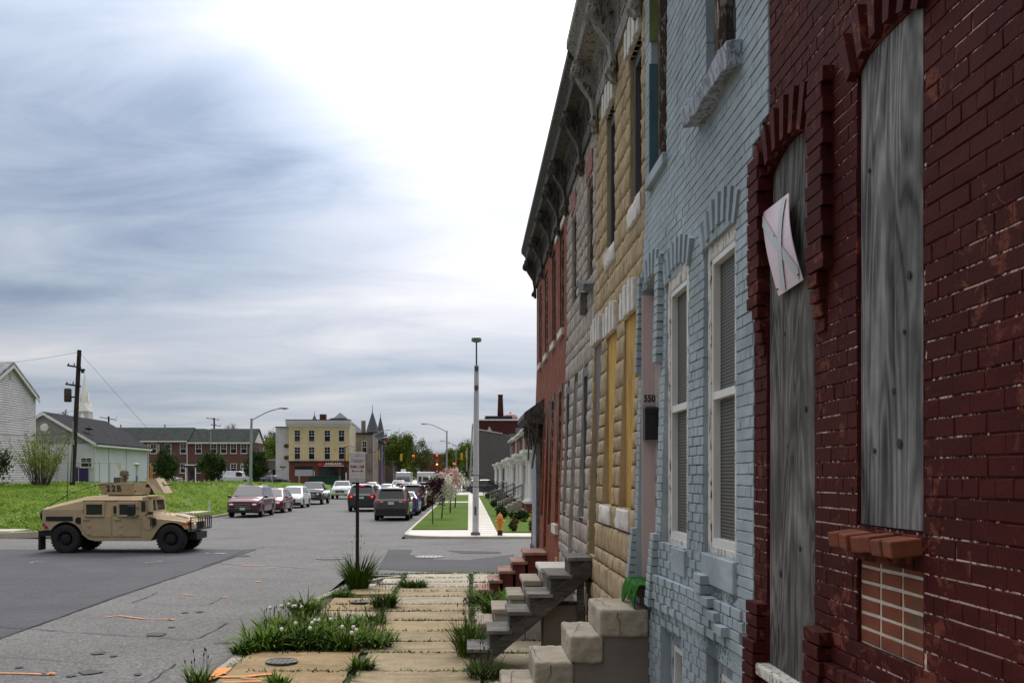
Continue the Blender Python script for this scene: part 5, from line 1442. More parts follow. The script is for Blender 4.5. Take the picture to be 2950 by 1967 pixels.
    if detail >= 1:
        gz = hz - .04
        mb = MB(); mb.box((-w * .46, yf - .05, gz - .16), (w * .46, yf + .012, gz + .06)); gr = mb.build('grille', PLASTIC, o, local=True)
        mb = MB()
        for zz in ((gz - .16, gz - .05, gz + .06) if detail > 1 else (gz - .05,)): mb.box((-w * .47, yf + .008, zz - .014), (w * .47, yf + .024, zz + .014))
        mb.build('grille_bar', CHROME, gr, local=True)
        bevel(MB().box((-w * .88, yf - .30, s['zb'] - .02), (w * .88, yf + .03, s['zb'] + .20)).build('front_bumper', CHROME if 'chrome' in opts else PLASTIC, o, local=True), .03)
        bevel(MB().box((-w * .88, yr - .03, s['zb'] - .02), (w * .88, yr + .30, s['zb'] + .22)).build('rear_bumper', CHROME if 'chrome' in opts else PLASTIC, o, local=True), .03)
        if 'noplate' not in opts: MB().box((-.15, yf + .03, s['zb'] + .12), (.15, yf + .04, s['zb'] + .27)).build('number_plate', PLATE, o, local=True)
        pz = .95 if kind in ('suv', 'wagon', 'hatch') else .80
        MB().box((-.16, yr - .035, pz - .07), (.16, yr - .012, pz + .08)).build('number_plate', PLATE, o, local=True)
        ym = s['ws'][1] - .12
        for sd in (1, -1):
            mb = MB(); mb.ell((sd * (w + .11), ym, interp(belt, ym) + .10), (.11, .06, .085), 10, 6); mb.box((sd * (w - .05) if sd > 0 else -(w + .05), ym - .02, interp(belt, ym) + .03), (sd * (w + .05) if sd > 0 else -(w - .05), ym + .02, interp(belt, ym) + .08)); mb.build('mirror', paint if 'blackmirror' not in opts else PLASTIC, o, local=True, smooth=40)
    if 'cladding' in opts:
        mb = MB()
        for sd in (1, -1):
            mb.box((sd * (w - .02) if sd > 0 else -(w + .012), s['wb'][0] + ra, s['zb']), (sd * (w + .012) if sd > 0 else -(w - .02), s['wb'][1] - ra, s['zb'] + .16))
        mb.box((-w * .86, yr - .045, s['zb'] + .22), (w * .86, yr + .2, s['zb'] + .36))
        mb.build('sill_cladding', PLASTIC, o, local=True)
    if 'rails' in opts:
        for sd in (1, -1): MB().tube([(sd * (wr - .04), -1.7, zr - .05), (sd * (wr - .04), -1.5, zr + .03), (sd * (wr - .04), .2, zr + .04), (sd * (wr - .04), .45, zr - .03)], .018, 6).build('roof_rail', CHROME, o, local=True)
    if 'spoiler' in opts or kind in ('suv', 'wagon'):
        MB().box((-wr * .9, s['rw'][1] - .12, zr - .09), (wr * .9, s['rw'][1] + .1, zr - .05)).build('spoiler', paint, o, local=True)
    if kind in ('suv', 'wagon') and 'tailtrim' in opts:
        MB().box((-.42, yr - .02, 1.085), (.42, yr + .04, 1.115)).build('tailgate_trim', CHROME, o, local=True)
    if 'highbrake' in opts: MB().box((-.14, s['rw'][1] - .13, zr - .10), (.14, s['rw'][1] - .10, zr - .07)).build('brake_light', BRAKE_ON, o, local=True)
    if kind == 'pickup':
        MB().box((-w + .12, yr + .1, .9), (w - .12, -.75, 1.315)).build('cargo_bed', DARK, o, local=True)
    return o
P_MAROON = m_paint('maroon_car_paint', (.105, .008, .018), 1); P_RED = m_paint('red_car_paint', (.16, .012, .016), 1); P_WHITE = m_paint('white_car_paint', (.68, .69, .70)); P_BLACK = m_paint('black_car_paint', (.014, .014, .015))
P_GREY = m_paint('charcoal_car_paint', (.035, .037, .040), 1); P_BROWN = m_paint('grey_brown_car_paint', (.085, .074, .064), 1); P_BLUE = m_paint('blue_car_paint', (.025, .075, .32), 1); P_SILVER = m_paint('silver_car_paint', (.42, .43, .44), 1); P_NAVY = m_paint('navy_car_paint', (.014, .018, .035))
Z = RZ
car('parked_suv', 'maroon sport utility car parked facing the camera beside the grass lot', 'suv', (-13.05, 60.0, Z), True, P_MAROON, 2, ('rails',))
car('parked_hatchback', 'small dark red hatchback parked behind the maroon sport utility car', 'hatch', (-12.95, 66.5, Z), True, P_RED, 2)
car('parked_hatchback', 'white compact car parked behind the dark red hatchback', 'hatch', (-13.35, 76.5, Z), True, P_WHITE, 2, ('blackgrille',), sc=1.02)
car('pickup_truck', 'black pickup truck parked behind the white compact car', 'pickup', (-13.3, 86.0, Z), True, P_BLACK, 2, ('blackmirror',))
car('pickup_truck', 'white pickup truck with chrome bumper facing the camera', 'pickup', (-13.35, 106, Z), True, P_WHITE, 2, ('chrome', 'blackmirror'))
car('parked_estate', 'grey brown estate car with tall red tail lamps parked at the corner', 'wagon', (-4.15, 55.6, Z), False, P_BROWN, 2, ('tall_lamp', 'cladding', 'rails', 'tailtrim'))
car('moving_suv', 'charcoal sport utility car with lit brake lamps in the street', 'suv', (-7.2, 69.5, Z), False, P_GREY, 2, ('brake', 'highbrake', 'tailtrim'))
car('parked_sedan', 'blue sedan parked in front of the grey brown estate car', 'sedan', (-3.95, 62.6, Z), False, P_BLUE, 2)
car('parked_suv', 'black sport utility car parked beyond the blue sedan', 'suv', (-4.0, 70.3, Z), False, P_BLACK, 1)
car('parked_sedan', 'dark grey sedan parked beyond the black sport utility car', 'sedan', (-3.9, 77.5, Z), False, P_GREY, 1)
# queue towards the traffic lights
far = [('moving_sedan', 'silver sedan waiting ahead of the charcoal sport utility car', 'sedan', (-7.0, 82, Z), False, P_SILVER, ()), ('moving_sedan', 'white sedan waiting behind the white estate car in the queue', 'sedan', (-6.9, 91, Z), False, P_WHITE, ('brake',)),
       ('moving_estate', 'white estate car with dark rear window in the queue', 'wagon', (-6.6, 102, Z), False, P_WHITE, ('brake', 'highbrake')), ('parked_suv', 'black van like car parked along the far pavement', 'suv', (-4.0, 96, Z), False, P_BLACK, ()),
       ('parked_hatchback', 'red hatchback parked by the flowering trees', 'hatch', (-3.9, 86.5, Z), False, P_RED, ()), ('moving_hatchback', 'white hatchback driving towards the camera past the red brick shop', 'hatch', (-10.6, 96, Z), True, P_WHITE, ()),
       ('moving_sedan', 'white sedan driving towards the camera behind the white hatchback', 'sedan', (-10.6, 112, Z), True, P_WHITE, ()), ('moving_sedan', 'pale silver sedan driving towards the camera near the traffic lights', 'sedan', (-10.2, 124, Z), True, P_SILVER, ()),
       ('moving_suv', 'white sport utility car coming through the traffic lights', 'suv', (-9.7, 138, Z), True, P_WHITE, ()), ('parked_sedan', 'silver sedan parked near the traffic light pole', 'sedan', (-13.2, 124, Z), True, P_SILVER, ()),
       ('moving_sedan', 'charcoal sedan stopped at the traffic lights', 'sedan', (-6.4, 114, Z), False, P_GREY, ('brake',)), ('moving_sedan', 'white sedan stopped first at the traffic lights', 'sedan', (-6.3, 124, Z), False, P_WHITE, ()),
       ('parked_suv', 'dark sport utility car parked past the flowering trees', 'suv', (-4.0, 106, Z), False, P_NAVY, ()), ('parked_hatchback', 'red hatchback parked in front of the yellow shop building', 'hatch', (-13.0, 134, Z), True, P_RED, ())]
for nm, lab, kd, lc_, fu, pt, op in far: car(nm, lab, kd, lc_, fu, pt, 1, op)
# behind the grass lot
car('delivery_van', 'white panel van with roof rack parked behind the grass lot', 'van', (-35.2, 150, 1.0), True, P_WHITE, 2, ('panel_van',), rz=R(-90))
v = [o for o in bpy.data.objects if o.name.startswith('delivery_van')][0]
mb = MB()
for yy in (-2.3, -1.2, -.1, .8): mb.box((-.85, yy, 2.06), (.85, yy + .04, 2.16))
for sx_ in (-.83, .81): mb.box((sx_, -2.4, 2.15), (sx_ + .03, .9, 2.19))
mb.build('roof_rack', BLACK, v, local=True)
for q in range(2):
    MB().box((-1.005, -1.9 + q * 1.1, 1.30), (-.975, -1.0 + q * 1.1, 1.75)).build('side_window', CAR_GLASS, v, local=True)
car('parked_sedan', 'silver grey sedan behind the grass lot near the brick terrace', 'sedan', (-45.3, 149, 1.0), False, P_SILVER, 1, (), rz=R(90))
car('parked_sedan', 'dark blue sedan behind the grass lot beside the pole', 'sedan', (-29.2, 149.5, .95), False, P_NAVY, 1, (), rz=R(-90))
car('parked_suv', 'white car glimpsed between the dark bushes behind the lot', 'suv', (-51.5, 150, 1.0), False, P_WHITE, 1, (), rz=R(90))
car('parked_suv', 'dark car parked on the drive beside the porches', 'suv', (2.2, 132, 0), False, P_NAVY, 1, (), rz=R(-80))
# two tall white vehicles far down the street
def coach(name, label, loc, w, h, L, rear):
    o = thing(name, label, 'bus', loc)
    bevel(MB().box((-w, 0, .45), (w, L, h)).build('body', P_WHITE, o, local=True), .12, 3)
    if rear:
        for a, b, z0, z1 in ((-w * .82, -w * .48, 1.5, 2.35), (-w * .34, w * .34, 1.35, 2.3), (w * .48, w * .82, 1.5, 2.35)): bevel(MB().box((a, -.025, z0), (b, .02, z1)).build('rear_window', CAR_GLASS, o, local=True), .01)
        MB().box((-w * .5, -.03, .75), (w * .5, .02, 1.1)).build('rear_panel', PLASTIC, o, local=True)
        for sd in (-1, 1): MB().box((sd * w * .72 - .09, -.03, 1.05), (sd * w * .72 + .09, .02, 1.35)).build('taillight', LAMP_R, o, local=True)
    else:
        bevel(MB().box((-w * .9, -.03, 1.35), (w * .9, .02, 2.0)).build('windshield', CAR_GLASS, o, local=True), .01)
        MB().box((-w * .5, -.03, .75), (w * .5, .02, 1.15)).build('grille', PLASTIC, o, local=True)
        bevel(MB().box((-.45, 1.2, h), (.35, 2.2, h + .42)).build('roof_unit', P_WHITE, o, local=True), .05)
        bevel(MB().box((-w * .98, -.35, 2.25), (w * .98, .3, h - .02)).build('overcab', P_WHITE, o, local=True), .1)
    for sd in (-1, 1):
        for yy in (1.2, L - 1.4): wheel(o, sd * (w - .15), yy, .42, .26, sd, True)
    bevel(MB().box((-w, -.12, .42), (w, .1, .62)).build('bumper', PLASTIC, o, local=True), .02)
coach('camper_van', 'white motorhome with overcab and roof unit far down the street', (-10.4, 158, Z), 1.17, 3.05, 7, False)
coach('shuttle_bus', 'white shuttle bus seen from behind far down the street', (-5.6, 130, Z), 1.15, 2.95, 7, True)
# green skip container in front of the shop
sk = thing('skip_container', 'dark green steel skip container in front of the shop', 'container', (-22.0, 150, .2))
bevel(MB().prism([(-2.3, .1), (-1.9, 2.1), (2.6, 2.1), (2.6, .1)], 'y', -1, 1).build('hull', mat('dark_green_steel', (.012, .055, .040), .5, .2, 2, obj=True), sk, local=True), .03)
mb = MB()
for k in range(6): mb.box((-1.6 + k * .75, -1.06, .2), (-1.5 + k * .75, -1.0, 2.0))
mb.box((-1.95, -1.07, 2.0), (2.65, -1.0, 2.12)); mb.build('rib', bpy.data.materials['dark_green_steel'], sk, local=True)

# ------------------------------------------------------------------ armoured military truck
SAND = NT('sand_paint'); p = SAND.pos(True)
sc_ = SAND.ramp(SAND.noise(p, 2.2, 5, .6), [(.3, (.41, .315, .185)), (.7, (.50, .39, .24))])
sc_ = SAND.mix(SAND.ramp(SAND.noise(SAND.mapv(p, scale=(2, 2, .5)), 5, 6, .7), [(.55, 0.0), (.75, .4)]), sc_, (.20, .15, .09))
SAND = SAND.out(sc_, .75, 0, .25)
HZ = mat('truck_black', (.014, .014, .014), .6, .2, 6, obj=True)
HG = NT('armoured_glass').out((.020, .026, .022), .06, 0, .6)
hv = thing('military_truck', 'sand coloured armoured military truck with gun turret marked 22B', 'military truck', (-12.56, 31.0, RZ))
hv.rotation_euler = (0, 0, 0)
LB = lambda mb, nm, m, par=hv, sm=None: mb.build(nm, m, par, local=True, smooth=sm)
W0, W1 = 0.02, 2.08
def arcp(cx, cz, r_, a0, a1, n): return [(cx + r_ * math.cos(R(lerp(a0, a1, i / n))), cz + r_ * math.sin(R(lerp(a0, a1, i / n)))) for i in range(n + 1)]
poly = [(-.74, .72), (-.72, 1.36), (.54, 1.36), (.54, 1.22), (2.46, 1.22), (2.50, 1.14), (2.62, 1.10), (3.55, 1.00), (3.80, .95), (3.80, .76), (3.72, .74)] + arcp(3.30, .44, .52, 36, 150, 10) + [(2.64, .38), (.92, .38), (.70, .44), (.50, .60)] + arcp(0.0, .44, .54, 18, 150, 10) + [(-.52, .72)]
body = MB().prism(poly, 'y', W0, W1); bd = bevel(LB(body, 'body', SAND), .02)
# slant back
sl = MB(); prof = [(-.72, 1.36), (-.70, 1.42), (.52, 1.74), (.55, 1.74), (.55, 1.36)]
a, b = W0 + .01, W1 - .01
sl.add([(-.72, a, 1.34), (.55, a, 1.34), (.55, a + .06, 1.64), (-.70, a + .03, 1.36), (-.66, a + .22, 1.44), (.55, a + .22, 1.75),
        (-.72, b, 1.34), (.55, b, 1.34), (.55, b - .06, 1.64), (-.70, b - .03, 1.36), (-.66, b - .22, 1.44), (.55, b - .22, 1.75)],
       [(0, 1, 2, 3), (3, 2, 5, 4), (4, 5, 11, 10), (6, 7, 8, 9), (9, 8, 11, 10), (0, 3, 4, 10, 9, 6), (0, 1, 7, 6), (1, 2, 5, 11, 8, 7)])
LB(sl, 'rear_deck', SAND)
# cab with chamfered armoured roof
cb = MB(); x0, x1 = .552, 2.44
A = [(x0, a, 1.215), (x1 + .06, a, 1.215), (x1, a + .05, 1.635), (x0, a + .05, 1.635), (x0, a + .22, 1.765), (x1 - .03, a + .22, 1.775)]
B = [(x0, b, 1.215), (x1 + .06, b, 1.215), (x1, b - .05, 1.635), (x0, b - .05, 1.635), (x0, b - .22, 1.765), (x1 - .03, b - .22, 1.775)]
cb.add(A + B, [(0, 1, 2, 3), (3, 2, 5, 4), (6, 7, 8, 9), (9, 8, 11, 10), (4, 5, 11, 10), (0, 3, 4, 10, 9, 6), (1, 2, 5, 11, 8, 7), (0, 1, 7, 6)])
cab = LB(cb, 'cab', SAND)
bevel(LB(MB().box((.53, a + .02, 1.635), (2.47, b - .02, 1.655)), 'drip_rail', SAND, cab), .004)
# doors, windows, hardware
def door(xa, xb, curved):
    mb = MB()
    pts = [(xa, 1.16), (xa, .95), (xa + .06, .75), (xa + .18, .58), (xa + .32, .525), (xb, .525), (xb, 1.16)] if curved else [(xa, 1.16), (xa, .525), (xb, .525), (xb, 1.16)]
    mb.prism(pts, 'y', W0 - .022, W0 + .01); d = bevel(LB(mb, 'door', SAND), .006)
    for zz in (.62, .86):
        MB().cyl((xa + .26, W0 - .045, zz), (xa + .26, W0 - .02, zz), .045, .045, 12).build('hinge_boss', SAND, d, local=True)
    MB().box((xa + .06, W0 - .05, 1.035), (xa + .26, W0 - .02, 1.055)).build('handle', SAND, d, local=True)
    for i in range(8): MB().ell((xb - .03, W0 - .024, .58 + i * .075), (.011, .008, .011), 6, 4).build('bolt', SAND, d, local=True)
    for i in range(6): MB().ell((xb - .10, W0 - .024, .60 + i * .075), (.009, .008, .009), 6, 4).build('bolt', SAND, d, local=True)
door(.49, 1.42, True); door(1.475, 2.35, False)
def hwin(xa, xb, za_, zb2):
    mb = MB(); f = .06
    mb.box((xa, W0 - .06, za_), (xa + f, W0 + .05, zb2)); mb.box((xb - f, W0 - .06, za_), (xb, W0 + .05, zb2)); mb.box((xa + f, W0 - .06, za_), (xb - f, W0 + .05, za_ + f)); mb.box((xa + f, W0 - .06, zb2 - f * 1.3), (xb - f, W0 + .05, zb2))
    w_ = bevel(LB(mb, 'window', SAND), .01)
    MB().box((xa + f, W0 - .02, za_ + f), (xb - f, W0 + .0, zb2 - f * 1.3)).build('pane', HG, w_, local=True)
    MB().box((xa + f, W0 - .03, za_ + f), (xb - f, W0 - .021, za_ + f + .02)).build('gasket', HZ, w_, local=True)
hwin(.60, 1.22, 1.135, 1.595); hwin(1.63, 2.26, 1.135, 1.595)
mb = MB(); mb.box((1.47, W0 - .035, 1.19), (1.50, W0 + .05, 1.50)); mb.box((1.60, W0 - .035, 1.19), (1.628, W0 + .05, 1.50)); mb.box((1.50, W0 - .035, 1.47), (1.60, W0 + .05, 1.50)); mb.box((1.50, W0 - .035, 1.19), (1.60, W0 + .05, 1.22))
w_ = LB(mb, 'vent_window', SAND); MB().box((1.50, W0 - .015, 1.22), (1.60, W0, 1.47)).build('pane', HG, w_, local=True)
mr = bevel(LB(MB().box((2.02, -.30, 1.165), (2.24, -.24, 1.49)), 'mirror', HZ), .02)
MB().tube([(2.13, -.25, 1.20), (2.3, -.02, 1.16)], .012, 6).build('arm', HZ, mr, local=True)
MB().tube([(2.13, -.25, 1.45), (2.3, .0, 1.40)], .012, 6).build('arm', HZ, mr, local=True)
# windscreen: frame with two thick panes, facing forward
mb = MB()
def wsx(z): return 2.50 - (z - 1.215) * .14
for y0_, y1_, z0_, z1_ in ((W0 + .06, W0 + .16, 1.22, 1.75), (1.0, 1.10, 1.22, 1.75), (W1 - .16, W1 - .06, 1.22, 1.75), (W0 + .16, 1.0, 1.22, 1.30), (1.10, W1 - .16, 1.22, 1.30), (W0 + .16, 1.0, 1.64, 1.75), (1.10, W1 - .16, 1.64, 1.75)):
    mb.add([(wsx(z0_) - .05, y0_, z0_), (wsx(z0_) + .05, y0_, z0_), (wsx(z0_) + .05, y1_, z0_), (wsx(z0_) - .05, y1_, z0_), (wsx(z1_) - .05, y0_, z1_), (wsx(z1_) + .05, y0_, z1_), (wsx(z1_) + .05, y1_, z1_), (wsx(z1_) - .05, y1_, z1_)], [(0, 3, 2, 1), (4, 5, 6, 7), (0, 1, 5, 4), (1, 2, 6, 5), (2, 3, 7, 6), (3, 0, 4, 7)])
wf = LB(mb, 'windscreen_frame', SAND)
for y0_, y1_ in ((W0 + .16, 1.0), (1.10, W1 - .16)):
    mb = MB(); mb.quad((wsx(1.30) + .02, y0_, 1.30), (wsx(1.30) + .02, y1_, 1.30), (wsx(1.64) + .02, y1_, 1.64), (wsx(1.64) + .02, y0_, 1.64)); mb.build('pane', HG, wf, local=True, recalc=False)
# side quarter pane in the A-post
MB().box((2.36, W0 + .005, 1.30), (2.48, W0 + .02, 1.60)).build('quarter_pane', HG, wf, local=True)
# bonnet
bn = MB(); ha, hb_ = .16, 1.94
bn.add([(2.50, ha, 1.10), (3.78, ha + .10, .93), (3.78, ha + .24, 1.03), (2.52, ha + .22, 1.235), (2.52, hb_ - .22, 1.235), (3.78, hb_ - .24, 1.03), (3.78, hb_ - .10, .93), (2.50, hb_, 1.10), (3.2, ha + .22, 1.17), (3.2, hb_ - .22, 1.17), (3.2, ha + .04, 1.03), (3.2, hb_ - .04, 1.03)],
       [(0, 10, 8, 3), (10, 1, 2, 8), (3, 8, 9, 4), (8, 2, 5, 9), (4, 9, 11, 7), (9, 5, 6, 11), (1, 6, 5, 2), (0, 3, 4, 7), (0, 7, 6, 1)])
bo = bevel(LB(bn, 'bonnet', SAND), .02)
for i in range(9): MB().obox((3.28 + i * .045, .62 + .0 * i, 1.158 - i * .0108), (.022, .34, .012), ry=R(12)).build('louvre', HZ, bo, local=True)
for yy in (.55, 1.55):
    MB().tube([(3.02 + .085 * math.cos(R(t_)), yy, 1.19 + .10 * math.sin(R(t_))) for t_ in range(0, 181, 20)], .014, 6).build('lifting_ring', SAND, bo, local=True)
# nose
ns = bevel(LB(MB().box((3.74, .20, .66), (3.92, 1.90, .98)), 'nose', SAND), .03)
MB().box((3.915, .62, .70), (3.93, 1.48, .94)).build('grille', HZ, ns, local=True)
for yy in (.42, 1.68): MB().lathe([(.001, .03), (.085, .02), (.095, .0), (.095, -.04)], (3.92, yy, .83), 16, 'x').build('headlight', LAMP_W, ns, local=True)
for yy, xx in ((.07, 3.66), (W1 - .07, 3.66)):
    MB().box((xx, yy - .055 if yy < 1 else yy - .02, .87), (xx + .14, yy + .02 if yy < 1 else yy + .055, .95)).build('marker_light', LAMP_A, bd, local=True)
MB().cyl((3.62, W0 - .012, .90), (3.62, W0 + .02, .90), .04, .04, 12).build('marker_light', LAMP_A, bd, local=True)
MB().cyl((3.72, .14, .93), (3.84, .14, .95), .055, .05, 10).build('indicator_lamp', LAMP_R, bd, local=True)
bg = MB()
for zz in (1.10, .72): bg.tube([(3.86, .18, zz), (4.08, .30, zz), (4.08, 1.80, zz), (3.86, 1.92, zz)], .022, 6)
for yy in (.30, .52, .74, 1.05, 1.36, 1.58, 1.80): bg.tube([(4.08, yy, .70), (4.08, yy, 1.12)], .02, 6)
for yy in (.18, 1.92): bg.tube([(3.86, yy, .70), (3.86, yy, 1.12)], .022, 6)
LB(bg, 'brush_guard', HZ)
LB(MB().box((3.55, .45, .40), (3.98, 1.65, .62)), 'bumper', HZ)
# snorkel
sn = MB(); sn.cyl((2.62, .10, 1.12), (2.62, .10, 1.20), .12, .12, 14); sn.cyl((2.62, .10, 1.24), (2.62, .10, 1.74), .075, .075, 14); sn.lathe([(.075, 1.72), (.12, 1.74), (.125, 1.78), (.10, 1.80), (.001, 1.81)], (2.62, .10, 0), 14)
so = LB(sn, 'snorkel', SAND, hv, 40); MB().cyl((2.62, .10, 1.17), (2.62, .10, 1.29), .082, .082, 14).build('clamp', HZ, so, local=True)
MB().tube([(2.66, .0, 1.12), (2.66, -.03, .86), (2.74, -.03, .82), (2.82, -.04, .98), (2.80, -.02, 1.12)], .012, 6).build('tow_cable', HZ, bd, local=True)
bevel(MB().box((2.70, -.06, .88), (2.84, -.005, 1.10)).build('side_mirror_folded', HZ, bd, local=True), .02)
# rear details
MB().box((-.61, W0 - .008, 1.0), (.23, W0 + .01, 1.145)).build('stowage_slot', HZ, bd, local=True)
MB().cyl((.41, W0 - .02, 1.02), (.41, W0 + .01, 1.02), .105, .105, 20).build('fuel_port', HZ, bd, local=True)
for xx, zz, rr in ((-.675, .895, .04), (-.60, .81, .05)): MB().cyl((xx, W0 - .018, zz), (xx, W0 + .01, zz), rr, rr, 12).build('tail_lamp', LAMP_R, bd, local=True)
LB(MB().box((-.86, .05, .53), (-.42, 2.05, .70)), 'rear_bumper', HZ)
for yy in (.04, 1.62): LB(MB().box((-.86, yy, .10), (-.80, yy + .42, .56)), 'mud_flap', HZ)
sb = MB(); sb.ell((-.80, .35, 1.18), (.10, .25, .20), 10, 7); sb.ell((-.79, .45, .98), (.08, .2, .14), 10, 6); LB(sb, 'stowage_bundle', HZ)
LB(MB().box((-.3, .45, .42), (3.6, 1.65, .60)), 'chassis', HZ)
LB(MB().box((-.52, .30, .62), (.50, 1.80, 1.2)), 'wheel_housing', DARK); LB(MB().box((2.85, .30, .62), (3.72, 1.80, .98)), 'wheel_housing', DARK)
# studs along the sill
for i in range(14): MB().ell((1.0 + i * .12, W0 - .004, .45 + (.03 if i % 3 else 0)), (.011, .008, .011), 6, 4).build('bolt', SAND, bd, local=True)
for i in range(6): MB().ell((2.52 + (i % 2) * .10, W0 - .004, .52 + i * .08), (.011, .008, .011), 6, 4).build('bolt', SAND, bd, local=True)
MB().prism([(2.38, 1.10), (2.74, 1.00), (2.74, .84), (2.60, .70), (2.42, .80)], 'y', W0 - .012, W0 + .01).build('armour_plate', SAND, bd, local=True)
# big wheels
tyb = MB(); R0 = .435
prof_t = [(.24, -.15), (.36, -.165), (.41, -.155), (R0, -.12), (R0, .12), (.41, .155), (.36, .165), (.24, .15)]
tyb.lathe(prof_t, (0, 0, 0), 36, 'y', cap=False)
for i in range(28):
    a_ = 2 * math.pi * i / 28
    for sy_ in (-1, 1): tyb.obox((math.cos(a_) * (R0 + .006), sy_ * .085, math.sin(a_) * (R0 + .006)), (.03, .12, .05), ry=-a_, rz=0)
rmb = MB(); rmb.lathe([(.245, -.13), (.245, -.09), (.20, -.06), (.17, -.05), (.16, -.11), (.10, -.13), (.001, -.13)], (0, 0, 0), 24, 'y', cap=False)
for i in range(8):
    a_ = 2 * math.pi * i / 8; rmb.cyl((math.cos(a_) * .13, -.15, math.sin(a_) * .13), (math.cos(a_) * .13, -.11, math.sin(a_) * .13), .014, .014, 8)
tm, rm_ = tyb.mesh('tyre', BLACK_RUBBER, smooth=35), rmb.mesh('rim', HZ, smooth=35)
for xx in (0.0, 3.28):
    for yy, fl in ((.14, 0), (1.95, math.pi)):
        q = link(bpy.data.objects.new('wheel', tm), hv); q.location = (xx, yy, .44); q.rotation_euler = (0, rnd.uniform(0, 6), fl)
        link(bpy.data.objects.new('rim', rm_), q)
# turret ring, armour shield, gun shield
tr_ = LB(MB().lathe([(.62, 1.765), (.62, 1.81), (.50, 1.81), (.50, 1.765)], (1.62, 1.05, 0), 32), 'turret_ring', HZ)
tu = MB()
def plate(p, th):
    v = [Vector(q) for q in p]; nrm = (v[1] - v[0]).cross(v[2] - v[0]).normalized() * th
    n_ = len(v)
    tu.add([tuple(q) for q in v] + [tuple(q + nrm) for q in v], [tuple(range(n_))[::-1], tuple(range(n_, 2 * n_))] + [(i, (i + 1) % n_, n_ + (i + 1) % n_, n_ + i) for i in range(n_)])
ya, yb2 = .42, 1.68
zt1, zt0 = 2.185, 1.815
plate([(1.00, ya + .02, zt0), (2.02, ya + .02, zt0), (2.02, ya - .04, zt1), (.89, ya - .04, zt1)], .02)
plate([(1.00, yb2, zt0), (2.02, yb2, zt0), (2.02, yb2 + .04, zt1), (.89, yb2 + .04, zt1)], .02)
plate([(1.00, ya + .02, zt0), (1.00, yb2, zt0), (.89, yb2 + .04, zt1), (.89, ya - .04, zt1)], .02)
plate([(2.02, ya, zt0), (2.22, ya + .18, zt0), (2.22, ya + .18, zt0 + .07), (2.02, ya, zt0 + .07)], .02)
plate([(2.02, ya - .02, zt1 - .06), (2.20, ya + .16, zt1 - .06), (2.20, ya + .16, zt1), (2.02, ya - .02, zt1)], .02)
plate([(2.02, yb2, zt0), (2.22, yb2 - .2, zt0), (2.20, yb2 - .2, zt1), (2.02, yb2 + .02, zt1)], .02)
tur = bevel(LB(tu, 'turret_shield', SAND), .005)
for xx, zz in ((1.0, 2.12), (1.35, 2.13), (1.62, 2.12), (1.98, 2.13), (1.62, 1.90), (1.10, 1.86), (1.95, 1.88), (1.85, 1.98), (1.02, 2.02)): MB().ell((xx, ya - .012 - (zz - zt0) * .12, zz), (.013, .01, .013), 6, 4).build('bolt', HZ, tur, local=True)
ST = mat('stencil_black', (.012, .012, .012), .8)
for i, ch in enumerate('22B'): text(ch, hv, Vector((-12.56, 31, RZ)) + Vector((1.20 + i * .168, ya - .036, 2.0)), (R(99), 0, 0), .26, ST, 'stencil', .95, .008)
# back plate with a grey box behind, and the gunner's kit
MB().box((1.08, 1.2, 2.0), (1.28, 1.5, 2.36)).build('ammunition_box', mat('olive_box', (.10, .105, .08), .7, .2, 5, obj=True), tur, local=True)
gs = MB(); tu = gs
gA = [(2.30, .55, 2.33), (2.62, .62, 2.33), (2.90, .62, 1.855), (2.63, .50, 1.855)]
plate(gA, .02)
plate([(2.62, .62, 2.33), (2.62, 1.46, 2.33), (2.80, 1.56, 2.10), (2.90, 1.58, 1.855), (2.90, .62, 1.855)], .02)
plate([(2.30, 1.56, 2.33), (2.62, 1.46, 2.33), (2.90, 1.58, 1.855), (2.63, 1.62, 1.855)], .02)
gsh = bevel(LB(gs, 'gun_shield', SAND), .005)
text('22B', hv, Vector((-12.56, 31, RZ)) + Vector((2.735, 1.06, 2.16)), (R(59), 0, R(90)), .15, ST, 'stencil', .9, .004)
gn = MB(); gn.cyl((2.36, 1.05, 1.80), (2.36, 1.05, 2.05), .05, .04, 10); gn.box((2.18, 1.0, 2.04), (2.55, 1.10, 2.14)); gn.cyl((2.50, 1.05, 2.10), (3.02, 1.05, 2.12), .018, .016, 8); gn.box((2.30, .96, 1.81), (2.44, 1.14, 1.86)); LB(gn, 'gun_mount', HZ)
# aerials
LB(MB().tube([(-.06, .30, 1.50), (-.06, .30, 1.75), (-.03, .30, 3.0), (.0, .30, 3.85)], [.016, .012, .007, .004], 6), 'aerial', HZ)
LB(MB().tube([(-.70, .25, 1.28), (-.62, .25, 1.45), (-.1, .27, 1.78), (.55, .3, 2.03), (1.1, .34, 2.16), (1.45, .38, 2.21)], [.02, .016, .012, .010, .008, .006], 6), 'tied_down_aerial', HZ)

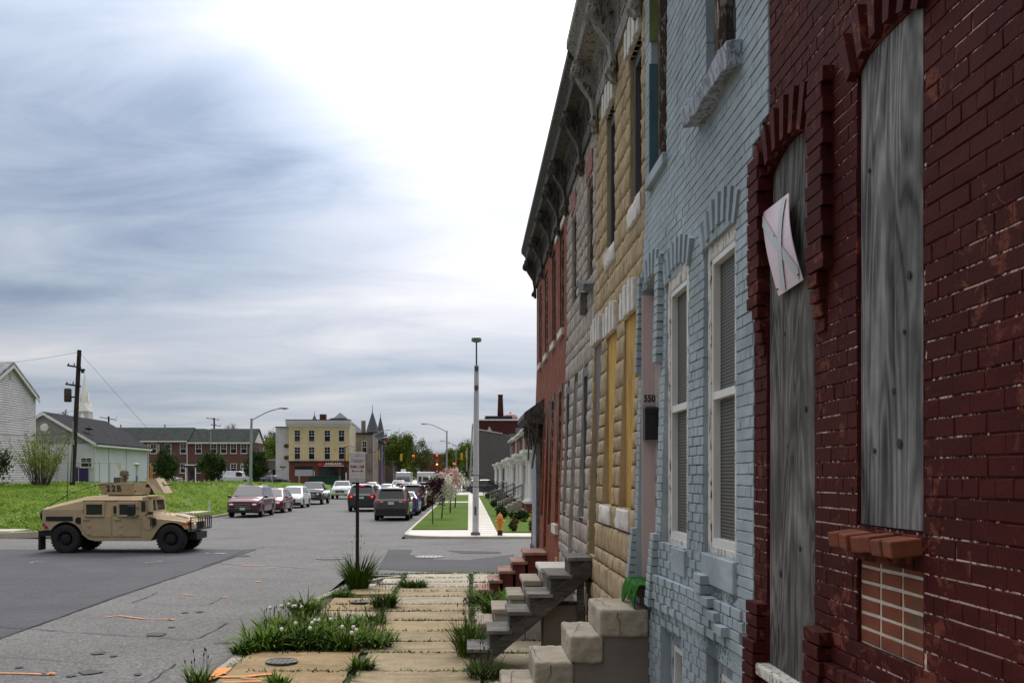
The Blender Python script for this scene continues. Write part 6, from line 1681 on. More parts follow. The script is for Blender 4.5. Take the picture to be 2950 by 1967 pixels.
# ------------------------------------------------------------------ people (one continuous skinned body each)
def person(name, label, loc, rz, pts, edges, radii, mat_body, parts=None, sc=1.0):
    o = thing(name, label, 'person', loc, rz)
    me = bpy.data.meshes.new('body'); me.from_pydata(pts, edges, []); me.materials.append(mat_body)
    b = bpy.data.objects.new('body', me); link(b, o)
    sk_ = b.modifiers.new('skin', 'SKIN'); sk_.use_smooth_shade = True
    for i, r_ in enumerate(radii): me.skin_vertices[0].data[i].radius = (r_, r_ * (.8 if i in (1, 2) else 1))
    me.skin_vertices[0].data[0].use_root = True
    s_ = b.modifiers.new('sub', 'SUBSURF'); s_.levels = 2; s_.render_levels = 2
    o.scale = (sc, sc, sc)
    return o
BP = [(0, 0, .95), (0, 0, 1.20), (0, .01, 1.40), (0, .02, 1.53), (0, .04, 1.66), (0, .03, 1.76), (.20, 0, 1.42), (.27, .02, 1.14), (.27, .14, .92), (-.20, 0, 1.42), (-.27, .02, 1.14), (-.27, .12, .90), (.10, .0, .90), (.11, .05, .50), (.11, 0, .08), (.11, .12, .04), (-.10, 0, .90), (-.11, -.02, .50), (-.11, -.10, .09), (-.11, .02, .04)]
BE = [(0, 1), (1, 2), (2, 3), (3, 4), (4, 5), (2, 6), (6, 7), (7, 8), (2, 9), (9, 10), (10, 11), (0, 12), (12, 13), (13, 14), (14, 15), (0, 16), (16, 17), (17, 18), (18, 19)]
BR = [.15, .15, .14, .055, .095, .08, .07, .05, .04, .07, .05, .04, .10, .07, .045, .035, .10, .07, .045, .035]
def body_mat(name, shirt, trousers, skin, zsplit=.95, zskin=1.50):
    t = NT(name); s_ = t.n('ShaderNodeSeparateXYZ'); t.t.links.new(t.pos(True), s_.inputs[0])
    f1 = t.math('GREATER_THAN', s_.outputs[2], zsplit); f2 = t.math('GREATER_THAN', s_.outputs[2], zskin)
    c = t.mix(f1, trousers, shirt); c = t.mix(f2, c, skin)
    c = t.mix(t.math('MULTIPLY', t.noise(t.pos(True), 14, 3), .35), c, (.02, .02, .02))
    return t.out(c, .8, 0, .2)
SKIN = (.30, .17, .11)
# gunner standing in the roof hatch, only head and shoulders above the shield
gun_pts = list(BP); gun_pts[8] = (.22, .34, 1.22); gun_pts[7] = (.28, .14, 1.20); gun_pts[11] = (-.22, .34, 1.22); gun_pts[10] = (-.28, .14, 1.20)
gp = person('person', 'soldier in camouflage helmet standing in the truck turret', (-12.56 + 1.46, 32.03, RZ + .70), R(-90), gun_pts, BE, BR, body_mat('camouflage_uniform', (.13, .14, .11), (.12, .13, .10), SKIN, .95, 1.52))
hm = MB(); hm.lathe([(.135, 1.70), (.142, 1.73), (.138, 1.80), (.11, 1.865), (.06, 1.895), (.001, 1.90)], (0, .02, 0), 16)
CAMO = NT('camouflage_cover'); p = CAMO.pos(True); CAMO = CAMO.out(CAMO.ramp(CAMO.noise(p, 16, 2, .5), [(.4, (.07, .07, .05)), (.5, (.19, .185, .15)), (.6, (.11, .12, .09))]), .9, 0, .1)
h_ = hm.build('helmet', CAMO, gp, local=True, smooth=50)
mb = MB(); mb.obox((0, .13, 1.725), (.20, .06, .03), rx=R(-15)); mb.build('helmet_brim', CAMO, h_, local=True)
MB().box((-.06, .115, 1.80), (.06, .14, 1.85)).build('goggles', HZ, h_, local=True)
fc = MB(); fc.ell((0, .145, 1.635), (.018, .03, .028), 8, 6); fc.ell((.105, .03, 1.64), (.02, .03, .04), 8, 5); fc.ell((-.105, .03, 1.64), (.02, .03, .04), 8, 5); fc.build('face_features', mat('skin_tone', SKIN, .6), gp, local=True, smooth=60)
for sx_ in (-.035, .035): MB().ell((sx_, .128, 1.665), (.014, .01, .007), 6, 4).build('eye', HZ, gp, local=True)
MB().box((-.03, .127, 1.59), (.03, .136, 1.597)).build('mouth', mat('lip_tone', (.20, .09, .07), .6), gp, local=True)
MB().tube([(.10, .05, 1.68), (.07, .10, 1.57), (0, .12, 1.555), (-.07, .10, 1.57), (-.10, .05, 1.68)], .010, 6).build('chin_strap', HZ, gp, local=True)
def far_person(label, x, y, z, rz, shirt, trousers, skin=SKIN):
    q = person('person', label, (x, y, z), rz, BP, BE, BR, body_mat('clothes_%d' % int(x * 10 + y), shirt, trousers, skin))
    MB().lathe([(.095, 1.72), (.10, 1.77), (.08, 1.83), (.001, 1.85)], (0, .01, 0), 10).build('hair', mat('dark_hair_%d' % int(x * 10 + y), (.015, .012, .010), .8), q, local=True, smooth=60)
far_person('person in dark jacket walking on the pavement near the red shopfront', -17.1, 148, 0, R(200), (.015, .018, .035), (.02, .02, .025))
far_person('person in pale shirt beside the pedestrian in the dark jacket', -16.4, 150, 0, R(170), (.35, .35, .38), (.03, .03, .04))
far_person('person in black standing by the far cones', -.7, 138, 0, R(20), (.012, .012, .014), (.015, .015, .017))
far_person('person in pale clothes standing by the far cones', -1.25, 139, 0, R(180), (.4, .4, .4), (.10, .10, .12))
# ================================================================== BACKGROUND
def prof_z(x): return interp([(-120, 1.0), (-34, .95), (-24, .75), (-14.6, -.10)], x)
xs = [-120, -60, -34, -29, -24, -20, -17, -14.6]
mb = MB(); mc = MB()
for a, b in zip(xs, xs[1:]):
    mb.quad((a, 141.0, prof_z(a)), (b, 141.0, prof_z(b)), (b, 155.0, prof_z(b)), (a, 155.0, prof_z(a)))
    mc.quad((a, 155.0, prof_z(a)), (b, 155.0, prof_z(b) + (.1 if b > -15 else 0)), (b, 420.0, prof_z(b) + (.1 if b > -15 else 0)), (a, 420.0, prof_z(a)))
structure(mb.build('back_street', ASPHALT, None, recalc=False)); structure(mc.build('back_ground', PALE_CONC, None, recalc=False))
structure(MB().box((-2.5, 155, -.2), (90, 420, .0)).build('far_corner_pavement', PALE_CONC))
# --- generic wall pieces for far buildings ------------------------------------------------
def wmat(name, c, **k): return mat(name, c, k.pop('rough', .85), k.pop('var', .12), k.pop('scale', .6), **k)
def bmat(name, c1, c2, mo, sc=1.0):
    t = NT(name); p = t.pos(); s_ = t.n('ShaderNodeSeparateXYZ'); t.t.links.new(p, s_.inputs[0])
    c = t.n('ShaderNodeCombineXYZ'); t.t.links.new(t.math('ADD', s_.outputs[0], s_.outputs[1]), c.inputs[0]); t.t.links.new(s_.outputs[2], c.inputs[1])
    b = t.n('ShaderNodeTexBrick'); t.t.links.new(c.outputs[0], b.inputs['Vector']); b.inputs['Scale'].default_value = 1
    b.inputs['Brick Width'].default_value = .24 * sc; b.inputs['Row Height'].default_value = .09 * sc; b.inputs['Mortar Size'].default_value = .008 * sc
    b.inputs['Color1'].default_value = (*c1, 1); b.inputs['Color2'].default_value = (*c2, 1); b.inputs['Mortar'].default_value = (*mo, 1)
    col = t.mix(t.ramp(t.noise(p, .5, 5, .6), [(.35, 0.0), (.75, .5)]), b.outputs['Color'], tuple(x * .6 for x in c1))
    return t.out(col, .9, 0, .15)
def far_window(h, c, w, hh, face='y', fm=WHITE_TRIM, glass=GLASS, sill=True):
    """sash window: frame, two sashes, sill; c = centre on the wall face; face 'y' looks to -Y, 'x' looks to +X, '-x' to -X"""
    x, y, z = c; f = .07
    def bx(mb, u0, u1, v0, v1, d0, d1):
        if face == 'y': mb.box((x + u0, y - d1, z + v0), (x + u1, y - d0, z + v1))
        elif face == 'x': mb.box((x + d0, y + u0, z + v0), (x + d1, y + u1, z + v1))
        else: mb.box((x - d1, y + u0, z + v0), (x - d0, y + u1, z + v1))
    mb = MB()
    bx(mb, -w / 2 - f, -w / 2, -hh / 2 - f, hh / 2 + f, -.02, .06); bx(mb, w / 2, w / 2 + f, -hh / 2 - f, hh / 2 + f, -.02, .06)
    bx(mb, -w / 2, w / 2, hh / 2, hh / 2 + f, -.02, .06); bx(mb, -w / 2, w / 2, -.03, .03, -.02, .045)
    if sill: bx(mb, -w / 2 - f * 1.6, w / 2 + f * 1.6, -hh / 2 - f * 1.5, -hh / 2, -.02, .11)
    wn_ = mb.build('window', fm, h)
    for v0, v1 in ((.03, hh / 2), (-hh / 2, -.03)):
        mb = MB(); bx(mb, -w / 2, w / 2, v0, v1, -.01, .02); mb.build('pane', glass, wn_)
    mb = MB(); bx(mb, -.015, .015, .03, hh / 2, .02, .03); bx(mb, -w / 2, w / 2, hh * .26 - .015, hh * .26 + .015, .02, .03); mb.build('glazing_bar', fm, wn_)
    return wn_
def gable_roof_y(h, x0, x1, y0, y1, ze, zr_, m, ov=.35, th=.16):
    """ridge along Y"""
    xc = (x0 + x1) / 2; s_ = (zr_ - ze) / ((x1 - x0) / 2)
    mb = MB()
    mb.prism([(x0 - ov, ze - ov * s_), (xc, zr_), (x1 + ov, ze - ov * s_), (x1 + ov, ze - ov * s_ + th), (xc, zr_ + th * 1.15), (x0 - ov, ze - ov * s_ + th)], 'y', y0 - ov, y1 + ov)
    return mb.build('roof', m, h)
def gable_roof_x(h, x0, x1, y0, y1, ze, zr_, m, ov=.35, th=.16):
    yc = (y0 + y1) / 2; s_ = (zr_ - ze) / ((y1 - y0) / 2)
    mb = MB()
    mb.prism([(y0 - ov, ze - ov * s_), (yc, zr_), (y1 + ov, ze - ov * s_), (y1 + ov, ze - ov * s_ + th), (yc, zr_ + th * 1.15), (y0 - ov, ze - ov * s_ + th)], 'x', x0 - ov, x1 + ov)
    return mb.build('roof', m, h)
def m_shingle(name, c):
    t = NT(name); p = t.pos()
    s_ = t.n('ShaderNodeTexBrick'); t.t.links.new(t.mapv(p, scale=(1, 1, 1)), s_.inputs['Vector']); s_.inputs['Brick Width'].default_value = .5; s_.inputs['Row Height'].default_value = .3; s_.inputs['Scale'].default_value = 1
    s_.inputs['Color1'].default_value = (*c, 1); s_.inputs['Color2'].default_value = (*[x * .65 for x in c], 1); s_.inputs['Mortar'].default_value = (*[x * .5 for x in c], 1)
    col = t.mix(t.ramp(t.noise(p, 1.6, 4, .6), [(.4, 0.0), (.7, .6)]), s_.outputs['Color'], tuple(x * 1.5 for x in c))
    return t.out(col, .95, 0, .1)
# --- white clapboard house
wh = thing('clapboard_house', 'tall white clapboard house with its gable towards the grass lot', 'house', (-42, 79.5, 1.5))
CLAP = wmat('white_clapboard', (.66, .615, .645), scale=.5, var=.06, dirt=(.40, .38, .37), dscale=.35, damt=.4)
Xh = -36.6
MB().prism([(75.0, .8), (84.0, .8), (84.0, 9.0), (79.5, 11.25), (75.0, 9.0)], 'x', -52, Xh - .03).build('wall', CLAP, wh)
z = 1.5
while z < 11.1:
    def hw(zz): return 4.5 if zz < 9 else 4.5 * (11.25 - zz) / 2.25
    a, b = hw(z), hw(z + .19)
    mb = MB(); yc = 79.5
    mb.add([(Xh + .07, yc - a, z), (Xh + .07, yc + a, z), (Xh + .004, yc + b, z + .19), (Xh + .004, yc - b, z + .19), (Xh - .03, yc - a, z), (Xh - .03, yc + a, z)], [(0, 1, 2, 3), (0, 4, 5, 1)])
    mb.build('clapboard', CLAP, bpy.data.objects[wh.name].children[0], recalc=False)
    z += .19
gable_roof_x(wh, -52, Xh, 75, 84, 9.0, 11.25, m_shingle('pale_grey_shingle', (.30, .30, .30)), .3)
mb = MB()
for s_ in (-1, 1): mb.add([(Xh + .32, 79.5 + s_ * 4.85, 8.72), (Xh + .32, 79.5, 11.18), (Xh + .32, 79.5, 10.95), (Xh + .32, 79.5 + s_ * 4.85, 8.50), (Xh + .24, 79.5 + s_ * 4.85, 8.72), (Xh + .24, 79.5, 11.18), (Xh + .24, 79.5, 10.95), (Xh + .24, 79.5 + s_ * 4.85, 8.50)], [(0, 1, 2, 3), (4, 5, 6, 7), (2, 3, 7, 6), (0, 1, 5, 4)])
mb.build('barge_board', WHITE_TRIM, wh)
mb = MB(); mb.box((Xh + .02, 79.2, 10.0), (Xh + .08, 79.6, 10.5)); mb.build('gable_vent', wmat('tan_vent', (.40, .33, .20)), wh)
MB().box((Xh + .0, 83.9, 1.4), (Xh + .06, 84.05, 9.0)).build('corner_board', WHITE_TRIM, wh)
# --- grey gabled hall
gh = thing('gabled_hall', 'low pale hall with dark shingle roof and grey gable', 'building', (-37.5, 95, 1.5))
HALL = wmat('pale_mint_render', (.56, .565, .60), scale=.4, var=.05, dirt=(.40, .45, .45), dscale=.3, damt=.4); HGREY = wmat('grey_siding', (.235, .235, .235), scale=.5, var=.06)
gx0, gx1, gy0, gy1 = -41.9, -33.1, 88.0, 102.6
MB().box((gx0, gy0, .8), (gx1, gy1, 5.2)).build('wall', HALL, gh)
MB().prism([(gx0, 5.2), (gx1, 5.2), ((gx0 + gx1) / 2, 7.76)], 'y', gy0 - .06, gy1).build('gable', HGREY, gh)
gable_roof_y(gh, gx0, gx1, gy0, gy1, 5.22, 7.80, m_shingle('charcoal_shingle', (.030, .030, .034)), .3)
mb = MB(); xc = (gx0 + gx1) / 2
for s_ in (-1, 1): mb.add([(xc, gy0 - .36, 7.93), (xc + s_ * 4.72, gy0 - .36, 5.16), (xc + s_ * 4.72, gy0 - .36, 4.90), (xc, gy0 - .36, 7.67), (xc, gy0 - .28, 7.93), (xc + s_ * 4.72, gy0 - .28, 5.16), (xc + s_ * 4.72, gy0 - .28, 4.90), (xc, gy0 - .28, 7.67)], [(0, 1, 2, 3), (4, 5, 6, 7), (0, 1, 5, 4), (3, 2, 6, 7)])
mb.build('barge_board', WHITE_TRIM, gh)
MB().box((gx1 + .02, gy0 - .2, 4.92), (gx1 + .42, gy1 + .25, 5.07)).build('gutter', WHITE_TRIM, gh)
MB().cyl((-37.45, gy0 - .14, 6.60), (-37.45, gy0 - .05, 6.60), .36, .36, 20).build('round_vent', WHITE_TRIM, gh)
far_window(gh, (-33.78, gy0, 3.5), .9, .75)
MB().box((-34.75, gy0 - .08, 1.2), (-33.6, gy0 - .01, 3.1)).build('door', wmat('purple_door', (.045, .03, .12)), gh)
for yy in (gy0 - .05, gy1 - .05): MB().cyl((gx1 + .08, yy + .1, 1.3), (gx1 + .08, yy + .1, 4.95), .05, .05, 8).build('downpipe', WHITE_TRIM, gh)
for yy in (91.5, 96.2): MB().box((gx1 - .01, yy, 1.0), (gx1 + .03, yy + .05, 4.9)).build('panel_joint', HGREY, gh)
dsh = thing('satellite_dish', 'black satellite dish on the dark hall roof', 'dish', (-34.3, 90, 5.9))
MB().lathe([(.001, .0), (.30, .06), (.42, .16), (.40, .18), (.28, .09), (.001, .03)], (0, 0, .55), 16).build('bowl', BLACK, dsh, local=True, smooth=60)
MB().tube([(0, 0, -.5), (0, 0, .55), (.0, -.1, .95)], .025, 6).build('mast', BLACK, dsh, local=True)
osg = thing('orange_board', 'orange board with black base standing at the hall corner', 'board', (-30.6, 96, 1.3))
bevel(MB().box((-.14, -.05, .7), (.14, .05, 2.0)).build('panel', wmat('orange_panel', (.52, .19, .02)), osg, local=True), .05); MB().box((-.14, -.06, 0), (.14, .06, .7)).build('base', BLACK, osg, local=True)
# --- brick terrace
bt = thing('brick_terrace', 'long two storey red brick terrace under a grey green shingle roof', 'building', (-47, 168, .9))
TB = bmat('terrace_brick', (.135, .066, .050), (.11, .055, .043), (.15, .10, .085))
SH = m_shingle('grey_green_shingle', (.048, .055, .050))
for i, (xa, xb, ze, zr_) in enumerate(((-62, -46.6, 8.15, 10.35), (-46.6, -35.7, 7.9, 10.15))):
    MB().box((xa, 165, .5), (xb, 172.8, ze)).build('wall', TB, bt)
    gable_roof_x(bt, xa, xb - (.05 if i == 0 else 0), 165, 172.8, ze, zr_, SH, .28 if i else .25)
    MB().box((xa, 164.55, ze - .22), (xb, 164.72, ze - .02)).build('gutter', WHITE_TRIM, bt)
MB().prism([(165.05, 7.9), (172.75, 7.9), (168.9, 10.1)], 'x', -35.75, -35.62).build('gable', WHITE_TRIM, bt)
MB().cyl((-46.6, 164.8, 1), (-46.6, 164.8, 7.8), .06, .06, 8).build('downpipe', WHITE_TRIM, bt)
for px_ in (442, 484, 528, 572, 616, 644.5, 673, 702.7):
    x = (px_ - PX0) / F * 165
    far_window(bt, (x, 165, 6.85), .92, 1.5); far_window(bt, (x, 165, 3.6), .92, 1.45)
    if px_ in (442,):
        for s_ in (-1, 1): MB().box((x + s_ * .85 - .2, 164.9, 6.05), (x + s_ * .85 + .2, 164.98, 7.65)).build('shutter', wmat('tan_shutter', (.36, .31, .19)), bt)
for px_ in (556, 719):
    x = (px_ - PX0) / F * 165
    MB().box((x - .9, 163.5, 3.75), (x + .9, 165, 4.05)).build('porch_roof', SH, bt); MB().box((x - .95, 163.45, 4.05), (x + .95, 165, 4.2)).build('porch_fascia', WHITE_TRIM, bt)
    for s_ in (-.8, .8): MB().cyl((x + s_, 163.6, .8), (x + s_, 163.6, 3.75), .09, .09, 10).build('porch_post', WHITE_TRIM, bt)
    MB().box((x - .5, 164.93, .9), (x + .5, 165.0, 3.2)).build('door', WHITE_TRIM if px_ > 600 else BLACK, bt)
for px_ in (348, 475): x = (px_ - PX0) / F * 168; MB().cyl((x, 168, 9.8), (x, 168, 11.0), .12, .12, 8).build('flue', HGREY, bt)
# --- yellow corner building
yb_ = thing('corner_shop', 'three storey cream rendered building over a brick shopfront', 'building', (-24, 164, .8))
CREAM = NT('stained_cream_render'); p = CREAM.pos()
cc_ = CREAM.ramp(CREAM.noise(p, .5, 4, .6), [(.3, (.60, .47, .25)), (.7, (.68, .55, .32))])
cc_ = CREAM.mix(CREAM.ramp(CREAM.noise(CREAM.mapv(p, scale=(1, 1, 1.2)), .55, 7, .72, .8), [(.56, 0.0), (.68, .75)]), cc_, (.38, .20, .065)); CREAM = CREAM.out(cc_, .9, 0, .15)
SB = bmat('shop_brick', (.14, .055, .035), (.11, .045, .03), (.12, .08, .06))
yx0, yx1, yy0, yy1 = -28.9, -19.25, 160.0, 169.2
MB().box((yx0, yy0, 4.62), (yx1, yy1, 10.6)).build('wall', CREAM, yb_)
MB().box((yx1 - .02, yy0 + .05, 4.62), (yx1 + .05, yy1, 10.4)).build('side_wall', wmat('weathered_cream', (.50, .43, .30), dirt=(.28, .24, .18), dscale=.5, damt=.6), yb_)
sw_ = MB().box((yx0 + .03, yy0 + .03, .2), (yx1 - .03, yy1, 4.62)).build('shopfront', SB, yb_)
MB().box((yx0 - .08, yy0 - .12, 4.55), (yx1 + .1, yy0 + .05, 4.72)).build('string_course', BLACK, yb_)
cn_ = MB().prism([(yy0 + .02, 10.2), (yy0 - .12, 10.25), (yy0 - .16, 10.55), (yy0 - .45, 10.75), (yy0 - .50, 11.0), (yy0 - .62, 11.12), (yy0 - .62, 11.22), (yy0 + .3, 11.26), (yy0 + .3, 10.2)], 'x', yx0 - .45, yx1 + .35).build('cornice', WHITE_TRIM, yb_)
for i in range(30):
    x = lerp(yx0 - .2, yx1 + .1, i / 29); MB().box((x - .06, yy0 - .40, 10.58), (x + .06, yy0 - .15, 10.72)).build('dentil', WHITE_TRIM, cn_)
MB().box((yx0 - .45, yy0 - .62, 11.22), (yx1 + .35, yy0 + .8, 11.36)).build('roof_edge', BLACK, yb_)
MB().box((yx0, yy0 + .6, 10.6), (yx1, yy1, 11.0)).build('roof', HGREY, yb_)
for px_ in (856.6, 898, 943, 984):
    x = (px_ - PX0) / F * 160
    far_window(yb_, (x, yy0, 8.75), .88, 1.75, sill=True); far_window(yb_, (x, yy0, 5.98), .88, 1.95)
MB().box((-24.1, 161, 11.2), (-23.1, 162, 12.3)).build('chimney', SB, yb_)
for k in range(2): MB().cyl((-22.4 + k * .5, 161, 11.2), (-22.4 + k * .5, 161.0, 11.55), .22, .15, 10).build('roof_vent', BLACK, yb_)
MB().box((-27.95, yy0 - .03, 2.3), (-25.0, yy0 + .06, 3.85)).build('shop_opening', DARK, sw_); MB().box((-27.9, yy0 - .07, 2.32), (-25.05, yy0 - .031, 3.35)).build('roller_shutter', wmat('grey_shutter', (.34, .345, .35), scale=3), sw_)
MB().box((-24.1, yy0 - .03, 2.1), (-20.9, yy0 + .06, 3.8)).build('shop_window', GLASS, sw_); MB().box((-20.6, yy0 - .03, .9), (-19.5, yy0 + .06, 3.7)).build('shop_door', DARK, sw_)
MB().box((-19.9, yy0 - .06, 1.6), (-19.6, yy0 - .03, 2.9)).build('door_light', WHITE_TRIM, sw_)
shs = thing('shop_sign', 'red shop sign board with white letters above the dark shop window', 'sign', (-22.3, 159.9, 4.1))
MB().box((-24.3, 159.82, 3.82), (-19.9, 159.93, 4.50)).build('board', wmat('red_sign', (.26, .022, .018)), shs)
text('ANKADI', shs, (-21.75, 159.79, 4.27), (R(90), 0, 0), .52, WHITE_TRIM, 'lettering', 1.35, .012); MB().box((-23.3, 159.80, 3.90), (-20.0, 159.815, 3.99)).build('small_print', WHITE_TRIM, shs)
MB().ell((-23.85, 159.82, 4.15), (.3, .02, .22), 12, 6).build('emblem', wmat('orange_red', (.5, .05, .02)), shs)
# neighbour slivers
nb = thing('whitewashed_building', 'narrow whitewashed side wall beside the cream corner building', 'building', (-30.2, 166, .8))
MB().box((-31.4, 162, .3), (-29.0, 170, 10.2)).build('wall', wmat('patchy_whitewash', (.50, .50, .50), dirt=(.25, .24, .23), dscale=.4, damt=.7), nb); MB().box((-31.5, 161.9, 10.2), (-28.9, 170, 10.35)).build('parapet', BLACK, nb)
for zz in (7.2, 5.3): MB().ell((-29.6, 161.95, zz), (.5, .06, .35), 10, 6).build('exposed_brick_patch', SB, nb)
lb = thing('low_grey_building', 'low grey block building beside the whitewashed wall', 'building', (-33.5, 172, .8))
MB().box((-38, 171, .3), (-31.5, 178, 5.0)).build('wall', wmat('grey_block', (.22, .21, .20), dirt=(.12, .11, .10), dscale=.4, damt=.6), lb); MB().box((-38.1, 170.9, 5.0), (-31.5, 178, 5.15)).build('parapet', WHITE_ROUGH, lb); MB().box((-33.6, 170.95, 1.9), (-32.3, 171.05, 3.4)).build('opening', DARK, lb)
sb_ = thing('stone_building', 'weathered grey stone building with one white sash window', 'building', (-18, 176, 0))
GS = wmat('weathered_grey_render', (.20, .175, .145), scale=.8, var=.2, dirt=(.08, .07, .06), dscale=.7, damt=.8)
MB().box((-20.6, 172, 0), (-16.5, 182, 9.55)).build('wall', GS, sb_); MB().box((-20.7, 171.8, 9.5), (-16.4, 182, 9.8)).build('parapet', BLACK, sb_); far_window(sb_, (-18.0, 172, 7.3), .75, 2.0)
MB().box((-18.6, 172.5, 9.8), (-17.9, 173.2, 11.9)).build('chimney', GS, sb_); MB().box((-16.55, 171.9, 0), (-16.40, 172.1, 9.5)).build('corner_strip', WHITE_ROUGH, sb_)
rf = thing('red_shop_row', 'narrow dark red shop row with blue trim along the street', 'building', (-16.6, 184, 0))
MB().box((-20, 182.1, 0), (-16.45, 196, 8.6)).build('wall', wmat('dark_red_paint', (.10, .016, .018), scale=.6), rf); MB().box((-16.44, 185.6, 0), (-16.2, 187.2, 8.2)).build('blue_pilaster', wmat('faded_blue', (.15, .19, .30)), rf); MB().box((-20, 182, 8.6), (-16.2, 196, 9.1)).build('cornice', BLACK, rf)
for yy in (183.6, 189.5, 193): far_window(rf, (-16.45, yy, 6.2), .9, 1.7, 'x')
# --- stone church
ch = thing('stone_church', 'dark stone church with grey slate turrets and pyramid roof', 'church', (-25, 212, 0))
SLATE = wmat('grey_slate', (.085, .092, .10), scale=1.5, var=.15); CST = wmat('dark_church_stone', (.085, .07, .06), scale=.8, var=.3, dirt=(.04, .035, .03), damt=.5)
def turret(px_, yap, ybase, ytop, hwpx, Y):
    s_ = F / Y; x = (px_ - PX0) / s_; za_, zb2, zt2 = (EYE + (PY0 - q) / s_ for q in (yap, ybase, ytop)); r_ = hwpx / s_
    MB().lathe([(r_ * .95, 0), (r_ * .95, zb2)], (x, Y, 0), 8).build('turret', CST, ch); t_ = MB().lathe([(r_ * 1.12, zb2 - .1), (r_ * 1.0, zb2 + .2), (.12, za_)], (x, Y, 0), 8).build('turret_roof', SLATE, ch)
    MB().cyl((x, Y, za_ - .3), (x, Y, zt2), .09, .03, 6).build('finial', BLACK, t_)
turret(1073, 1188, 1243, 1165, 18, 203); turret(1096, 1203, 1262, 1187, 14, 214); turret(906, 1197, 1214, 1184, 8, 215); turret(1112, 1250, 1275, 1240, 9, 206)
Y = 218; s_ = F / Y; xa = (925 - PX0) / s_; xb = (1058 - PX0) / s_; xm = (980 - PX0) / s_; zb2 = EYE + (PY0 - 1250) / s_; za_ = EYE + (PY0 - 1188) / s_
MB().add([(xa, Y - 6, zb2), (xb, Y - 6, zb2), (xb, Y + 8, zb2), (xa, Y + 8, zb2), (xm, Y - .2, za_)], [(0, 1, 4), (1, 2, 4), (2, 3, 4), (3, 0, 4), (0, 3, 2, 1)]).build('pyramid_roof', wmat('pale_slate', (.15, .165, .18), scale=1.2, var=.12), ch)
MB().box((xm - 1.6, Y - 3.4, zb2 + (za_ - zb2) * .45), (xm + 1.6, Y + 1, zb2 + (za_ - zb2) * .70)).build('roof_lantern', SLATE, ch)
MB().box((xa + .5, Y - 5.5, 0), (xb - .3, Y + 7.5, zb2)).build('nave_wall', CST, ch); MB().box((-17.6, 205, 0), (-15.6, 222, 10.0)).build('street_wall', CST, ch)
for k in range(4): MB().prism([(207 + k * 3.6, 2.5), (208.4 + k * 3.6, 2.5), (208.4 + k * 3.6, 6.2), (207.7 + k * 3.6, 7.4), (207 + k * 3.6, 6.2)], 'x', -15.62, -15.52).build('lancet_window', GLASS, ch)
MB().box((-17.4, 204.6, 9.4), (-15.3, 210, 9.9)).build('red_eave', wmat('red_eave', (.20, .03, .03)), ch)
# --- white church steeple on the skyline
stp = thing('white_steeple', 'white wooden church steeple on the skyline behind the utility pole', 'steeple', (-96.4, 250, 0))
sx0, sy0 = -96.4, 250
MB().box((sx0 - 1.5, sy0 - 1.5, 5), (sx0 + 1.5, sy0 + 1.5, 18.6)).build('tower', wmat('pale_grey_boards', (.38, .38, .38)), stp)
for q in (0, 1):
    if q == 0: MB().prism([(sx0 - 1.7, 18.5), (sx0 + 1.7, 18.5), (sx0, 21.0)], 'y', sy0 - 1.65, sy0 + 1.65).build('tower_gable', WHITE_TRIM, stp)
    else: MB().prism([(sy0 - 1.7, 18.5), (sy0 + 1.7, 18.5), (sy0, 21.0)], 'x', sx0 - 1.65, sx0 + 1.65).build('tower_gable', WHITE_TRIM, stp)
MB().lathe([(1.5, 19.6), (.95, 21.0), (.85, 22.6), (.75, 23.0), (.05, 28.6)], (sx0, sy0, 0), 8).build('spire', WHITE_TRIM, stp)
for a_ in range(4): MB().prism([(-.5, 20.9), (.5, 20.9), (.5, 22.3), (0, 23.6), (-.5, 22.3)], 'y', -1.05, -.8).build('spire_dormer', WHITE_TRIM, stp).rotation_euler = (0, 0, a_ * math.pi / 2)
for o in stp.children:
    if o.name.startswith('spire_dormer'):
        for v_ in o.data.vertices: v_.co += Vector(wloc(stp)); 
MB().prism([(sx0 - .55, 15.4), (sx0 + .55, 15.4), (sx0 + .55, 17.2), (sx0, 18.1), (sx0 - .55, 17.2)], 'y', sy0 - 1.56, sy0 - 1.48).build('louvre', WHITE_TRIM, stp)
MB().box((sx0 - 6, sy0 - 1, 0), (sx0 + 6, sy0 + 18, 9)).build('nave', wmat('pale_nave', (.4, .4, .4)), stp)
# --- right: grey block wall, brick works with chimney and tank
gb = thing('grey_block_building', 'tall grey block side wall behind the porches', 'building', (6, 158, 0))
MB().prism([(1.2, 0), (8.5, 0), (8.5, 8.55), (5.2, 8.75), (1.2, 9.45)], 'y', 152.5, 166).build('wall', bmat('grey_block_wall', (.165, .16, .15), (.14, .135, .128), (.10, .098, .09), 2.2), gb)
MB().prism([(1.15, 9.45), (5.2, 8.75), (5.2, 8.87), (1.15, 9.58)], 'y', 152.4, 153).build('coping', WHITE_ROUGH, gb)
bwk = thing('brick_works', 'dark brick works building with a tall square chimney', 'building', (8, 195, 0))
WB = bmat('works_brick', (.072, .020, .018), (.06, .018, .016), (.06, .03, .028), 1.5)
MB().box((2.0, 190, 0), (14, 205, 12.9)).build('wall', WB, bwk); MB().box((1.9, 189.8, 12.9), (9.6, 205, 13.15)).build('parapet', WHITE_TRIM, bwk); MB().box((3.2, 192, 13.15), (8.4, 200, 13.9)).build('plant_room', BLACK, bwk)
MB().prism([(5.55, 12.5), (6.85, 12.5), (6.62, 17.9), (5.75, 17.9)], 'y', 193, 194.3).build('chimney', WB, bwk)
MB().box((5.7, 192.9, 17.9), (6.67, 194.4, 18.1)).build('chimney_cap', BLACK, bwk)
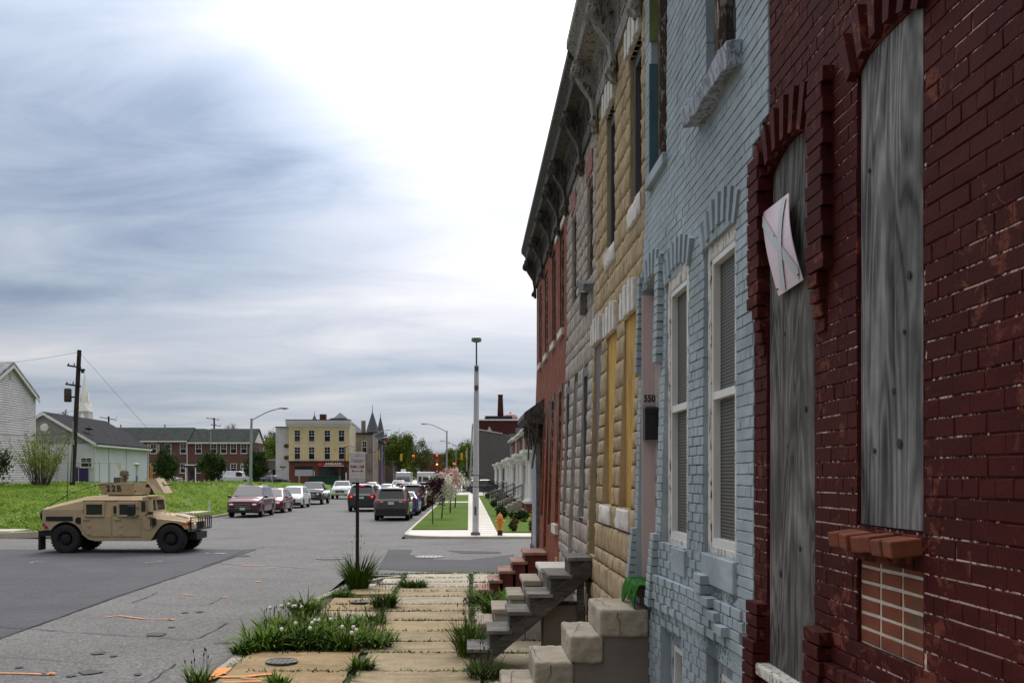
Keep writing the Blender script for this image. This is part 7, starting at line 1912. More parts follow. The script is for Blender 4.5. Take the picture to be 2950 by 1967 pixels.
tk = thing('water_tank', 'round pink roofed water tank on the works roof', 'tank', (8.4, 200, 12.9)); MB().lathe([(1.3, 0), (1.45, 1.0)], (0, 0, .2), 20).build('drum', wmat('pale_tank', (.50, .47, .47)), tk, local=True); MB().lathe([(1.55, 1.15), (1.2, 1.65), (.2, 2.0), (.15, 2.25), (.001, 2.3)], (0, 0, 0), 20).build('roof', wmat('pink_tank_roof', (.42, .25, .24)), tk, local=True)
sgn = thing('roof_figure', 'small pale figure shaped vent on the grey wall coping', 'vent', (3.2, 153.2, 9.1)); MB().lathe([(.32, 0), (.30, .3), (.12, .45), (.14, .6), (.2, .62), (.02, .75)], (0, 0, 0), 10).build('cowl', wmat('pale_cowl', (.3, .28, .26)), sgn, local=True)
fb = thing('far_brick_building', 'plain dark red brick building at the end of the street', 'building', (-8, 270, 0)); MB().box((-11.5, 265, 0), (-4.5, 280, 8.2)).build('wall', bmat('far_block_brick', (.15, .04, .035), (.12, .035, .03), (.10, .04, .035), 2), fb); MB().box((-11.5, 264.9, 2.6), (-4.5, 265, 2.95)).build('band', WHITE_TRIM, fb)
for k in range(3): far_window(fb, (-6.3, 265, 4.0 + k * 1.4), .6, .9)
# --- porch houses
PB = bmat('porch_house_brick', (.17, .042, .03), (.14, .038, .028), (.20, .11, .09)); CW = wmat('white_column_paint', (.74, .74, .73), var=.03, rough=.45); PR = m_shingle('porch_shingle', (.04, .038, .036))
porch = [(61, 63.6, 54, 67), (71.4, 75.6, 67, 80), (85.8, 90, 80, 93), (96.5, 100.5, 93, 108), (116, 120, 108, 125), (134, 139, 125, 141)]
names = ('red brick porch house nearest the hydrant', 'second red brick porch house from the hydrant', 'third red brick porch house from the hydrant', 'fourth red brick porch house from the hydrant', 'fifth red brick porch house from the hydrant', 'last red brick porch house before the grey block wall')
PX_ = 3.8
for k, ((ca, cb2, ya, yb3), lab) in enumerate(zip(porch, names)):
    h = thing('porch_house', lab + ', with white columns', 'house', (6, (ya + yb3) / 2, 0), group='porch houses on the far block')
    zt = 7.0 + .1 * (k % 2)
    MB().box((6, ya, 0), (15, yb3 - .04, zt)).build('wall', PB, h)
    MB().prism([(5.55, zt), (10.5, zt + 2.2), (15.4, zt), (15.4, zt + .15), (10.5, zt + 2.4), (5.55, zt + .15)], 'y', ya, yb3 - .04).build('roof', PR, h)
    MB().prism([(5.50, zt - .10), (5.50, zt + .1), (6.02, zt + .1), (6.02, zt - .22)], 'y', ya, yb3 - .04).build('eave', CW, h)
    ym = (ca + cb2) / 2
    MB().prism([(ym - 2.2, zt + .12), (ym + 2.2, zt + .12), (ym, zt + 1.0)], 'x', 5.56, 8).build('front_gable', PR, h)
    for yy in (ya + 1.2, ym, yb3 - 1.2): far_window(h, (6, yy, 5.6), .9, 1.5, '-x'); far_window(h, (6, yy + .01, 2.3), .9, 1.5, '-x')
    for yy in (ya + .12, yb3 - .16): MB().box((5.92, yy - .1, 0), (6.0, yy + .1, zt - .25)).build('corner_trim', CW, h)
    MB().box((5.93, ym + .5, .75), (6.0, ym + 1.5, 2.9)).build('door', BLACK, h)
    p0, p1 = ca - .45, cb2 + .45
    MB().box((PX_ - .28, p0, 0), (6, p1, .62)).build('porch_base', PB, h); MB().box((PX_ - .36, p0 - .08, .62), (6, p1 + .08, .75)).build('porch_floor', PALE_CONC, h)
    for yc in (ca, cb2):
        c_ = MB(); c_.lathe([(.24, .75), (.24, .83), (.19, .88), (.18, 1.0), (.155, 3.14), (.19, 3.19), (.23, 3.24), (.24, 3.36)], (PX_, yc, 0), 18); c_.build('column', CW, h, smooth=35)
        MB().box((5.8, yc - .12, .75), (6, yc + .12, 3.36)).build('pilaster', CW, h)
    MB().box((PX_ - .30, p0 - .05, 3.36), (6, p1 + .05, 3.72)).build('entablature', CW, h); MB().box((PX_ - .52, p0 - .25, 3.72), (6, p1 + .25, 3.92)).build('porch_cornice', CW, h)
    MB().prism([(PX_ - .5, 3.92), (6, 3.92), (6, 4.5)], 'y', p0 - .25, p1 + .25).build('porch_roof', PR, h)
    rl = MB(); rl.box((PX_ - .03, ca + .2, 1.62), (PX_ + .03, cb2 - .2, 1.69)); rl.box((PX_ - .03, ca + .2, .88), (PX_ + .03, cb2 - .2, .93))
    n_ = int((cb2 - ca) / .16)
    for i in range(n_): yy = lerp(ca + .25, cb2 - .25, i / max(1, n_ - 1)); rl.box((PX_ - .018, yy - .018, .9), (PX_ + .018, yy + .018, 1.65))
    rl.box((PX_, p0 - .02, 1.62), (6, p0 + .04, 1.69)); rl.box((PX_, p0 - .02, .88), (6, p0 + .04, .93))
    for i in range(11): xx = lerp(PX_ + .2, 5.9, i / 10); rl.box((xx - .018, p0 - .01, .9), (xx + .018, p0 + .03, 1.65))
    rl.build('railing', CW, h)
    st = thing('porch_steps', ('iron railed steps of the ' + lab), 'steps', (2.6, ym, 0), group='porch steps on the far block')
    s0 = p1 + .3
    for i in range(5):
        xx = PX_ - .36 - (5 - i) * .30
        MB().box((xx, s0 - .1, 0), (xx + .30, s0 + 1.1, .15 * i + .15 - .0)).build('tread', CONCRETE, st)
    for yy in (s0 - .12, s0 + 1.12):
        ir = MB(); x0_, x1_ = PX_ - 2.0, PX_ - .3
        ir.tube([(x0_, yy, .95), (x1_, yy, 1.75)], .022, 6); ir.tube([(x0_, yy, .25), (x1_, yy, 1.0)], .015, 5)
        for i in range(13): xx = lerp(x0_, x1_, i / 12); ir.cyl((xx, yy, lerp(.25, .95, i / 12) - (.25 if i in (0, 12) else 0)), (xx, yy, lerp(.95, 1.75, i / 12)), .011 if 0 < i < 12 else .02, None, 5)
        ir.build('railing', BLACK, st)
# ------------------------------------------------------------------ trees
BARK = mat('grey_brown_bark', (.075, .060, .048), .95, .3, 6, .7, 30, .02)
def leafmat(name, c, d=.45):
    t = NT(name); p = t.pos(); col = t.ramp(t.noise(p, .9, 3, .6), [(.3, tuple(x * d for x in c)), (.65, c)])
    col = t.mix(t.ramp(t.noise(p, 9, 2, .6), [(.35, 0.0), (.7, .5)]), col, tuple(min(1, x * 1.5) for x in c))
    return t.out(col, .7, 0, .2)
def tree(name, label, cat, base, zc_, rad, n, ls, m, trunk=.18, clumps=34, seed=1, group=None, spread=.30, bare=False, branches=14, tm=None, hollow=.35):
    r = random.Random(seed); o = thing(name, label, cat, base, group=group)
    cx, cy, cz = base[0], base[1], zc_
    tb = MB(); top = cz + rad[2] * .3
    pts = [(base[0], base[1], base[2] - .2), (base[0] + r.uniform(-.1, .1) * rad[0], base[1], lerp(base[2], cz, .5)), (cx, cy, cz), (cx + r.uniform(-.15, .15) * rad[0], cy, top)]
    tb.tube(pts, [trunk, trunk * .8, trunk * .55, trunk * .15], 8)
    C = []
    for i in range(clumps):
        while True:
            v = Vector((r.uniform(-1, 1), r.uniform(-1, 1), r.uniform(-1, 1)))
            if hollow < v.length < 1: break
        v *= r.uniform(.75, 1.08)
        C.append(Vector((cx + v.x * rad[0], cy + v.y * rad[1], cz + v.z * rad[2])))
    for c_ in C[:branches]:
        s0 = Vector((cx, cy, lerp(base[2] + (cz - rad[2] - base[2]) * .8, cz, r.uniform(.1, .9)))); mid = s0.lerp(c_, .5) + Vector((0, 0, -.06 * rad[2]))
        tb.tube([s0, mid, c_], [trunk * .38, trunk * .22, trunk * .07], 5)
        if bare:
            for q in range(5):
                e_ = c_ + Vector((r.uniform(-1, 1) * rad[0] * .35, r.uniform(-1, 1) * rad[1] * .35, r.uniform(0, .5) * rad[2])); tb.tube([mid.lerp(c_, r.random()), e_], [trunk * .08, trunk * .02], 4)
    tb.build('trunk', tm or BARK, o, recalc=False)
    lf = MB()
    sg_ = [spread * x for x in rad]
    for i in range(n):
        c_ = C[int(r.random() * len(C))]; p_ = (c_.x + r.gauss(0, 1) * sg_[0] * .6, c_.y + r.gauss(0, 1) * sg_[1] * .6, c_.z + r.gauss(0, 1) * sg_[2] * .55)
        u = Vector((r.gauss(0, 1), r.gauss(0, 1), r.gauss(0, 1))).normalized(); w_ = u.orthogonal().normalized(); v = u.cross(w_); a_ = ls * r.uniform(.6, 1.3); b_ = a_ * .6
        p_ = Vector(p_)
        lf.v += [tuple(p_ - w_ * a_), tuple(p_ + v * b_), tuple(p_ + w_ * a_), tuple(p_ - v * b_)]; k_ = len(lf.v) - 4; lf.f.append([k_, k_ + 1, k_ + 2, k_ + 3]); lf.m.append(0)
    lf.build('crown', m, o, recalc=False)
    return o
def tree_px(name, label, px0, px1, py0, py1, Y, gz, n, ls, m, **k):
    s_ = F / Y; x = ((px0 + px1) / 2 - PX0) / s_; rx = (px1 - px0) / 2 / s_ * .86; z1 = EYE + (PY0 - py0) / s_; z0 = EYE + (PY0 - py1) / s_
    return tree(name, label, k.pop('cat', 'tree'), (x, Y, gz), (z0 + z1) / 2, (rx, rx * k.pop('dy', .9), (z1 - z0) / 2 * .86), n, ls, m, **k)
G_MID = leafmat('mid_green_leaf', (.125, .19, .024)); G_DARK = leafmat('dark_green_leaf', (.045, .078, .016)); G_LIME = leafmat('fresh_lime_leaf', (.25, .30, .025)); G_OLIVE = leafmat('olive_leaf', (.125, .135, .035)); G_HEDGE = leafmat('hedge_leaf', (.035, .062, .012))
tree_px('street_tree', 'large green street tree beside the stone church', 1106, 1196, 1228, 1362, 192, 0, 13000, .15, G_MID, trunk=.35, clumps=46, seed=3, dy=.7)
tree_px('street_tree', 'olive brown leafed street tree beyond the large green tree', 1178, 1252, 1262, 1366, 222, 0, 6500, .14, G_OLIVE, trunk=.35, clumps=40, seed=4, branches=26)
tree_px('street_tree', 'green tree rising behind the traffic lights by the leaning pole', 1268, 1326, 1285, 1372, 186, 0, 7500, .13, G_MID, trunk=.25, clumps=34, seed=5)
tree_px('street_tree', 'taller yellow green tree behind the leaning pole', 1304, 1372, 1258, 1374, 178, 0, 9000, .13, leafmat('yellow_green_leaf', (.16, .20, .022)), trunk=.28, clumps=36, seed=6)
for k, (a, b, c_, d_) in enumerate(((437, 518, 1284, 1392), (566, 656, 1290, 1394), (697, 778, 1284, 1396))):
    tree_px('round_tree', ('dark rounded tree between the hall and the brick terrace', 'dark rounded tree beside the white van', 'dark rounded tree beside the tall street lamp')[k], a, b, c_, d_, 138, .9, 11000, .10, G_DARK, trunk=.2, clumps=60, seed=20 + k, spread=.24)
tree_px('leafy_tree', 'bright green tree between the terrace gable and the whitewashed wall', 750, 822, 1258, 1345, 196, .9, 8500, .15, G_MID, trunk=.3, clumps=36, seed=31)
tree_px('bare_tree', 'half bare dark tree behind the whitewashed wall', 792, 836, 1228, 1300, 205, .9, 500, .22, G_OLIVE, trunk=.3, clumps=26, seed=32, bare=True, branches=24)
tree_px('bare_tree', 'half bare tree behind the bright green tree', 758, 800, 1238, 1300, 207, .9, 420, .2, G_OLIVE, trunk=.3, clumps=22, seed=33, bare=True, branches=20)
tree_px('bare_tree', 'bare tree over the roof of the brick terrace', 640, 690, 1212, 1262, 200, .9, 60, .12, G_OLIVE, trunk=.25, clumps=24, seed=34, bare=True, branches=24)
tree_px('bare_tree', 'small bare tree behind the hall roof', 172, 200, 1176, 1226, 150, .9, 60, .12, G_OLIVE, trunk=.2, clumps=18, seed=35, bare=True, branches=18)
# the loose yellow-green bush on the lot: many upright stems
bx0, by0 = -30.5, 71; bz0 = lot_z(bx0, by0)
o = thing('wild_bush', 'loose yellow green bush growing beside the utility pole', 'bush', (bx0, by0, bz0))
r = random.Random(8); tb = MB(); lf = MB()
for i in range(64):
    a_ = r.uniform(0, 6.28); l_ = r.uniform(2.0, 4.5); s_ = r.uniform(.1, .75)
    e_ = Vector((bx0 + math.cos(a_) * s_ * 3.3, by0 + math.sin(a_) * s_ * 2.4, bz0 + l_ * (1 - .25 * s_))); b_ = Vector((bx0 + math.cos(a_) * .5, by0 + math.sin(a_) * .5, bz0 - .1)); m_ = b_.lerp(e_, .5) + Vector((0, 0, .5 * s_))
    tb.tube([b_, m_, e_], [.022, .014, .006], 5)
    for q in range(74):
        t_ = r.uniform(.30, 1.02); p_ = (b_.lerp(m_, t_ * 2) if t_ < .5 else m_.lerp(e_, t_ * 2 - 1)) + Vector((r.gauss(0, .20), r.gauss(0, .20), r.gauss(0, .20)))
        u = Vector((r.gauss(0, 1), r.gauss(0, 1), r.gauss(0, 1))).normalized(); w_ = u.orthogonal().normalized(); v = u.cross(w_); a2 = r.uniform(.035, .075)
        lf.v += [tuple(p_ - w_ * a2), tuple(p_ + v * a2 * .6), tuple(p_ + w_ * a2), tuple(p_ - v * a2 * .6)]; k_ = len(lf.v) - 4; lf.f.append([k_, k_ + 1, k_ + 2, k_ + 3]); lf.m.append(0)
tb.build('stems', BARK, o, recalc=False); lf.build('leaves', G_LIME, o, recalc=False)
tree('dark_bush', 'small dark bush at the foot of the clapboard house', 'bush', (-33.4, 70.5, lot_z(-33, 70)), lot_z(-33, 70) + 1.7, (1.0, 1.0, 1.8), 1600, .09, G_DARK, .08, 22, 44)
# flowering street trees on the far verge
M_PURPLE = leafmat('purple_leaf', (.055, .014, .020)); M_WHITE = leafmat('white_blossom', (.62, .60, .50), .75); M_PINK = leafmat('pink_blossom', (.58, .30, .30), .75)
tree('flowering_tree', 'small purple leafed tree on a thin stem on the grass verge', 'tree', (-1.68, 47, 0), 1.62, (.58, .55, .72), 1500, .055, M_PURPLE, .028, 22, 51, tm=BLACK)
wtree = tree('flowering_tree', 'white flowering tree behind the purple leafed tree', 'tree', (-1.45, 53, 0), 1.60, (.85, .8, .88), 2000, .065, M_WHITE, .04, 30, 52)
tree('flowering_tree', 'pink flowering tree further along the grass verge', 'tree', (-1.15, 62, 0), 2.0, (.8, .8, .75), 1400, .07, M_PINK, .05, 24, 53)
tree('flowering_tree', 'cream flowering tree beyond the pink flowering tree', 'tree', (-1.0, 72, 0), 2.0, (.9, .9, .8), 1200, .08, M_WHITE, .05, 24, 54)
# shrubs in the porch gardens
def shrub(label, px0, px1, py0, py1, n, ls, m, seed, gzz=0):
    Y = F * (EYE - gzz) / (py1 - PY0); s_ = F / Y; x = ((px0 + px1) / 2 - PX0) / s_; rx = (px1 - px0) / 2 / s_; hz_ = (py1 - py0) / s_
    return tree('garden_shrub', label, 'shrub', (x, Y, 0), hz_ * .52, (rx * .8, rx * .7, hz_ * .42), n, ls, m, .03, 26, seed, hollow=.2)
shrub('dark green clipped shrub beside the far pavement', 1425, 1466, 1456, 1494, 1800, .06, G_HEDGE, 61); shrub('wide dark green hedge in front of the nearest porch', 1462, 1532, 1464, 1501, 3200, .06, G_HEDGE, 62)
shrub('reddish green round shrub behind the fire hydrant', 1463, 1497, 1492, 1531, 1500, .045, leafmat('reddish_leaf', (.12, .085, .03)), 63); shrub('yellow flowering shrub beside the corner shop boarding', 1526, 1556, 1468, 1503, 900, .05, leafmat('forsythia_yellow', (.62, .46, .02), .7), 64)
shrub('small green shrub below the yellow flowering shrub', 1520, 1550, 1496, 1532, 900, .05, G_OLIVE, 65); shrub('grey green cushion plant in the lawn', 1500, 1518, 1494, 1505, 500, .04, G_OLIVE, 66); shrub('green shrub by the second porch steps', 1412, 1432, 1440, 1462, 900, .06, G_HEDGE, 67); shrub('green shrub by the third porch steps', 1396, 1412, 1418, 1436, 700, .07, G_MID, 68)
# ------------------------------------------------------------------ poles, lamps, wires
STEEL = mat('galvanised_steel', (.36, .37, .37), .5, .1, 3, metal=.2); POLE_W = mat('white_painted_pole', (.50, .50, .49), .6, .1, 1.5, dirt=(.33, .32, .30), dscale=1.5, damt=.5); PWOOD = mat('dark_pole_timber', (.040, .027, .021), .95, .3, 3, .5, 30, .01)
def cobra(label, base, h, arm, ang=0.0, r_=.09, lean=0, arm2=None):
    o = thing('street_lamp', label, 'street lamp', base)
    MB().cyl((0, 0, 0), (lean, 0, h), r_, r_ * .7, 12).build('pole', STEEL, o, local=True, smooth=50); MB().cyl((0, 0, 0), (0, 0, .35), r_ * 1.5, r_ * 1.3, 12).build('base', STEEL, o, local=True)
    for q, (l_, hh) in enumerate([(arm, h - .15)] + ([arm2] if arm2 else [])):
        d = 1 if l_ > 0 else -1; L_ = abs(l_)
        pts = [(lean + d * L_ * t_, 0, hh + .95 * math.sin(t_ * math.pi / 2)) for t_ in (0, .15, .3, .45, .6, .75, .9)]
        a_ = MB().tube(pts, .045, 6).build('arm', STEEL, o, local=True)
        x0_ = lean + d * L_ * .85; hd = MB(); hd.ell((x0_ + d * L_ * .13, 0, hh + .96), (.42, .17, .085), 12, 6); hd.ell((x0_ + d * L_ * .15, 0, hh + .91), (.22, .13, .07), 10, 5); hd.build('lamp_head', STEEL, o, local=True, smooth=50)
    return o
x = (721 - PX0) / F * 78; cobra('tall grey street lamp standing on the grass lot', (x, 78, lot_z(x, 78) - .1), 6.3, 2.6, r_=.13, lean=.1)
cobra('grey street lamp arching over the street from the far verge', (-2.45, 112, 0), 7.4, -2.6, r_=.11)
cobra('grey street lamp in front of the large green street tree', (-15.5, 206, 0), 7.6, 2.4); cobra('twin armed street lamp in front of the red shop row', (-15.9, 166, 0), 9.2, 2.6, arm2=(2.2, 7.8)); cobra('grey street lamp behind the traffic lights', (-2.1, 166, 0), 7.4, -2.4); cobra('small grey street lamp further beyond the traffic lights', (-1.6, 190, 0), 7.8, -2.4)
tl = thing('column_lamp', 'white column street lamp with a disc head on the far corner', 'street lamp', (.27, 38.9, 0))
MB().lathe([(.125, .0), (.118, 2.6), (.10, 5.2), (.088, 6.62)], (0, 0, 0), 20).build('column', POLE_W, tl, local=True, smooth=50)
MB().lathe([(.19, .0), (.18, .10), (.14, .12)], (0, 0, 0), 16).build('base', IRON_D, tl, local=True)
MB().cyl((.0, 0, 6.3), (-.01, 0, 7.55), .034, .03, 10).build('stem', IRON_D, tl, local=True); MB().lathe([(.001, 7.50), (.10, 7.52), (.19, 7.56), (.205, 7.62), (.18, 7.69), (.08, 7.72), (.001, 7.725)], (-.01, 0, 0), 20).build('lamp_head', mat('greenish_lamp_glass', (.16, .18, .165), .3, .1, 4, obj=True), tl, local=True, smooth=50)
for zz in (6.5, 5.75): MB().lathe([(.02, -.12), (.07, -.08), (.085, .06), (.03, .12)], (.0, -.09, zz), 8).build('bracket_socket', IRON_D, tl, local=True)
for zz, m_ in ((2.33, BLACK), (2.1, mat('yellow_band', (.5, .38, .04), .6)), (1.88, BLACK)): MB().lathe([(.123, -.012), (.127, 0), (.123, .012)], (0, 0, zz), 16).build('strap', m_, tl, local=True)
MB().box((-.05, -.128, .78), (.03, -.09, 1.12)).build('hatch', IRON_D, tl, local=True); MB().box((.125, -.02, 1.86), (.15, .02, 2.36)).build('sign_edge', mat('dark_red_sign', (.16, .012, .015), .5), tl, local=True)
tl.rotation_euler = (0, R(.35), 0)
def utility_pole(label, base, h, lean, arms, trans=None):
    o = thing('utility_pole', label, 'utility pole', base)
    MB().cyl((0, 0, -.3), (lean, 0, h), .19, .15, 12).build('pole', PWOOD, o, local=True, smooth=50)
    for zz, x0_, x1_ in arms:
        xl = lean * zz / h; MB().obox((xl + (x0_ + x1_) / 2, -.16, zz), (x1_ - x0_, .10, .12), ry=R(9)).build('crossarm', PWOOD, o, local=True)
        for q in range(3): xx = xl + lerp(x0_ + .1, x1_ - .1, q / 2); MB().cyl((xx, -.16, zz + .05), (xx, -.16, zz + .24), .035, .05, 8).build('insulator', BLACK, o, local=True)
    if trans:
        zz = trans; xl = lean * zz / h
        MB().lathe([(.22, -.5), (.26, -.46), (.26, .40), (.22, .46), (.05, .48)], (xl - .62, -.1, zz), 14).build('transformer', mat('brown_transformer', (.045, .022, .018), .6), o, local=True, smooth=40); MB().box((xl - .5, -.14, zz - .2), (xl, -.06, zz - .1)).build('transformer_bracket', BLACK, o, local=True)
    return o
x = (208 - PX0) / F * 72; uz = lot_z(x, 72)
up = utility_pole('dark leaning utility pole with transformer on the grass lot', (x, 72, uz), 9.75, .52, ((8.55, -.75, .25), (7.2, -.8, .3)), 6.5)
MB().cyl((.02, -.2, .2), (.16, -.2, 4.6), .05, .05, 8).build('conduit', mat('pale_conduit', (.30, .30, .29), .6), up, local=True); MB().box((-.02, -.34, 2.9), (.22, -.18, 3.3)).build('meter_box', STEEL, up, local=True)
for q in range(3): MB().ell((.75 + .08 * q, -.2, 8.3 - .15 * (q % 2)), (.12, .1, .1), 8, 6).build('cutout', BLACK, up, local=True)
def wire(label, pts, sag=.6, r_=.012):
    mb = MB()
    for a, b in zip(pts, pts[1:]): mb.tube([Vector(a).lerp(Vector(b), t_ / 14) - Vector((0, 0, sag * 4 * (t_ / 14) * (1 - t_ / 14))) for t_ in range(15)], r_, 4)
    tag(mb.build('overhead_wire', BLACK, None, recalc=False), label, 'wire')
T = Vector((x + .52, 72, uz + 9.6))
wire('thin wire from the utility pole top towards the clapboard house', [T, (-44, 68, 9.2)], .4); wire('thin wire from the lower pole towards the clapboard house wall', [(x + .3, 72, uz + 5.4), (-42, 70, 5.2)], .25)
wire('thick cable sagging from the pole across the clapboard house', [(x + .25, 72, uz + 3.9), (-33.5, 64, 5.6), (-46, 56, 9)], .5, .022); wire('guy wire slanting from the pole top to the grass', [T, (x + 8.5, 74, lot_z(x + 8.5, 74))], .0)
gy = thing('guy_guard', 'yellow guy wire guard standing in front of the hall', 'guard', (-25.4, 73.5, 0)); MB().cyl((0, 0, 1.3), (-.5, 0, 3.3), .045, .045, 8).build('sleeve', mat('yellow_guard', (.60, .48, .10), .6), gy, local=True)
utility_pole('far utility pole rising behind the hall roof', ((313 - PX0) / F * 175, 175, .9), 11.9, 0, ((11.5, -1.5, 1.5), (9.0, -1.4, 1.4))); utility_pole('far utility pole rising behind the brick terrace', ((617 - PX0) / F * 185, 185, .9), 12.2, 0, ((12.0, -1.4, 1.0), (10.8, -.6, 1.3)))
wire('long wire strung between the two far utility poles', [((313 - PX0) / F * 175, 175, 12.2), ((617 - PX0) / F * 185, 185, 12.6)], .9)
lp = utility_pole('thin leaning grey pole with a camera near the cones', (.15, 150, 0), 9.9, .55, ()); lp.children[0].data.materials[0] = STEEL; lp.children[0].scale = (.8, .8, 1); MB().box((.35, -.2, 9.8), (.8, .2, 10.2)).build('camera_box', WHITE_TRIM, lp, local=True)
cp = thing('slim_lamp', 'slim grey lamp post behind the white van', 'street lamp', ((607 - PX0) / F * 143, 143, .9)); MB().cyl((0, 0, 0), (0, 0, 8), .09, .06, 10).build('pole', STEEL, cp, local=True); MB().ell((-.3, 0, 8.1), (.45, .15, .1), 10, 5).build('lamp_head', STEEL, cp, local=True)
yl = thing('yard_lamp', 'short blue grey post lamp with a white cap on the grass lot', 'street lamp', ((393 - PX0) / F * 56, 56, lot_z(-18.7, 56) - .1)); MB().cyl((0, 0, 0), (.02, 0, 2.0), .07, .06, 10).build('post', mat('blue_grey_post', (.16, .18, .24), .5, obj=True), yl, local=True); MB().lathe([(.06, 1.95), (.065, 2.45), (.10, 2.52), (.24, 2.58), (.24, 2.61), (.001, 2.65)], (.02, 0, 0), 14).build('lamp_head', mat('pale_lamp_cap', (.5, .5, .48), .5, obj=True), yl, local=True, smooth=40)
# ------------------------------------------------------------------ traffic lights on a span wire at the next crossing
SIGY = mat('signal_yellow', (.55, .36, .03), .5, .1, 4, obj=True); R_ON = emit('lit_red_signal', (1.0, .04, .02), 3.0); A_ON = emit('lit_amber_signal', (1.0, .55, .12), 3.0); OFF = mat('unlit_lens', (.05, .03, .02), .3)
def signal(label, px_, py_, Y, state=None, back=False):
    s_ = F / Y; c = at(px_, py_, Y); o = thing('traffic_light', label, 'traffic light', c, group=None)
    bevel(MB().box((-.17, -.10, -.52), (.17, .12, .52)).build('housing', SIGY, o, local=True), .03)
    for i, zz in enumerate((.34, 0, -.34)):
        on = (state == 'red' and i == 0) or (state == 'amber' and i == 1)
        m_ = (R_ON if state == 'red' else A_ON) if on else OFF
        if not back:
            MB().lathe([(.001, -.12), (.125, -.115), (.13, -.10)], (0, 0, zz), 14, 'y').build('lens', m_, o, local=True); MB().lathe([(.135, -.10), (.14, -.28)], (0, 0, zz), 10, 'y', cap=False).build('visor', BLACK, o, local=True)
    MB().cyl((0, 0, .5), (0, 0, .95), .025, None, 6).build('hanger', BLACK, o, local=True)
    return o
SY = 150
signal('yellow traffic light seen from its back beside the red shop row', 1087, 1309, SY, None, True); signal('yellow traffic light seen from its back before the green tree', 1156, 1317, SY, None, True); signal('traffic light showing red over the queue of cars', 1191, 1319, SY, 'red')
signal('traffic light showing red beside the far street lamp', 1259, 1317, SY, 'red'); signal('yellow traffic light hanging before the tall yellow green tree', 1330, 1314, SY, None, True); signal('higher yellow traffic light beside the leaning pole', 1344, 1308, SY + 3, None, True); signal('dark traffic light on the far corner pole', 1309, 1342, SY, 'red'); signal('small amber traffic light below the red one', 1259, 1337, SY + 4, 'amber'); signal('traffic light on the pole before the cream building', 1003, 1315, SY, None, True)
P_ = lambda a, b, Y=SY: at(a, b, Y)
wire('span wire carrying the traffic lights over the crossing', [P_(994, 1288), P_(1100, 1298), P_(1345, 1296)], .5, .03)
sp_ = thing('signal_pole', 'dark traffic light pole in front of the cream building', 'pole', (P_(994, 1288)[0], SY, prof_z(P_(994, 1288)[0]) - .1)); MB().cyl((0, 0, 0), (0, 0, 6.6), .10, .08, 10).build('mast', BLACK, sp_, local=True); MB().tube([(0, 0, 6.4), (.5, 0, 6.7), (1.2, 0, 6.5)], .04, 6).build('arm', BLACK, sp_, local=True)
sp_ = thing('signal_pole', 'grey traffic light pole beside the leaning pole', 'pole', (P_(1345, 1296)[0], SY + 1, 0)); MB().cyl((0, 0, 0), (0, 0, 6.6), .10, .08, 10).build('mast', STEEL, sp_, local=True); MB().box((-.15, -.2, 2.2), (.15, -.1, 3.0)).build('walk_signal', BLACK, sp_, local=True)
# ------------------------------------------------------------------ hydrant, cones, small street furniture
hy = thing('fire_hydrant', 'orange fire hydrant with black base at the far corner', 'fire hydrant', (1.22, 38.75, 0)); OR = mat('hydrant_orange', (.62, .22, .025), .45, .12, 6, obj=True)
MB().lathe([(.10, 0), (.10, .20)], (0, 0, 0), 16).build('base', BLACK, hy, local=True)
MB().lathe([(.13, .20), (.135, .235), (.105, .245), (.10, .30), (.105, .62), (.125, .63), (.13, .66), (.115, .68), (.11, .74), (.08, .80), (.035, .83), (.035, .86), (.001, .87)], (0, 0, 0), 18).build('barrel', OR, hy, local=True, smooth=40)
for s_ in (-1, 1): MB().cyl((s_ * .08, 0, .52), (s_ * .18, 0, .52), .055, .055, 12).build('hose_nozzle', OR, hy, local=True); MB().cyl((s_ * .18, 0, .52), (s_ * .205, 0, .52), .035, .03, 8).build('nozzle_cap', OR, hy, local=True)
MB().cyl((0, -.08, .48), (0, -.16, .48), .07, .07, 14).build('pumper_nozzle', OR, hy, local=True); MB().cyl((0, 0, .86), (0, 0, .90), .02, .015, 6).build('operating_nut', STEEL, hy, local=True)
cone_o = mat('cone_orange', (.65, .09, .03), .6, .1, obj=True)
for k, (px_, py_) in enumerate(((1317, 1410), (1355, 1410))):
    Y = F * EYE / (py_ - PY0); xx = (px_ - PX0) / F * Y
    o = thing('traffic_cone', ('traffic cone standing on the pavement beside the verge', 'traffic cone standing at the foot of the leaning pole')[k], 'cone', (xx, Y, 0)); sc2 = 1.15 if k == 0 else 1.5
    MB().lathe([(.17, .03), (.03, .72), (.001, .73)], (0, 0, 0), 14).build('cone', cone_o, o, local=True); MB().box((-.2, -.2, 0), (.2, .2, .035)).build('base', BLACK, o, local=True); MB().lathe([(.118, .28), (.082, .45)], (0, 0, .005), 14, cap=False).build('reflective_band', WHITE_TRIM, o, local=True); o.scale = (sc2,) * 3
ss = thing('street_sign', 'green street name sign on a pole beside the whitewashed wall', 'sign', ((815 - PX0) / F * 146, 146, .9)); MB().cyl((0, 0, 0), (0, 0, 2.9), .04, None, 8).build('post', STEEL, ss, local=True); MB().box((-.45, -.02, 2.6), (.45, .02, 2.85)).build('blade', wmat('street_sign_green', (.02, .12, .06)), ss, local=True); MB().box((-.02, -.4, 2.3), (.02, .4, 2.55)).build('blade', bpy.data.materials['street_sign_green'], ss, local=True)
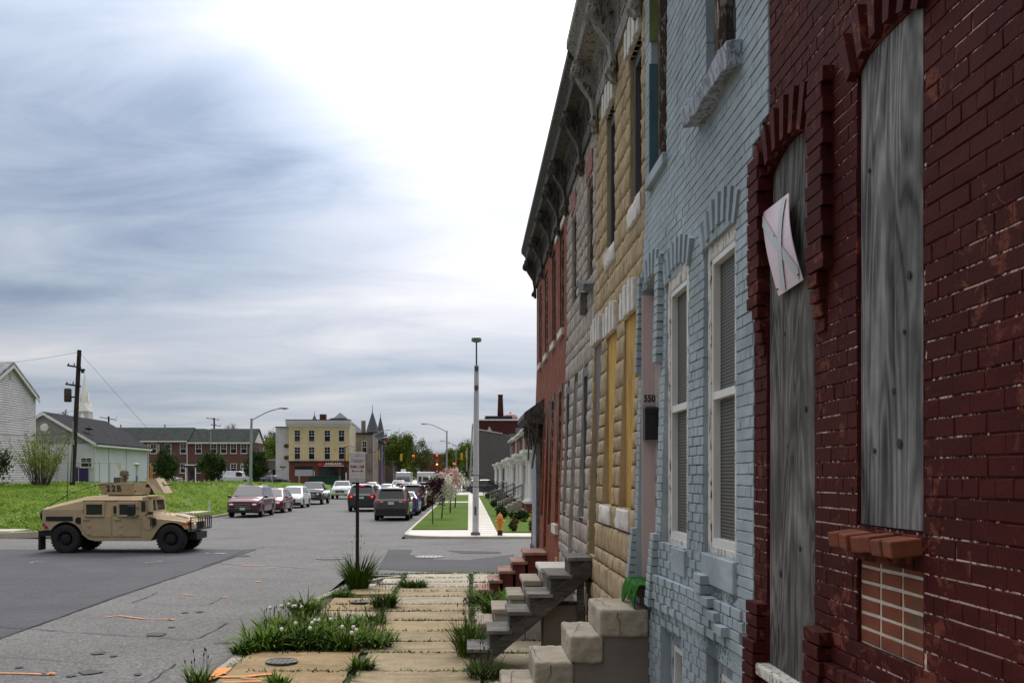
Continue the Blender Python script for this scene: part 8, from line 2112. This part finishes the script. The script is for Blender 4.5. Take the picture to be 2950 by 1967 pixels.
ls_ = thing('leaning_sign', 'black and white sign leaning beside the dark rounded tree', 'sign', ((783 - PX0) / F * 145, 145, .9)); MB().cyl((.25, 0, 0), (-.2, 0, 1.9), .04, None, 8).build('post', WHITE_ROUGH, ls_, local=True); MB().obox((-.3, -.05, 2.1), (.9, .04, .38), ry=R(-38)).build('board', BLACK, ls_, local=True); MB().obox((-.3, -.08, 2.1), (.7, .02, .16), ry=R(-38)).build('arrow_panel', WHITE_TRIM, ls_, local=True)
for k, px_ in enumerate((862, 905)):
    xx = (px_ - PX0) / F * 152; o = thing('bollard', ('grey steel bollard before the roller shutter', 'grey steel bollard between the shop windows')[k], 'bollard', (xx, 152, prof_z(xx))); MB().lathe([(.09, 0), (.09, 2.0 + .3 * k), (.05, 2.06 + .3 * k), (.001, 2.08 + .3 * k)], (0, 0, 0), 12).build('post', STEEL, o, local=True, smooth=40); MB().lathe([(.14, 0), (.13, .1)], (0, 0, 0), 12).build('foot', STEEL, o, local=True)
fn = thing('chain_link_fence', 'grey wire fence posts beside the dark pole of the hall', 'fence', (-33, 86, 1.6))
for i in range(7): MB().cyl((-2.5 + i * .9, 0, -.2), (-2.5 + i * .9, 0, 1.9), .035, None, 8).build('post', STEEL, fn, local=True)
MB().tube([(-2.5, 0, 1.85), (2.9, 0, 1.85)], .025, 6).build('rail', STEEL, fn, local=True)

# far wood closing the end of the street
r = random.Random(77); lf = MB()
for i in range(9000):
    x = r.uniform(-150, 110); h_ = 6.5 + 2.5 * math.sin(x * .21) + 1.5 * math.sin(x * .67 + 1)
    p_ = Vector((x, 425 + r.uniform(-6, 6), h_ * r.random() ** .6)); u = Vector((r.gauss(0, 1), r.gauss(0, 1), r.gauss(0, 1))).normalized(); w_ = u.orthogonal().normalized(); v = u.cross(w_); a_ = r.uniform(.5, 1.1)
    lf.v += [tuple(p_ - w_ * a_), tuple(p_ + v * a_ * .7), tuple(p_ + w_ * a_), tuple(p_ - v * a_ * .7)]; k_ = len(lf.v) - 4; lf.f.append([k_, k_ + 1, k_ + 2, k_ + 3]); lf.m.append(0)
tag(lf.build('far_wood', G_OLIVE, None, recalc=False), 'distant olive green wood closing the end of the street', 'wood', kind='stuff')
tree_px('street_tree', 'far street tree above the white shuttle bus', 1205, 1262, 1300, 1372, 300, 0, 5000, .20, G_OLIVE, trunk=.3, clumps=34, seed=71, branches=22)
tree_px('street_tree', 'far dark green tree behind the white motorhome', 1150, 1215, 1290, 1372, 262, 0, 6000, .20, G_MID, trunk=.3, clumps=36, seed=72)
